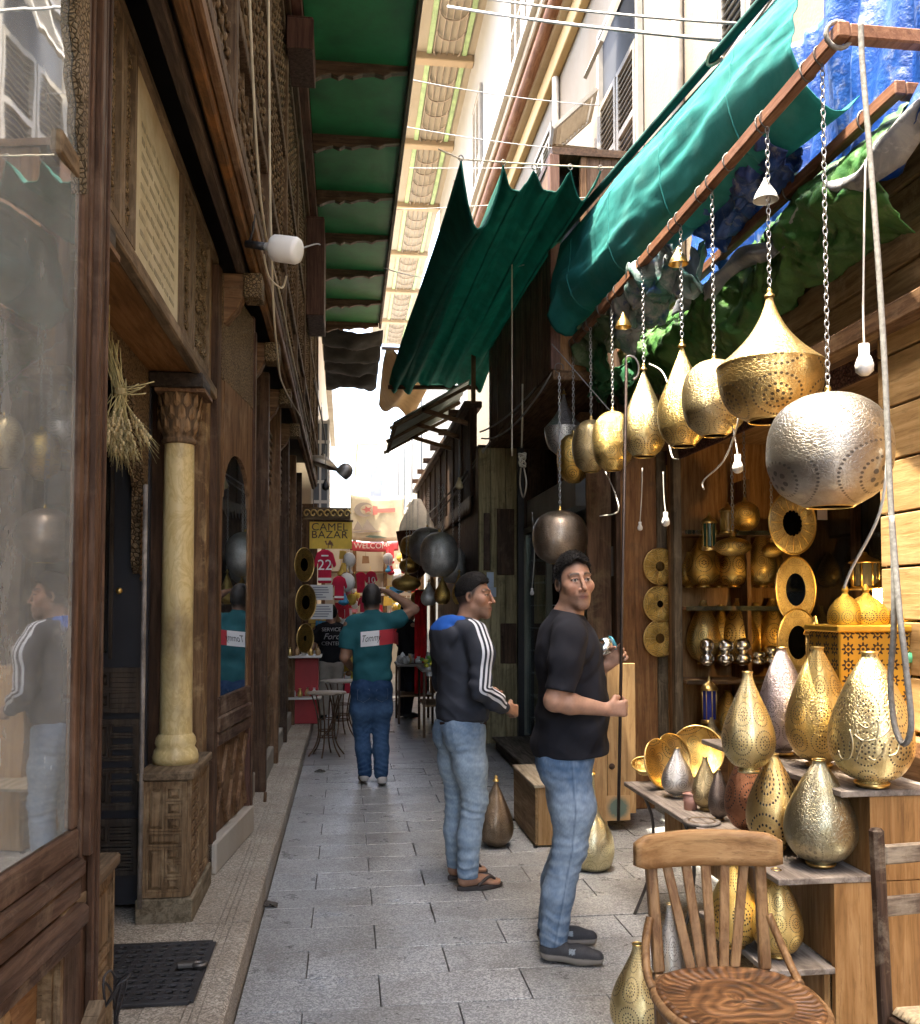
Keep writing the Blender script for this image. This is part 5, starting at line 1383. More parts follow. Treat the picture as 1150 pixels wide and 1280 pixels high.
for i, (cx, a, b_, w_, zz, lb) in enumerate(((861, 690, 735, 24, ZT, 'small gold pot squeezed against the post on the upper shelf'), (898, 678, 735, 30, ZT, 'gold lamp in the back row of the upper shelf, between two carved teardrops'), (935, 676, 735, 32, ZT, 'plain gold lamp in the back row of the upper shelf'), (972, 690, 735, 30, ZT, 'stout gold lamp in the back row behind the ring mirrors'), (902, 758, 831, 34, ZM, 'gold lamp in the back row of the lower shelf behind the chrome jars'), (946, 756, 831, 36, ZM, 'slender gold lamp in the back row of the lower shelf'), (985, 760, 831, 34, ZM, 'gold lamp deep on the lower shelf behind the ring mirrors'), (910, 868, 930, 40, zsh(930), 'gold bowl-bodied lamp below the lower shelf beside the blue lantern'), (950, 862, 930, 44, zsh(930), 'broad gold lamp below the lower shelf'), (985, 866, 930, 40, zsh(930), 'dull gold lamp below the lower shelf, deep in the shop'))): shelf_item(('drop', 'egg')[i % 2], cx, a, b_, w_, (GOLD, GOLD3, GOLD2)[i % 3], lb, 6.80, zz)
JN = ['first chrome double-gourd jar from the post on the lower shelf', 'second chrome double-gourd jar from the post on the lower shelf', 'third chrome double-gourd jar from the post on the lower shelf', 'short chrome jar before the orange gold teardrop', 'tall chrome jar at the mirror end of the lower shelf']
for i, (cx, a, w_) in enumerate(((884, 797, 18), (907, 798, 20), (929, 797, 20), (948, 813, 17), (965, 806, 18))): shelf_item('jar', cx, a, 831, w_, metal((.72, .70, .66), .2, .2), JN[i], 6.56, ZM)
def lantern(px, ytop, ybot, wpx, y, glassm, label, roof=True):
    b = at_y(px, ybot, y); s = scale_at(b); w_ = wpx * s / 2; h = (ybot - ytop) * s
    t = thing('lantern', b, label, 'lantern', None)
    MB().lathe([(.001, 0), (w_, 0), (w_ * 1.05, h * .04), (w_ * .9, h * .10), (.001, h * .10)], b, 8).build('base', BRASS, t)
    MB().lathe([(w_ * .78, h * .102), (w_ * .78, h * .70)], b, 8).build('glass', glassm, t)
    for k in range(8):
        a = 2 * PI * k / 8; p = b + Vector((w_ * .82 * math.cos(a), w_ * .82 * math.sin(a), h * .1))
        MB().tube([p, p + Vector((0, 0, h * .6))], w_ * .06, 5).build('bar', BRASS, t)
    MB().lathe(prof_curve([(w_ * .95, h * .70), (w_, h * .73), (w_ * .75, h * .80), (w_ * .35, h * .87), (w_ * .2, h * .92), (w_ * .1, h)], 3), b, 16).build('cap', BRASS, t)
lantern(887, 640, 688, 20, 6.3, paint((0.02, 0.06, 0.03), .15, .2), 'small green glass lantern hanging over the upper shelf')
lantern(910, 628, 668, 22, 6.3, paint((0.55, 0.33, 0.08), .25, .2), 'small amber lantern hanging over the upper shelf')
lantern(887, 845, 905, 22, 6.5, paint((0.03, 0.04, 0.22), .12, .2), 'dark blue glass lantern below the lower shelf')
def hanging_simple(kind, px, py, wpx, hpx, y, mat, label, cat='hanging lamp', name='hanging_lamp', group=IG, top=2.82):
    c = at_y(px, py, y); s = scale_at(c); h = hpx * s
    return lamp(kind, (c.x, c.y, c.z - h / 2), wpx * s, h, mat, label, name, cat, group, (c.x, c.y, top), 32, hook=False)
hanging_simple('round', 931, 645, 36, 36, 6.2, GOLD3, 'small gold ball lamp hanging before the upper shelf')
hanging_simple('flat', 916, 682, 46, 26, 6.15, GOLD, 'flattened gold lamp hanging between the ball and the upper shelf')
hanging_simple('flat', 965, 687, 26, 20, 6.2, GOLD3, 'little flattened gold lamp hanging beside the ring mirrors')
b = at_y(890, 935, 6.4)
lamp('squat', b, 58 * scale_at(b), .22, pierced((.5, .42, .25), (.3, .24, .13), 8, 4, .35, 1, .5), 'dull brass dome lamp under the shelves beside the blue lantern', 'shelf_lamp', 'lamp')
b = at_y(935, 925, 6.3)
lamp('squat', b, 40 * scale_at(b), .26, PALE, 'cream domed lamp under the shelves behind the bright gold lamp', 'shelf_lamp', 'lamp')
# ring mirrors one above another
def ring_mirror(px, py, wpx, hpx, y, inner, label, star=False, az=R(12), mat=None, imat=None, rays=0):
    c = at_y(px, py, y); s = scale_at(c); r_ = hpx * s / 2
    t = thing('ring_mirror', c, label, 'mirror', None)
    Mx = Matrix.Rotation(az, 3, 'Z') @ Matrix.Rotation(R(90), 3, 'X') 
    MB().lathe([(r_ * inner, -.004), (r_ * inner, .006), (r_ * .7, .010), (r_ * .95, .008), (r_, .002), (r_ * .97, -.004), (r_ * inner, -.004)], c, 48, Mx).build('frame', mat or GOLD2, t).data.polygons.foreach_set('use_smooth', [False] * 288)
    MB().tube([c + Mx @ Vector((r_ * math.cos(a), r_ * math.sin(a), .006)) for a in [2 * PI * k / 40 for k in range(40)]], .006, 6, True).build('rim', BRASS, t)
    pts = []
    if star:
        for k in range(32):
            q = r_ * inner * (1.05 if k % 2 else .86); a = 2 * PI * k / 32; pts.append((q * math.cos(a), q * math.sin(a)))
    else: pts = [(r_ * inner * math.cos(2 * PI * k / 32), r_ * inner * math.sin(2 * PI * k / 32)) for k in range(32)]
    q = lambda v: Mx @ Vector(v)
    MB().prism(pts, (c + q((0, 0, -.003)), q((1, 0, 0)), q((0, 1, 0)), q((0, 0, 1))), .006).build('glass', imat or metal((.10, .13, .2), .08, .1, 0), t)
    if rays:
        for k in range(rays):
            a = 2 * PI * k / rays
            MB().tube([c + Mx @ Vector((r_ * e * math.cos(a), r_ * e * math.sin(a), .011 - .002 * (e > .8))) for e in (inner + .03, .7, .93)], .0022, 4).build('rib', BRASS, t)
    return t
ring_mirror(990, 654, 56, 78, 5.5, .42, 'star-centred brass ring mirror at the top of the hanging column', True, R(18), AGED, metal((.03, .03, .035), .1), 16)
ring_mirror(994, 737, 56, 82, 5.5, .50, 'brass ring mirror with blue oval glass in the middle of the hanging column', False, R(28), AGED, metal((.05, .10, .32), .07))
ring_mirror(997, 803, 52, 84, 5.5, .50, 'brass ring mirror at the foot of the hanging column, above the mauve lamp', False, R(28), AGED, metal((.04, .04, .05), .08))
for (py, lab_, st) in ((708, 'gold sunburst plate uppermost on the red-brown post', 0), (755, 'gold plate with dark star centre on the red-brown post', 1), (798, 'gold sunburst plate lowest on the red-brown post', 0)):
    ring_mirror(825, py, 42, 45, 6.80, .2 if st else .28, lab_, bool(st), R(8), GOLD3, metal((.04, .03, .02), .3) if st else metal((.85, .72, .40), .15), 14)
# papers and dim things behind the glass
pr_ = at_y(1028, 640, 5.0)
o = MB(pr_).box(pr_.x - .03, pr_.x + .03, 5.0, 5.004, pr_.z - .045, pr_.z + .045).build('price_card', paint((.55, .42, .30), .7)); tag(o, 'pale orange card hanging beside the star-centred mirror', 'card')
lantern(1082, 690, 738, 40, 5.4, paint((.03, .03, .03), .2), 'black lantern hanging in the dark behind the yellow lantern box')
lantern(1020, 770, 850, 28, 5.2, paint((.4, .25, .08), .3), 'slim dull lantern standing behind the mauve lamp')
# the one lit lamp: a warm pierced wall lantern inside the shop
lit = NT('lit_glass'); lit.b.inputs['Emission Color'].default_value = (1, .62, .22, 1); lit.b.inputs['Emission Strength'].default_value = 22.0; lit.col((.5, .3, .1))
lantern(1102, 722, 768, 24, 5.0, lit.m, 'lit warm pierced lantern glowing behind the yellow lantern box')
# yellow pierced lantern box with domes
c = at_y(1092, 905, 3.78); s = scale_at(c)
YB = thing('lantern_box', (c.x, c.y, 1.0), 'large yellow pierced lantern box with three domes on the counter', 'lantern')
MB().box(c.x - .24, c.x + .40, c.y - .14, c.y + .16, 1.001, 1.06).build('base', YELL, YB, .01)
def yl(a, b): return at_y(a, b, c.y - .1).z
zb0, zb1 = 1.06, yl(1092, 790)
@cached
def fret():
    t = NT('fretwork_metal'); p = t.pos((1, 1, 1), obj=True)
    sep = t.node('ShaderNodeSeparateXYZ'); t.t.links.new(p, sep.inputs[0])
    n = 15.0
    U = t.math('MULTIPLY', t.math('ADD', sep.outputs[0], sep.outputs[1]), n); V = t.math('MULTIPLY', sep.outputs[2], n)
    fu = t.math('SUBTRACT', t.math('FRACT', U), .5); fv = t.math('SUBTRACT', t.math('FRACT', V), .5)
    r_ = t.math('SQRT', t.math('ADD', t.math('MULTIPLY', fu, fu), t.math('MULTIPLY', fv, fv))); ang = t.math('ARCTAN2', fv, fu)
    pet = t.math('ADD', t.math('MULTIPLY', t.math('COSINE', t.math('MULTIPLY', ang, 8)), .10), .36)
    m = t.math('MULTIPLY', t.math('LESS_THAN', r_, pet), t.math('GREATER_THAN', r_, .20))
    m = t.math('MAXIMUM', m, t.math('LESS_THAN', r_, .10))
    cc = t.mix(t.noise(t.pos(), 8, 5), (.72, .42, .06), (.55, .30, .04)); cc = t.mix(m, cc, (.035, .015, .004))
    t.col(cc); t.rough(.4); t.metal(t.math('SUBTRACT', .75, t.math('MULTIPLY', m, .7))); t.bump(t.math('SUBTRACT', 1.0, m), .5, .004); return t.m
MB().box(c.x - .22, c.x + .38, c.y - .12, c.y + .14, zb0, zb1).build('fret_body', fret(), YB, .006)
MB().box(c.x - .235, c.x + .395, c.y - .135, c.y + .155, zb1, zb1 + .03).build('top_plate', YELL, YB, .006)
for (px, wd) in ((1057, 40), (1083, 50), (1142, 56)):
    q = at_y(px, 785, c.y - .02); rr = wd * s / 2
    d = MB().lathe(prof_curve([(rr, 0), (rr * 1.08, .03), (rr * .95, .07), (rr * .6, .105), (rr * .25, .125), (.012, .14), (.016, .15), (.004, .175)], 3), (q.x, q.y, zb1 + .031), 28).build('dome', YELL, YB)
MB().lathe([(.001, .0), (.025, .002), (.02, .012), (.001, .016)], (at_y(1137, 822, c.y - .122).x, c.y - .121, at_y(1137, 822, c.y - .122).z), 16, Matrix.Rotation(R(90), 3, 'X')).build('glass_gem', paint((.10, .45, .22), .1, .2), YB)
# ================================================================== canvas, tarpaulins, ropes
def ridged(p, o=4):
    s, a, f = 0.0, 1.0, 1.0
    for _ in range(o):
        s += a * (1 - abs(mnoise.noise(Vector(p) * f)) * 2); a *= .5; f *= 2.1
    return s
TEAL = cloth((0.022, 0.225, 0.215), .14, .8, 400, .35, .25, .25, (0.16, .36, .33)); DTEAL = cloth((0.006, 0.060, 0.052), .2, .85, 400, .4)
ta = thing('teal_awning', (1.9, 5, 4.2), 'rolled teal canvas awning bulging in bright sun along the lamp shop', 'awning')
h0, h1 = at_z(705, 290, 4.45), at_z(955, 0, 4.45)
dirh = (h1 - h0) / (h0.y - h1.y)
def hem(y): return h0 + dirh * (h0.y - y)
def teal(u, v):
    y = 3.72 + (7.02 - 3.72) * u; hp = hem(y); x0 = hp.x
    prof = [(x0, 4.45), (x0 - .03, 4.32), (x0 - .05, 4.18), (x0 - .06, 4.03), (x0 - .05, 3.90), (x0 + .0, 3.80), (x0 + .10, 3.76), (x0 + .20, 3.84)]
    f = v * (len(prof) - 1); i = min(int(f), len(prof) - 2); t = f - i; t = t * t * (3 - 2 * t) if False else t
    c = curve_pts([(a, b, 0) for a, b in prof], 6); k = min(int(v * (len(c) - 1)), len(c) - 2); q = c[k].lerp(c[k + 1], v * (len(c) - 1) - k)
    fold = .035 * math.sin(y * 1.3 + v * 7) * math.sin(PI * v) + .055 * ridged((v * 3.2 - y * .25, y * .42, .3), 3) * math.sin(PI * min(v * 1.1, 1)) ** .7 - .05 + .022 * ridged((v * 5 + y * .9, y * 1.6 - v, 7.7), 3) * math.sin(PI * v)
    z = q.y + fold * .8; x = q.x - fold * .5
    if u > .93: z -= (u - .93) * 1.9 * math.sin(PI * v)
    return (x, y, z)
MB().grid(teal, 110, 48, .004).build('canvas', TEAL, ta)
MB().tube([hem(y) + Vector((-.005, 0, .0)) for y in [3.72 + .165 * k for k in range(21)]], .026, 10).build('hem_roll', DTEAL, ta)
def endroll(u, v):
    a = 2 * PI * u; y = 6.96 + .12 * v; hp = hem(6.98); r_ = (.16 + .04 * math.sin(a * 3)) * (1 - .75 * v * v)
    return (hp.x + .08 + r_ * .6 * math.cos(a), y, 4.12 + 1.25 * r_ * math.sin(a) - .08)
MB().grid(endroll, 28, 6, .003).build('rolled_end', cloth((0.014, 0.15, 0.13), .2, .85, 400, .4), ta)
kn = at_z(893, 57, 4.5)
MB().tube([hem(4.55) + Vector((.035 * math.cos(a), .03 * math.sin(2 * a), .035 * math.sin(a))) for a in [2 * PI * k / 18 for k in range(18)]], .009, 6, True).build('tie', CREAM_W, ta)
for u0 in (.16, .40, .64, .87): MB().tube([Vector(teal(u0, k / 24 * .96)) + Vector((-.004, 0, -.003)) for k in range(25)], .006, 5).build('seam', TEAL, ta)
# blue tarpaulin
@cached
def tarp(c1, c2, c3, rough=.4, trans=.3):
    t = NT('tarpaulin'); p = t.pos()
    n = t.noise(p, 3.2, 7, .68, .8); n2 = t.noise(p, 9, 6, .7, .5)
    c = t.mix(t.ramp(n, [(.42, (0,) * 3), (.58, (1,) * 3)]), c1, c2); c = t.mix(t.math('MULTIPLY', t.ramp(n2, [(.55, (0,) * 3), (.68, (1,) * 3)]), .75), c, c3)
    t.col(c); t.rough(rough); t.bump(t.math('ADD', n2, t.noise(p, 30, 4, .6)), .5, .012)
    tr = t.node('ShaderNodeBsdfTranslucent'); t.set(tr.inputs[0], c); mx = t.node('ShaderNodeMixShader'); mx.inputs[0].default_value = trans
    t.t.links.new(t.b.outputs[0], mx.inputs[1]); t.t.links.new(tr.outputs[0], mx.inputs[2]); t.t.links.new(mx.outputs[0], t.out.inputs[0]); return t.m
bt = thing('blue_tarpaulin', (2.3, 4.2, 3.6), 'creased blue plastic tarpaulin hanging in long folds behind the lamp rail', 'tarpaulin')
def blue(u, v):
    y = 2.7 + 3.2 * u; top, bot = 4.55, 3.36 + .14 * u + .05 * math.sin(u * 19)
    z = lerp(top, bot, v)
    x = 2.36 - .10 * v + .05 * math.sin(y * 9 + v * 1.5) * (1 - .3 * v) + .07 * ridged((y * 2.4 - v * .5, v * .5, 2.1), 3) * (.4 + v) + .035 * ridged((y * 6, v * .8, 2.1), 3) - .07
    if v > .8: x -= .10 * (v - .8) * 5 * (.5 + .5 * math.sin(y * 6))
    return (x, y, z)
MB().grid(blue, 170, 36, .003).build('sheet', tarp((0.008, 0.05, 0.26), (0.02, 0.09, 0.34), (0.26, .30, .38), .3, .25), bt)
def bluehem(u, v):
    y = 2.9 + 2.9 * u; z = 3.42 + .12 * u + .05 * math.sin(u * 19) - .10 * v + .05 * math.sin(y * 7)
    return (2.18 - .04 * math.sin(PI * v) + .06 * ridged((y * 2, v, 5.5), 2) - .05, y, z)
MB().grid(bluehem, 60, 6, .004).build('grey_hem', tarp((.34, .34, .34), (.20, .21, .24), (.5, .5, .5), .5, .2), bt)
# green tarpaulin
gt = thing('green_tarpaulin', (2.3, 5.4, 3.3), 'crumpled faded green tarpaulin bunched under the inner rail', 'tarpaulin')
def green(u, v):
    y = 3.45 + 4.0 * u; top = 3.66; bot = 3.05 + .08 * math.sin(u * 9) + .02 * math.sin(u * 29) + .22 * max(0, u - .75) * 2
    z = lerp(top, bot, v) + .03 * ridged((y * 2.5, v * 2, 9), 2)
    x = 2.37 - .22 * math.sin(PI * v) * (.5 + .5 * ridged((y * 1.1, v * .8, .5), 2)) + .05 * ridged((y * 2.6 + v * 1.5, v * 1.1, 4.4), 4) + .018 * ridged((y * 8 - v * 7, v * 2.5, 1.4), 2) - .08
    return (min(x, 2.385), y, z)
MB().grid(green, 200, 56, .003).build('sheet', tarp((0.030, 0.125, 0.030), (0.075, 0.19, 0.045), (0.20, .24, .12), .45, .3), gt)
# scraps bunched over the outer rail
def scrap(y0, y1, zt, zb, seed, mat, label, name, amp=.10, x0=1.86, w=.22):
    t = thing(name, (x0, (y0 + y1) / 2, zt), label, 'tarpaulin')
    def f(u, v):
        y = lerp(y0, y1, u); a = v * PI * 1.15
        return (x0 + w * (1 - math.cos(a)) * .5 + amp * .7 * ridged((y * 3, v * 3, seed), 3) - amp, y + .06 * mnoise.noise(Vector((y * 4, v * 3, seed))), lerp(zt, zb, math.sin(a * .8) * .9) + amp * ridged((y * 3, v * 2.2, seed + 7), 3) - amp)
    MB().grid(f, 70, 40, .003).build('sheet', mat, t); return t
scrap(6.3, 7.4, 3.72, 3.48, 1.3, tarp((.05, .12, .05), (.16, .22, .13), (.5, .5, .46), .5, .2), 'dull green scrap of tarpaulin with a white edge draped over the far rail end', 'tarpaulin_scrap')
scrap(5.0, 6.4, 3.70, 3.42, 5.7, tarp((.42, .44, .46), (.05, .20, .16), (.02, .06, .3), .5, .2), 'crumpled white and blue scrap of tarpaulin behind the outer rail', 'tarpaulin_scrap')
scrap(4.1, 5.1, 3.86, 3.62, 8.2, tarp((.02, .05, .20), (.03, .10, .32), (.36, .37, .38), .45, .2), 'dark blue crumpled fold of tarpaulin with a grey edge above the inner rail', 'tarpaulin_scrap', .08, 2.02, .2)
scrap(6.6, 7.3, 3.50, 3.22, 3.1, tarp((.02, .13, .06), (.05, .20, .09), (.2, .25, .12), .5, .25), 'small bright green tarpaulin flap below the far rail end', 'tarpaulin_scrap', .08, 1.95, .2)
# big dark-green canvas over the alley
cvs = thing('green_canvas', (1.2, 9, 4.5), 'large dark green canvas with a scalloped edge stretched over the alley', 'canopy')
GCAN = cloth((0.008, 0.105, 0.085), .18, .85, 400, .35, .38, .25, (0.05, .22, .17))
pk = [0, .30, .52, .78, 1.0]
def canv(u, v):
    y = 6.02 + 6.1 * u ** .9
    xl = lerp(.755, .56, u); xr = lerp(1.72, 1.80, u)
    k = 0
    while k < 3 and v > pk[k + 1]: k += 1
    s = (v - pk[k]) / (pk[k + 1] - pk[k]); lobe = 1 - (2 * s - 1) ** 2
    dep = (.34, .12, .10, .12)[k]
    z = 4.52 - dep * lobe * (math.exp(-u * 5) * .9 + .28) + .02 * u
    z += .05 * math.sin(v * 34 + u * 3) * (.15 + .6 * u) + .03 * ridged((v * 6, u * 1.5, 3), 3) - .03
    if u > .9: z -= (u - .9) * .8 * (0.6 + .4 * math.sin(v * 40))
    return (lerp(xl, xr, v), y + .10 * lobe * math.exp(-u * 8), z)
MB().grid(canv, 60, 96, .004).build('canvas', GCAN, cvs)
for v0 in (.15, .42, .66, .88): MB().tube([Vector(canv(k / 40, v0)) + Vector((0, 0, -.004)) for k in range(41)], .006, 5).build('seam', GCAN, cvs)
MB().tube([Vector(canv(0.0, k / 60)) for k in range(61)], .008, 6).build('hem', GCAN, cvs)
for v in pk:
    q = Vector(canv(0.0, v)); MB().tube([q + Vector((.016 * math.cos(a), 0, .02 + .02 * math.sin(a))) for a in [2 * PI * k / 10 for k in range(10)]], .004, 5, True).build('grommet', IRON, cvs)
MB().tube([(.60, 6.0, 4.60), (.76, 6.02, 4.55), (1.2, 6.02, 4.545), (1.72, 6.02, 4.55), (2.55, 6.0, 4.60)], .005, 6).build('edge_rope', CREAM_W, cvs)
MB().tube([(.54, 12.0, 4.42), (1.75, 12.05, 4.46)], .03, 8).build('end_pole', W_DARK('x'), cvs)
# tan cloth beyond
tn = thing('tan_cloth', (.8, 17, 5.2), 'thin sunlit tan cloth stretched over the alley beyond the green canvas', 'canopy')
def tan(u, v):
    return (lerp(.56, 1.3, v), lerp(13.2, 16.0, u), 5.25 + .12 * math.sin(v * 9 + u * 4) - .25 * math.sin(PI * v) - .1 * u)
MB().grid(tan, 24, 24, .004).build('cloth', cloth((.40, .32, .22), .12, .9, 300, .3, .3), tn)
MB().bar((.5, 13.2, 5.27), (1.3, 13.2, 5.27), .04, .04).build('pole', W_DARK('x'), tn)
# lines across the alley
def span(a, ya, b, yb, s, r, mat, lab, name='line', cat='line'):
    A, B_ = at_y(*a, ya), at_y(*b, yb); P = sag(A, B_, s, 14); return tag(MB(P[0]).tube(P, r, 6).build(name, mat), lab, cat)
ROPE = paint((.34, .33, .31), .8, .2)
span((560, 8), 7.6, (900, 50), 4.6, .02, .011, ROPE, 'white rope tied from the canopy edge to the teal awning', 'rope', 'rope')
span((545, -12), 7.3, (930, 30), 4.4, .03, .008, ROPE, 'second thinner white rope over the first one to the teal awning', 'rope', 'rope')
span((516, 100), 8.6, (750, 132), 8.0, .03, .004, GREY_W, 'thin grey wire crossing in front of the cornice')
span((505, 158), 9.4, (748, 190), 8.4, .03, .004, GREY_W, 'thin grey wire crossing above the scalloped canvas edge')
span((512, 210), 10, (740, 208), 8.4, .01, .004, GREY_W, 'thin wire running level with the scalloped canvas edge')
span((480, 335), 11, (692, 318), 7.3, .16, .006, ROPE, 'sagging white line from the canopy to the plank storey corner')
span((480, 262), 10.5, (742, 246), 6.8, .02, .004, ROPE, 'thin white line strung below the scalloped canvas edge')
for (a, ya, b, yb, s, lab) in (((600, 540), 10.2, (700, 446), 7.2, .10, 'pair of white cables sagging from the plank pillar to the lamp rail, upper one'), ((515, 655), 15, (605, 560), 10.2, .12, 'white cable sagging from the bazaar front to the plank pillar'),
                               ((510, 668), 15.2, (612, 552), 10.0, .18, 'lower white cable sagging beside another to the plank pillar'), ((602, 548), 10.2, (690, 466), 7.2, .16, 'pair of white cables sagging from the plank pillar to the lamp rail, lower one')):
    span(a, ya, b, yb, s, .009, ROPE, lab, 'cable', 'cable')
span((640, 300), 7.6, (640, 570), 7.6, 0, .006, CREAM_W, 'straight thin cord hanging down the plank storey', 'cord', 'cord')
span((690, 430), 7.1, (768, 520), 6.4, .0, .004, GREY_W, 'thin diagonal wire under the far rail end')
# ================================================================== far end of the alley
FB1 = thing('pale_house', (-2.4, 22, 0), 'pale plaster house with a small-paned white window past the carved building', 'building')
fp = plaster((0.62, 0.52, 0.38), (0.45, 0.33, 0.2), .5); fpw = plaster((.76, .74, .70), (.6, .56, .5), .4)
MB().box(-7, -0.55, 15.3, 34, 0, 7.4).build('wall', fp, FB1)
MB().box(-.60, -.40, 15.3, 34, 7.4, 7.65).build('cornice', cs, FB1)
wx = at_y(403, 612, 15.6)
wn_ = MB().box(-.56, -.28, 15.22, 15.28, 2.9, 4.6).build('window', paint((.10, .11, .13), .3), FB1)
for k in range(6): MB().box(-.57, -.27, 15.20, 15.218, 2.9 + k * .33, 2.95 + k * .33).build('glazing_bar', fpw, wn_)
for k in range(3): MB().box(-.57 + k * .13, -.535 + k * .13, 15.195, 15.215, 2.88, 4.62).build('glazing_bar', fpw, wn_)
for k in range(5): 
    w_ = MB().box(-.555, -.545, 17 + k * 3.2, 18 + k * 3.2, 4.2, 6.0).build('window', paint((.08, .08, .09), .3), FB1)
    for j in range(7): MB().box(-.545, -.53, 17 + k * 3.2, 18 + k * 3.2, 4.25 + j * .25, 4.40 + j * .25).build('slat', SHM, w_)
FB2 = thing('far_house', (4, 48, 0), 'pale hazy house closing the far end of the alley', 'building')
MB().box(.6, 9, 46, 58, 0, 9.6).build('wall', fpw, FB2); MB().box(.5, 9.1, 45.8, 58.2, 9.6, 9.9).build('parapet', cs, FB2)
for i in range(3):
    for j in range(2):
        w_ = MB().box(1.2 + i * 1.7, 2.0 + i * 1.7, 45.9, 45.98, 4.4 + j * 2.5, 6.0 + j * 2.5).build('window', paint((.16, .17, .19), .3), FB2)
        MB().box(1.1 + i * 1.7, 2.1 + i * 1.7, 45.86, 45.98, 4.28 + j * 2.5, 4.38 + j * 2.5).build('sill', fpw, w_)
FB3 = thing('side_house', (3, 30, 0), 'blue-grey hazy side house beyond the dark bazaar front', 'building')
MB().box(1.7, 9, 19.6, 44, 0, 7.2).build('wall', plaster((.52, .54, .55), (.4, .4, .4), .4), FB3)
for k in range(6):
    w_ = MB().box(1.66, 1.698, 20.5 + k * 3, 21.6 + k * 3, 4.3, 6.2).build('window', paint((.10, .12, .15), .3), FB3)
    MB().box(1.60, 1.697, 20.4 + k * 3, 21.7 + k * 3, 4.2, 4.29).build('sill', fpw, w_)
    for j in range(3): MB().box(1.645, 1.659, 20.5 + k * 3 + j * .55 - .0, 20.55 + k * 3 + j * .55, 4.3, 6.2).build('glazing_bar', fpw, w_)
EW = thing('souvenir_wall', (.6, 21, 0), 'stall front crowded with souvenirs closing the alley under the banners', 'stall')
MB().box(-.55, 1.7, 21.2, 21.4, 0, 3.0).build('board', plaster((.50, .44, .34), (.3, .24, .18), .6), EW)
for x in (-.5, .2, .9, 1.6): MB().box(x - .04, x + .04, 21.05, 21.19, 0, 3.05).build('post', W_MID(), EW)
for z in (1.2, 1.75, 2.3): MB().box(-.5, 1.65, 20.95, 21.19, z, z + .03).build('shelf', W_MID('x'), EW)
# banners
RED = cloth((.45, .04, .05), .15, .85, 300, .2); BEI = cloth((.60, .52, .36), .12, .85, 300, .2)
bn = thing('pyramid_banner', at_y(470, 645, 20.5), 'faded beige banner with red crescent and pyramids strung high across the alley', 'banner')
A, B_ = at_y(438, 618, 20.5), at_y(505, 675, 20.5)
def ban(u, v): return (lerp(A.x, B_.x, u), 20.5 + .04 * math.sin(u * 8), lerp(A.z, B_.z, v) - .05 * math.sin(PI * u))
MB().grid(ban, 20, 10, .01).build('cloth', BEI, bn)
def flatp(pts, mat, name, par, y=20.44, d=.012): return MB().prism([(at_y(a, b, y).x, at_y(a, b, y).z) for a, b in pts], ((0, y, 0), (1, 0, 0), (0, 0, 1), (0, 1, 0)), d).build(name, mat, par)
FR = paint((.52, .16, .13), .8); FGR = paint((.36, .30, .24), .8)
cr = [(455 + 12 * math.cos(a), 637 + 9 * math.sin(a)) for a in [R(40 + 280 * k / 16) for k in range(17)]] + [(459 + 8.5 * math.cos(a), 637 + 6.5 * math.sin(a)) for a in [R(320 - 280 * k / 16) for k in range(17)]]
flatp(cr, FGR, 'crescent', bn)
flatp([(459 + (7 if k % 2 else 3) * math.cos(2 * PI * k / 10), 637 + (5 if k % 2 else 2.2) * math.sin(2 * PI * k / 10)) for k in range(10)], FR, 'star', bn, 20.43)
flatp([(470, 636), (494, 635), (494, 640), (470, 641)], FR, 'red_bar', bn); flatp([(466, 632), (472, 633), (472, 643), (466, 644)], FR, 'red_bar', bn, 20.435)
flatp([(441, 663), (447, 651), (454, 662)], FGR, 'pyramid', bn); flatp([(451, 663), (459, 649), (470, 662.5)], FGR, 'pyramid', bn, 20.432)
flatp([(440, 664), (476, 663), (476, 665), (440, 666)], FGR, 'sand_line', bn); flatp([(456, 671), (462, 669), (475, 670), (484, 672), (470, 673)], paint((.1, .14, .1), .8), 'sand_line', bn)
wb_ = thing('welcome_banner', at_y(470, 680, 20.3), 'red banner with the word WELCOME strung under the pyramid banner', 'banner')
A2, B2 = at_y(438, 676, 20.3), at_y(498, 688, 20.3)
def ban2(u, v): return (lerp(A2.x, B2.x, u), 20.3 + .03 * math.sin(u * 9), lerp(A2.z, B2.z, v) - .04 * math.sin(PI * u))
MB().grid(ban2, 20, 4, .01).build('cloth', cloth((.50, .07, .08), .15, .85, 300, .2), wb_)
ct = at_y(466, 682.5, 20.25)
text_mb('WELCOME', .17, (ct.x, 20.25, ct.z), (1, 0, 0), (0, 0, 1), (0, 1, 0), .01).build('lettering', paint((.72, .66, .56), .8), wb_)
pnt = thing('red_pennant', at_y(487, 700, 20.2), 'red pennant with white edge hanging beside the WELCOME banner', 'pennant')
flatp([(482, 684), (492, 680), (493, 704), (485, 706)], cloth((.50, .05, .06), .15), 'cloth', pnt, 20.2, .012); flatp([(482.5, 700), (493, 698), (493.2, 701), (483, 703)], paint((.7, .66, .6), .8), 'white_edge', pnt, 20.19, .008)
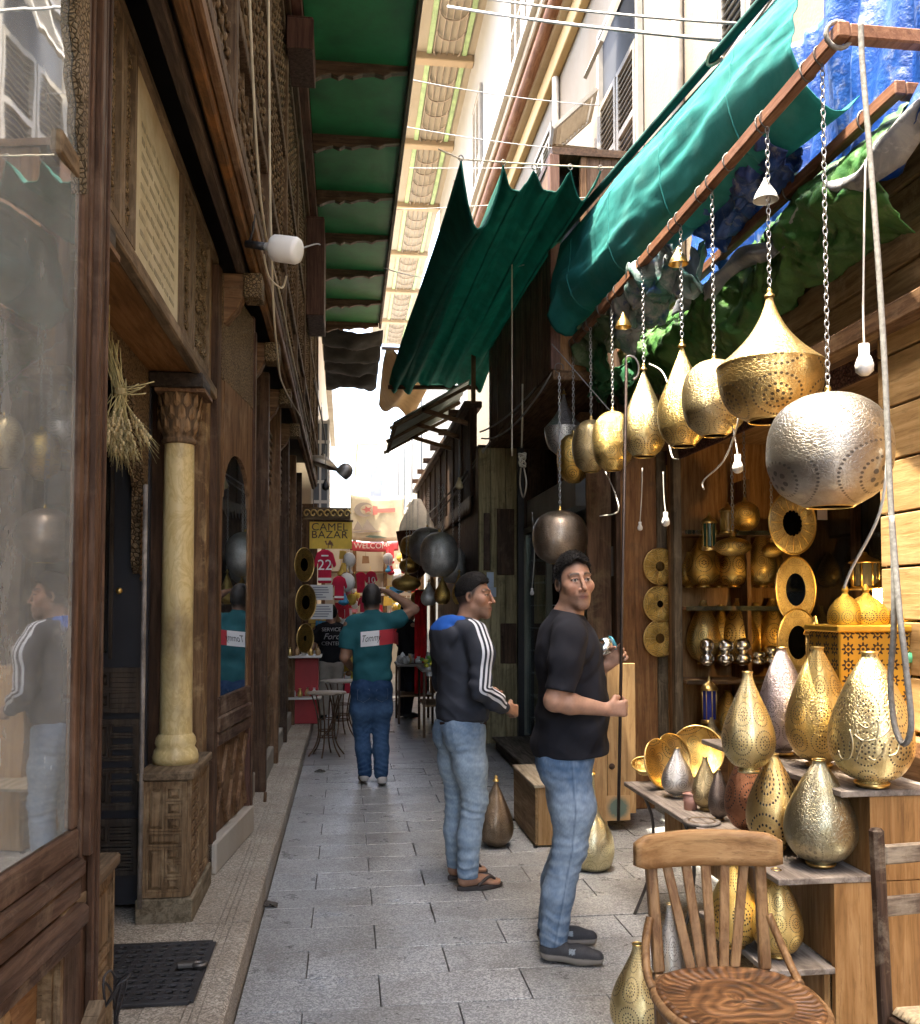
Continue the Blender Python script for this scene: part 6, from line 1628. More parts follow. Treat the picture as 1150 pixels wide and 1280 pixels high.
# CAMEL BAZAR sign
sc3 = thing('bazaar_sign', at_y(412, 668, 12.6), 'yellow hanging sign reading CAMEL BAZAR with a camel', 'sign')
S0, S1_ = at_y(387, 652, 12.6), at_y(440, 686, 12.6)
MB().box(S0.x, S1_.x, 12.6, 12.63, S1_.z, S0.z).build('board', paint((.80, .52, .05), .55, .12, 6), sc3)
MB().box(S0.x - .015, S1_.x + .015, 12.61, 12.64, S0.z, S0.z + .03).build('frame', W_DARK('x'), sc3)
INK = paint((.07, .035, .015), .6)
wS = S1_.x - S0.x; cxs = S0.x + wS * .47
text_mb('CAMEL', .145, (cxs, 12.598, S0.z - .075), (1, 0, 0), (0, 0, 1), (0, -1, 0), .004, wscale=1.05, spacing=1.05).build('lettering', INK, sc3)
text_mb('BAZAR', .145, (cxs, 12.598, S0.z - .18), (1, 0, 0), (0, 0, 1), (0, -1, 0), .004, wscale=1.05, spacing=1.05).build('lettering', INK, sc3)
cam_o = [(-.07, .03), (-.06, .045), (-.045, .045), (-.04, .01), (-.03, .0), (-.015, .015), (-.005, .045), (.012, .052), (.025, .03), (.04, .02), (.05, -.005), (.055, -.03), (.045, -.03), (.04, -.015), (.036, -.065), (.026, -.065), (.024, -.015), (-.01, -.015), (-.015, -.065), (-.025, -.065), (-.024, -.01), (-.045, -.018), (-.06, .02)]
MB().prism([(cxs + a * .95, S0.z - .30 + b * .95) for a, b in cam_o], ((0, 12.594, 0), (1, 0, 0), (0, 0, 1), (0, 1, 0)), .004).build('camel_emblem', paint((.22, .09, .03), .6), sc3)
for x in (S0.x + .05, S1_.x - .08): MB().tube([(x, 12.61, S0.z), (x, 12.61, S0.z + .5)], .006, 5).build('hanger', IRON, sc3)
br2 = thing('sign_bracket', at_y(410, 640, 12.5), 'gilded scroll panel above the CAMEL BAZAR sign', 'panel')
q0, q1 = at_y(379, 634, 12.5), at_y(438, 650, 12.5)
MB().box(q0.x, q1.x, 12.5, 12.54, q1.z, q0.z).build('board', wood((.10, .06, .03), (.2, .13, .06), 'x'), br2)
mb = MB()
for k in range(7):
    cx_ = lerp(q0.x, q1.x, (k + .5) / 7)
    mb.tube([(cx_ + .05 * math.cos(a) * (1 - a / 9), 12.49, (q0.z + q1.z) / 2 + .06 * math.sin(a) * (1 - a / 9)) for a in [j * .5 for j in range(14)]], .01, 5)
mb.build('scrolls', BRASS, br2)
# far lamps, hoods
fl = thing('street_hood', at_y(405, 575, 13.2), 'dish-shaped grey street lamp hood hanging past the lattice', 'street lamp')
c = at_y(402, 579, 13.2); MB().lathe(prof_curve([(.24, -.03), (.22, .02), (.14, .07), (.05, .10), (.02, .14)], 4), c, 28, Matrix.Rotation(R(18), 3, 'Y')).build('hood', metal((.42, .38, .32), .5), fl)
c2 = at_y(432, 588, 13.2); MB().lathe(prof_curve([(.10, -.10), (.11, .0), (.08, .07), (.03, .1)], 4), c2, 20, Matrix.Rotation(R(40), 3, 'Y')).build('spot_head', metal((.36, .35, .34), .5), fl)
MB().tube(curve_pts([c + Vector((0, 0, .12)), c + Vector((.05, 0, .35)), c + Vector((-.12, 0, 1.2))], 5), .012, 6).build('stem', IRON, fl); MB().tube([c, c2], .012, 6).build('arm', IRON, fl)
# shirts
def shirt(px, py, hpx, y, mat, label, num=None, group='shirts hung for sale', nm='red_shirt', white=True):
    c = at_y(px, py, y); s = scale_at(c); h = hpx * s; w_ = h * .42
    t = thing(nm, (c.x, y, c.z - h / 2), label, 'shirt', group)
    o = [(-.20, .5), (.20, .5), (.55, .40), (.78, .05), (.60, -.05), (.45, .12), (.45, -.5), (-.45, -.5), (-.45, .12), (-.60, -.05), (-.78, .05), (-.55, .40)]
    MB().prism([(c.x + a * w_ * 1.05, c.z + b * h) for a, b in o], ((0, y, 0), (1, 0, 0), (0, 0, 1), (0, 1, 0)), .04).build('body', mat, t, .012)
    if white:
        MB().box(c.x - w_ * .47, c.x + w_ * .47, y - .006, y + .046, c.z - h * .42, c.z - h * .34).build('hem_band', paint((.72, .70, .68), .8), t)
    if num:
        text_mb(num, h * .44, (c.x, y - .002, c.z + .03 * h), (1, 0, 0), (0, 0, 1), (0, -1, 0), .004).build('number', paint((.8, .78, .76), .8), t)
        if num == '22': MB().box(c.x - w_ * .25, c.x + w_ * .25, y - .006, y - .001, c.z + h * .30, c.z + h * .34).build('name_strip', paint((.75, .72, .70), .8), t)
    return t
RS = cloth((.52, .02, .055), .15, .85, 300, .3)
shirt(406, 708, 42, 11.8, RS, 'red football shirt with white number 22 under the CAMEL BAZAR sign', '22')
shirt(424, 735, 30, 12.2, RS, 'plain red shirt half behind the one with number 22', None)
shirt(451, 728, 26, 16, RS, 'small plain red shirt hung beside the one with number 10', None, white=False)
shirt(464, 726, 24, 15.8, RS, 'small red shirt with white number 10 in the far stall', '10', white=False)
shirt(455, 757, 24, 15.9, cloth((.45, .03, .06), .15), 'red and white shirt hung low in the far stall', None)
# gold plates hung at the left door post
for (px, py, r_, lab_) in ((380, 706, 21, 'big gold ring plate uppermost on the far post of the carved building'), (382, 753, 22, 'gold ring plate in the middle on the far post of the carved building'), (381, 798, 18, 'gold dish lowest on the far post of the carved building')):
    ring_mirror(px, py, r_ * 2, r_ * 2, 9.66, .40 if r_ > 20 else .2, lab_, False, R(58), GOLD3, metal((.05, .04, .03), .2))
# newspapers
for (px, py, lab_) in ((402, 740, 'white printed sheet hung below the number 22 shirt'), (402, 764, 'lower white printed sheet below another at the far stall')):
    a, b = at_y(px - 14, py - 9, 11.7), at_y(px + 14, py + 10, 11.7)
    t = thing('newspaper', (a.x, 11.7, b.z), lab_, 'newspaper'); MB().box(a.x, b.x, 11.7, 11.706, b.z, a.z).build('sheet', paint((.66, .65, .62), .8, .06), t)
    for k in range(5): MB().box(a.x + .03, lerp(a.x, b.x, random.uniform(.55, .95)), 11.696, 11.699, lerp(b.z, a.z, .15 + .16 * k), lerp(b.z, a.z, .15 + .16 * k) + .014).build('print_line', paint((.25, .25, .27), .8), t)
# red stand on the pavement, small wares
rs = thing('red_stand', at_z(383, 905, .1), 'red painted display stand with small white wares on the far pavement', 'stand')
b = at_z(383, 905, .1)
MB().box(b.x - .22, b.x + .14, b.y, b.y + .35, .10, .9).build('cabinet', paint((.42, .02, .025), .5), rs, .008)
for z in (.42, .92): MB().box(b.x - .26, b.x + .18, b.y - .22, b.y + .34, z, z + .02).build('shelf', paint((.55, .52, .48), .5), rs)
for k in range(9):
    x_ = b.x - .2 + .042 * k; z_ = .442 if k % 2 else .942
    o = MB((x_, b.y - .12, z_)).lathe(prof_curve([(.001, 0), (.025, .005), (.034, .04), (.02, .075), (.012, .09), (.018, .105)], 3), (x_, b.y - .12 + .05 * (k % 3), z_), 12).build('small_pot', (BRASS, paint((.65, .63, .6), .4), paint((.4, .25, .12), .4))[k % 3]); tag(o, ('small brass pot on the red display stand', 'small white pot on the red display stand', 'small brown pot on the red display stand')[k % 3], 'pot', ('brass pots on the red stand', 'white pots on the red stand', 'brown pots on the red stand')[k % 3])
# ---- right: lamps hung before the dark bazaar front
FGp = 'lamps hung at the dark bazaar front'
def fhang(kind, px, py, wpx, hpx, y, mat, label):
    c = at_y(px, py, y); s = scale_at(c); h = hpx * s
    lamp(kind, (c.x, c.y, c.z - h / 2), wpx * s, h, mat, label, 'hanging_lamp', 'hanging lamp', FGp, (c.x, c.y, max(3.0, c.z + h)), 28, hook=False)
SIL2 = pierced((0.72, 0.71, 0.68), (0.48, 0.46, 0.44), 8, 6, .48, .3, .6); BR2 = pierced((0.70, 0.48, 0.16), (0.48, 0.31, 0.09), 8, 6, .45, .3, .6)
fhang('round', 549, 693, 48, 56, 10.9, SIL2, 'largest silver globe lamp at the dark bazaar front')
fhang('round', 566, 706, 34, 46, 11.5, SIL2, 'pale silver globe lamp behind the largest one at the bazaar front')
fhang('round', 534, 683, 46, 48, 11.6, pierced((.52, .52, .52), (.34, .34, .34), 8, 6, .45, .3, .6), 'dark steel globe lamp beside the largest silver one')
fhang('round', 516, 682, 32, 26, 12.4, BR2, 'brass globe lamp at the outer end of the bazaar cluster')
fhang('flat', 512, 706, 26, 22, 12.0, GOLD3, 'small pumpkin-shaped gold lamp in the bazaar cluster')
fhang('flat', 508, 728, 36, 22, 11.8, BR2, 'wide flattened brass lamp lowest in the bazaar cluster')
fhang('hangdrop', 553, 738, 20, 34, 10.9, GOLD, 'little golden drop lamp under the largest silver globe')
fhang('hangdrop', 536, 742, 20, 30, 11.2, SIL2, 'little silver drop lamp under the bazaar cluster')
fhang('hangdrop', 574, 735, 18, 40, 11.0, BR2, 'slim brass drop lamp at the pillar side of the bazaar cluster')
fhang('round', 522, 748, 18, 18, 12.6, GOLD3, 'tiny gold ball lamp behind the wide flattened one')
for (px, py, yy, lab_) in ((574, 602, 10.8, 'bare clear bulb on the cable before the bazaar front'), (407, 604, 12.2, 'dark hanging socket past the carved building')):
    c = at_y(px, py, yy); t = thing('pendant_bulb', c, lab_, 'bulb')
    MB().lathe(prof_curve([(.001, -.10), (.04, -.08), (.045, -.04), (.02, .02), (.016, .05)], 4), c, 16).build('bulb', paint((.5, .42, .25), .2) if px > 500 else BLACK, t); MB().tube([c + Vector((0, 0, .05)), c + Vector((0, 0, .5))], .006, 5).build('cord', GREY_W, t)
# basket / drum on the valance
bk = thing('drum_bag', at_y(523, 680, 13.4), 'brown leather drum hanging at the outer end of the bazaar front', 'drum')
c = at_y(521, 705, 13.4); MB().lathe(prof_curve([(.05, -.35), (.15, -.25), (.26, .1), (.30, .30), (.28, .32), (.001, .33)], 3), c + Vector((0, 0, .15)), 24).build('body', cloth((.13, .055, .03), .25, .7), bk)
MB().lathe([(.27, .47), (.24, .60), (.15, .78), (.06, .95)], c, 24).build('white_cloth', cloth((.62, .58, .50), .15), bk)
# red cloth, tables with wares
rc2 = thing('red_cloth', at_y(525, 745, 12.8), 'long bright red cloth hanging at the bazaar front', 'cloth')
t0, t1 = at_y(519, 738, 12.4), at_y(534, 868, 12.4)
MB().grid(lambda u, v: (lerp(t0.x, t1.x, u), 12.4 + .03 * math.sin(u * 14), lerp(t0.z, t1.z, v)), 14, 10, .008).build('cloth', cloth((.50, .015, .02), .2, .85, 300, .3), rc2)
MB().tube([(t0.x - .05, 12.42, t0.z), (t1.x + .05, 12.42, t0.z)], .012, 6).build('rod', IRON, rc2)
def wtable(px, py, y, w_, d, h, label, legm=W_DARK()):
    b = at_z(px, py, 0); t = thing('wares_table', (b.x, b.y, 0), label, 'table')
    MB().box(b.x - w_ / 2, b.x + w_ / 2, b.y, b.y + d, h - .03, h).build('top', wood((.14, .12, .10), (.28, .25, .21), 'x', .5), t, .004)
    MB().box(b.x - w_ / 2 + .03, b.x + w_ / 2 - .03, b.y + .03, b.y + d - .03, h * .45, h * .45 + .02).build('shelf', W_MID('x'), t)
    for sx in (-1, 1):
        for yy in (.03, d - .03): MB().box(b.x + sx * (w_ / 2 - .03) - .015, b.x + sx * (w_ / 2 - .03) + .015, b.y + yy - .015, b.y + yy + .015, 0, h - .03).build('leg', legm, t)
    return b
bt1 = wtable(560, 922, 0, .62, .8, .80, 'dark wooden table of small wares by the plank pillar')
bt2 = wtable(520, 905, 0, .50, .7, .78, 'grey-topped table of silver trays before the red cloth')
cols = [paint((.66, .65, .62), .4), paint((.6, .55, .05), .5), paint((.35, .33, .30), .4), paint((.45, .28, .12), .4), paint((.15, .3, .4), .5)]
nms = ['small white ware', 'small yellow ware', 'small grey ware', 'small brown ware', 'small blue ware']
for i in range(34):
    bb_, w_, d, h = (bt1, .56, .7, .80) if i % 2 else (bt2, .44, .6, .78)
    x_, y_ = bb_.x + random.uniform(-w_ / 2, w_ / 2), bb_.y + random.uniform(.05, d); k = random.choice((0, 0, 2, 2, 3, 4, 1))
    r_ = random.uniform(.025, .05); hh = random.uniform(.05, .16)
    p_ = random.choice(([(.001, 0), (r_, .004), (r_ * 1.1, hh * .5), (r_ * .5, hh * .8), (r_ * .6, hh)], [(.001, 0), (r_ * .6, .004), (r_ * 1.3, hh * .3), (r_ * 1.35, hh * .35), (.001, hh * .3)], [(r_ * .6, 0), (r_, hh * .3), (r_ * .8, hh * .7), (.004, hh)]))
    o = MB((x_, y_, h)).lathe(prof_curve(p_, 3), (x_, y_, h + .001), 12).build('small_ware', cols[k]); tag(o, nms[k] + (' on the table by the plank pillar' if i % 2 else ' on the table before the red cloth'), 'ware', nms[k] + ('s at the pillar table' if i % 2 else 's at the cloth table'))
yf = at_y(538, 828, 10.9)
fl2 = thing('yellow_flower', yf, 'bunch of yellow and green artificial flowers on the wares table', 'flowers')
for k in range(14): MB().ball(yf + Vector((random.gauss(0, .05), random.gauss(0, .04), random.gauss(0, .035))), .03, .03, .022, 8, 5).build('blossom', cols[1] if k % 3 else paint((.15, .35, .06), .6), fl2)
MB().lathe([(.001, -.16), (.05, -.16), (.06, -.06), (.001, -.06)], yf, 14).build('vase', cols[0], fl2)
# trinkets hung over the souvenir wall
TC = {'red': (.5, .03, .05), 'white': (.66, .64, .6), 'gold': (.55, .36, .07), 'blue': (.06, .28, .48), 'yellow': (.62, .52, .06), 'brown': (.22, .12, .06), 'pink': (.55, .2, .25), 'black': (.03, .03, .035)}
for i in range(190):
    cn = random.choice(list(TC) + ['gold', 'white', 'white', 'gold', 'red', 'brown']); m = cloth(TC[cn], .15, .7)
    px, py = random.choice([(random.uniform(436, 522), random.uniform(696, 800)), (random.uniform(424, 445), random.uniform(690, 850)), (random.uniform(392, 440), random.uniform(770, 860)), (random.uniform(482, 522), random.uniform(705, 790))])
    yy = random.uniform(17.5, 20.4) if px > 440 else random.uniform(13.3, 15.0)
    c = at_y(px, py, yy); s = random.uniform(.05, .12)
    kd = random.randrange(3)
    mb = MB(c)
    if kd == 0: mb.ball(c, s, s * .6, s * 1.2, 10, 6)
    elif kd == 1: mb.prism([(-s, -s), (s, -s * .9), (s * .8, s), (-s * .85, s * 1.1)], (c, (1, 0, 0), (0, 0, 1), (0, 1, 0)), .03)
    else: mb.lathe(prof_curve([(s * .2, -s), (s * .8, -s * .6), (s * .5, 0), (s * .25, s * .8)], 3), c, 10)
    mb.tube([c + Vector((0, .0, s)), c + Vector((0, 0, s + .12))], .004, 4)
    where = 'souvenir wall' if px > 440 else 'shop past the carved building'
    kn_ = ('round', 'bag-shaped', 'bell-shaped')[kd]
    tag(mb.build('trinket', m), f'small {cn} {kn_} souvenir hanging at the {where}', 'souvenir', f'{cn} {kn_} souvenirs at the {where}')
S4 = thing('souvenir_shop', (-.8, 14, 0), 'small souvenir shop front past the gold plates under the yellow sign', 'shop')
MB().box(-.9, -.46, 15.02, 15.25, .1, 3.2).build('back', W_MID(), S4)
# ================================================================== people: blended volumes turned into one skin
class Field:
    def __init__(self, lo, hi, h):
        self.lo = np.array(lo, np.float32); self.h = h
        self.n = np.ceil((np.array(hi) - np.array(lo)) / h).astype(int) + 1
        self.a = np.full(self.n, 1.0, np.float32)
    def box(self, blo, bhi, pad):
        i0 = np.maximum(np.floor((np.array(blo) - pad - self.lo) / self.h).astype(int), 0)
        i1 = np.minimum(np.ceil((np.array(bhi) + pad - self.lo) / self.h).astype(int) + 1, self.n)
        if np.any(i1 <= i0): return None
        ax = [self.lo[d] + self.h * np.arange(i0[d], i1[d], dtype=np.float32) for d in range(3)]
        X, Y, Z = np.meshgrid(*ax, indexing='ij')
        return tuple(slice(i0[d], i1[d]) for d in range(3)), X, Y, Z
    def _mix(self, sl, d, k, mode):
        a = self.a[sl]
        if mode == 'add':
            if k <= 0: a[:] = np.minimum(a, d)
            else:
                t = np.clip(.5 + .5 * (a - d) / k, 0, 1); a[:] = a * (1 - t) + d * t - k * t * (1 - t)
        else:
            d = -d
            if k <= 0: a[:] = np.maximum(a, d)
            else:
                t = np.clip(.5 - .5 * (a - d) / k, 0, 1); a[:] = a * (1 - t) + d * t + k * t * (1 - t)
    def cone(self, p, q, r1, r2, k=.02, mode='add'):
        p, q = np.array(p, np.float32), np.array(q, np.float32); r = max(r1, r2)
        b = self.box(np.minimum(p, q) - r, np.maximum(p, q) + r, k + 3 * self.h)
        if b is None: return self
        sl, X, Y, Z = b; v = q - p; L = float(v @ v) or 1e-9
        t = np.clip(((X - p[0]) * v[0] + (Y - p[1]) * v[1] + (Z - p[2]) * v[2]) / L, 0, 1)
        d = np.sqrt((X - p[0] - t * v[0]) ** 2 + (Y - p[1] - t * v[1]) ** 2 + (Z - p[2] - t * v[2]) ** 2) - (r1 + (r2 - r1) * t)
        self._mix(sl, d, k, mode); return self
    def ell(self, c, r, k=.02, mode='add', rot=None):
        c, r = np.array(c, np.float32), np.array(r, np.float32); m = float(r.max())
        b = self.box(c - m, c + m, k + 3 * self.h)
        if b is None: return self
        sl, X, Y, Z = b; X, Y, Z = X - c[0], Y - c[1], Z - c[2]
        if rot is not None:
            X, Y, Z = (rot[0][0] * X + rot[1][0] * Y + rot[2][0] * Z, rot[0][1] * X + rot[1][1] * Y + rot[2][1] * Z, rot[0][2] * X + rot[1][2] * Y + rot[2][2] * Z)
        k0 = np.sqrt((X / r[0]) ** 2 + (Y / r[1]) ** 2 + (Z / r[2]) ** 2) + 1e-6; k1 = np.sqrt((X / r[0] ** 2) ** 2 + (Y / r[1] ** 2) ** 2 + (Z / r[2] ** 2) ** 2) + 1e-6
        self._mix(sl, k0 * (k0 - 1) / k1, k, mode); return self
    def chain(self, pts, rs, k=.02):
        for i in range(len(pts) - 1): self.cone(pts[i], pts[i + 1], rs[i], rs[i + 1], k)
        return self
    def apply(self, fn):
        ax = [self.lo[d] + self.h * np.arange(self.n[d], dtype=np.float32) for d in range(3)]
        m = self.a < .06
        I = np.argwhere(m); P = self.lo + I * self.h
        self.a[m] = fn(P.astype(np.float32), self.a[m]); return self
    def mesh(self):
        a = self.a; s = a < 0
        c = np.zeros(np.array(s.shape) - 1, np.uint8)
        for i in (0, 1):
            for j in (0, 1):
                for k in (0, 1): c += s[i:s.shape[0] - 1 + i, j:s.shape[1] - 1 + j, k:s.shape[2] - 1 + k]
        mixed = (c > 0) & (c < 8); I = np.argwhere(mixed)
        idx = np.full(c.shape, -1, np.int64); idx[mixed] = np.arange(len(I))
        acc = np.zeros((len(I), 3)); cnt = np.zeros(len(I))
        corners = [(i, j, k) for i in (0, 1) for j in (0, 1) for k in (0, 1)]
        val = {q: a[I[:, 0] + q[0], I[:, 1] + q[1], I[:, 2] + q[2]].astype(np.float64) for q in corners}
        for q in corners:
            for ax in range(3):
                if q[ax] == 0:
                    w = list(q); w[ax] = 1; w = tuple(w); v0, v1 = val[q], val[w]; m = (v0 < 0) != (v1 < 0)
                    t = np.where(m, v0 / np.where(m, v0 - v1, 1), 0); p = np.tile(np.array(q, float), (len(I), 1)); p[:, ax] = t
                    acc[m] += p[m]; cnt[m] += 1
        V = self.lo + (I + acc / cnt[:, None]) * self.h
        Fs = []
        for ax in range(3):
            b, c2 = (ax + 1) % 3, (ax + 2) % 3
            s0 = np.take(s, range(0, s.shape[ax] - 1), ax); s1 = np.take(s, range(1, s.shape[ax]), ax)
            E = np.argwhere(s0 != s1)
            E = E[(E[:, b] > 0) & (E[:, c2] > 0) & (E[:, b] < s.shape[b] - 1) & (E[:, c2] < s.shape[c2] - 1)]
            if not len(E): continue
            inside = s0[E[:, 0], E[:, 1], E[:, 2]]
            def cell(db, dc):
                q = E.copy(); q[:, b] += db; q[:, c2] += dc; return idx[q[:, 0], q[:, 1], q[:, 2]]
            f = np.stack([cell(-1, -1), cell(0, -1), cell(0, 0), cell(-1, 0)], 1)
            f[~inside] = f[~inside][:, ::-1]; Fs.append(f)
        return V, np.concatenate(Fs)
def wav(P, f, seed=0.0):
    """cheap smooth 3-D ripple field"""
    x, y, z = P[:, 0] * f, P[:, 1] * f, P[:, 2] * f
    return (np.sin(x * 1.7 + 2.1 * np.sin(y * 1.1 + seed) + z * .6) + np.sin(y * 1.9 + 1.7 * np.sin(z * 1.3 + seed * 2) - x * .7) + np.sin(z * 2.3 + 1.9 * np.sin(x * .9 - seed))) / 3
def field_obj(field, name, mat, parent, colfn=None, loc_rot=None, smooth_it=2):
    V, Q = field.mesh()
    # a little relaxation
    for _ in range(smooth_it):
        n = np.zeros(len(V)); s = np.zeros_like(V)
        for i in range(4):
            a, b = Q[:, i], Q[:, (i + 1) % 4]
            np.add.at(s, a, V[b]); np.add.at(n, a, 1); np.add.at(s, b, V[a]); np.add.at(n, b, 1)
        V = V * .5 + .5 * s / np.maximum(n, 1)[:, None]
    me = bpy.data.meshes.new(name); me.vertices.add(len(V)); me.vertices.foreach_set('co', V.astype(np.float32).ravel())
    me.loops.add(Q.size); me.loops.foreach_set('vertex_index', Q.ravel().astype(np.int32))
    me.polygons.add(len(Q)); me.polygons.foreach_set('loop_start', np.arange(0, Q.size, 4, dtype=np.int32)); me.polygons.foreach_set('loop_total', np.full(len(Q), 4, np.int32))
    me.polygons.foreach_set('use_smooth', np.ones(len(Q), bool)); me.update(calc_edges=True); me.validate()
    if colfn is not None:
        at = me.color_attributes.new('Col', 'FLOAT_COLOR', 'POINT'); C = colfn(V)
        at.data.foreach_set('color', np.concatenate([C, np.ones((len(C), 1))], 1).astype(np.float32).ravel())
    me.materials.append(mat)
    o = bpy.data.objects.new(name, me); link(o, parent); return o
SKINM = attr_mat('Col', .55, .12, 160, .12, .35, .10); CLOTHM = attr_mat('Col', .85, .25, 420, 0.0, .2, .16); SHOEM = attr_mat('Col', .6, .25, 300, 0, .3, .12)
HAIRM = paint((.007, .006, .0055), .75, .4, 60, .6)
HAIRM.node_tree.nodes['Principled BSDF'].inputs['Specular IOR Level'].default_value = .2
def V3(*a): return np.array(a, float)
def hrot(yaw, pitch=0, roll=0):
    return np.array(Matrix.Rotation(yaw, 3, 'Z') @ Matrix.Rotation(pitch, 3, 'X') @ Matrix.Rotation(roll, 3, 'Y'))
def mixc(a, b, t): return a * (1 - t[:, None]) + np.array(b) * t[:, None]
def sm(x, a, b): t = np.clip((x - a) / (b - a), 0, 1); return t * t * (3 - 2 * t)
def head_parts(f, c, Rm, k=.012):
    W = lambda p: np.array(c) + Rm @ np.array(p)
    E = lambda p, r, k_=k, mode='add': f.ell(W(p), r, k_, mode, Rm)
    E((0, -.014, .030), (.076, .097, .098)); E((0, .024, -.040), (.056, .068, .076), .03)
    f.cone(W((-.045, .005, -.062)), W((-.012, .070, -.098)), .024, .022, .025); f.cone(W((.045, .005, -.062)), W((.012, .070, -.098)), .024, .022, .025)
    E((0, .074, -.102), (.022, .016, .016), .02)
    for s in (-1, 1):
        E((s * .044, .056, -.018), (.027, .030, .026), .025)
        f.cone(W((s * .012, .088, .034)), W((s * .048, .072, .032)), .0095, .008, .012)
        E((s * .031, .101, .010), (.020, .020, .012), .012, 'sub')
        E((s * .031, .0765, .0095), (.0145, .0135, .0125), .003)
        f.cone(W((s * .018, .0885, .0185)), W((s * .045, .080, .0165)), .0042, .0035, .005)
        f.cone(W((s * .020, .0875, .0005)), W((s * .043, .080, .001)), .0035, .003, .006)
        E((s * .079, -.008, -.002), (.010, .022, .032), .006); E((s * .087, -.004, .0), (.006, .012, .020), .006, 'sub')
        E((s * .0135, .098, -.034), (.0085, .0095, .0075), .006)
    f.cone(W((0, .090, .022)), W((0, .114, -.026)), .0078, .0105, .007); E((0, .117, -.030), (.0105, .0095, .009), .005)
    E((0, .080, -.062), (.028, .020, .020), .02)
    f.cone(W((-.021, .088, -.0625)), W((0, .0965, -.0595)), .0045, .0065, .006); f.cone(W((.021, .088, -.0625)), W((0, .0965, -.0595)), .0045, .0065, .006)
    f.cone(W((-.019, .088, -.069)), W((0, .0955, -.0725)), .0045, .0075, .006); f.cone(W((.019, .088, -.069)), W((0, .0955, -.0725)), .0045, .0075, .006)
    f.cone(W((-.022, .094, -.0662)), W((.022, .094, -.0662)), .0018, .0018, .003, 'sub')
def head_color(P, c, Rm, skin, beard=.35, line=None, fade=.9):
    L = (P - np.array(c)) @ Rm      # into head space
    x, y, z = L[:, 0], L[:, 1], L[:, 2]; C = np.tile(np.array(skin), (len(P), 1))
    near = (np.abs(z) < .16) & (np.abs(x) < .11) & (np.abs(y) < .14)
    front = sm(y, .035, .06)
    flush = np.exp(-((np.abs(x) - .04) ** 2 + (z + .025) ** 2) / .0006) * front
    C = mixc(C, np.array(skin) * np.array([1.08, .88, .84]), flush * .7 * near)
    st = front * sm(-z, .045, .075) * sm(.13 + z, 0, .02) + sm(-z, .05, .08) * sm(y, -.02, .02) * sm(.13 + z, 0, .02) * .7
    st = np.clip(st, 0, 1) * near * beard
    C = mixc(C, (.055, .042, .036), st * .75)
    mo = np.exp(-((z + .050) / .006) ** 2) * (np.abs(x) < .026) * sm(y, .07, .085) * near * beard
    C = mixc(C, (.05, .038, .032), mo * .8)
    lip = np.exp(-(((np.abs(x)) / .021) ** 4)) * np.exp(-((z + .0662) / .0095) ** 4) * sm(y, .078, .086) * near
    C = mixc(C, (.24, .085, .07), lip * .9)
    seam = np.exp(-((z + .0662) / .0022) ** 2) * (np.abs(x) < .024) * sm(y, .078, .086) * near
    C = mixc(C, (.07, .03, .025), seam * .8)
    arc = .034 + .006 * (1 - ((np.abs(x) - .03) / .022) ** 2)
    br = np.exp(-((z - arc) / .0062) ** 2) * sm(np.abs(x), .008, .014) * sm(.055 - np.abs(x), 0, .008) * sm(y, .045, .06) * near
    C = mixc(C, (.018, .013, .010), np.clip(br * 1.2, 0, 1) * .92)
    ex = (np.abs(x) - .031) / .0135; ez = (z - .0095) / .0068; ed = ex ** 2 + ez ** 2
    eye = (ed < 1.0) & (y > .070) & near
    C[eye] = (.40, .35, .31)
    iris = eye & (((np.abs(x) - .0315) ** 2 + (z - .0100) ** 2) < .0066 ** 2); C[iris] = (.025, .014, .008)
    lash = (ed >= .8) & (ed < 1.6) & (z > .009) & (y > .066) & near; C[lash] = (.03, .02, .016)
    under = np.exp(-(((np.abs(x) - .031) / .016) ** 2 + ((z + .006) / .006) ** 2)) * sm(y, .06, .07) * near; C = mixc(C, np.array(skin) * .6, under * .45)
    nos = np.exp(-(((np.abs(x) - .008) / .004) ** 2 + ((z + .040) / .003) ** 2)) * sm(y, .095, .10) * near; C = mixc(C, (.05, .02, .015), nos)
    if line is not None:
        zl = np.interp(y, [-.12, -.07, -.03, -.004, .012, .03, .052, .07, .09, .12], line) - .03
        al = sm(z - zl, 0, .045) * sm(.085 - y, 0, .02) * near * (z > -.09) * (1 - sm(np.abs(x), .082, .085))
        C = mixc(C, (.012, .010, .009), al * fade)
    C = C * (1 + .10 * wav(P, 60, 1.0) + .07 * wav(P, 190, 2.0))[:, None]
    return np.clip(C, 0, 1)
def hair_field(c, Rm, h, thick, top, line, seed, curl=0.0, fade=True):
    f = Field(np.array(c) - .16, np.array(c) + .17, h)
    W = lambda p: np.array(c) + Rm @ np.array(p)
    f.ell(W((0, -.014, .030)), (.076 + thick, .097 + thick, .098 + top), 0, 'add', Rm)
    f.ell(W((0, .012, .062)), (.062 + thick, .075 + thick * .8, .066 + top * 1.25), .02, 'add', Rm)
    def cut(P, a):
        L = (P - np.array(c)) @ Rm; x, y, z = L[:, 0], L[:, 1], L[:, 2]
        zl = np.interp(y, [-.12, -.07, -.03, -.004, .012, .03, .052, .07, .09, .12], line) 
        zl = zl + .008 * np.sin(x * 90 + seed) * (y > .05)
        cutd = (zl - z)
        d = a + curl * (wav(L, 190, seed) * .6 + wav(L[:, ::-1] * np.array([1, .8, 1.2]), 260, seed + 4) * .6) * sm(z, .02, .07) + .0012 * wav(L, 420, seed)
        return np.maximum(d, cutd * .9)
    f.apply(cut); return f
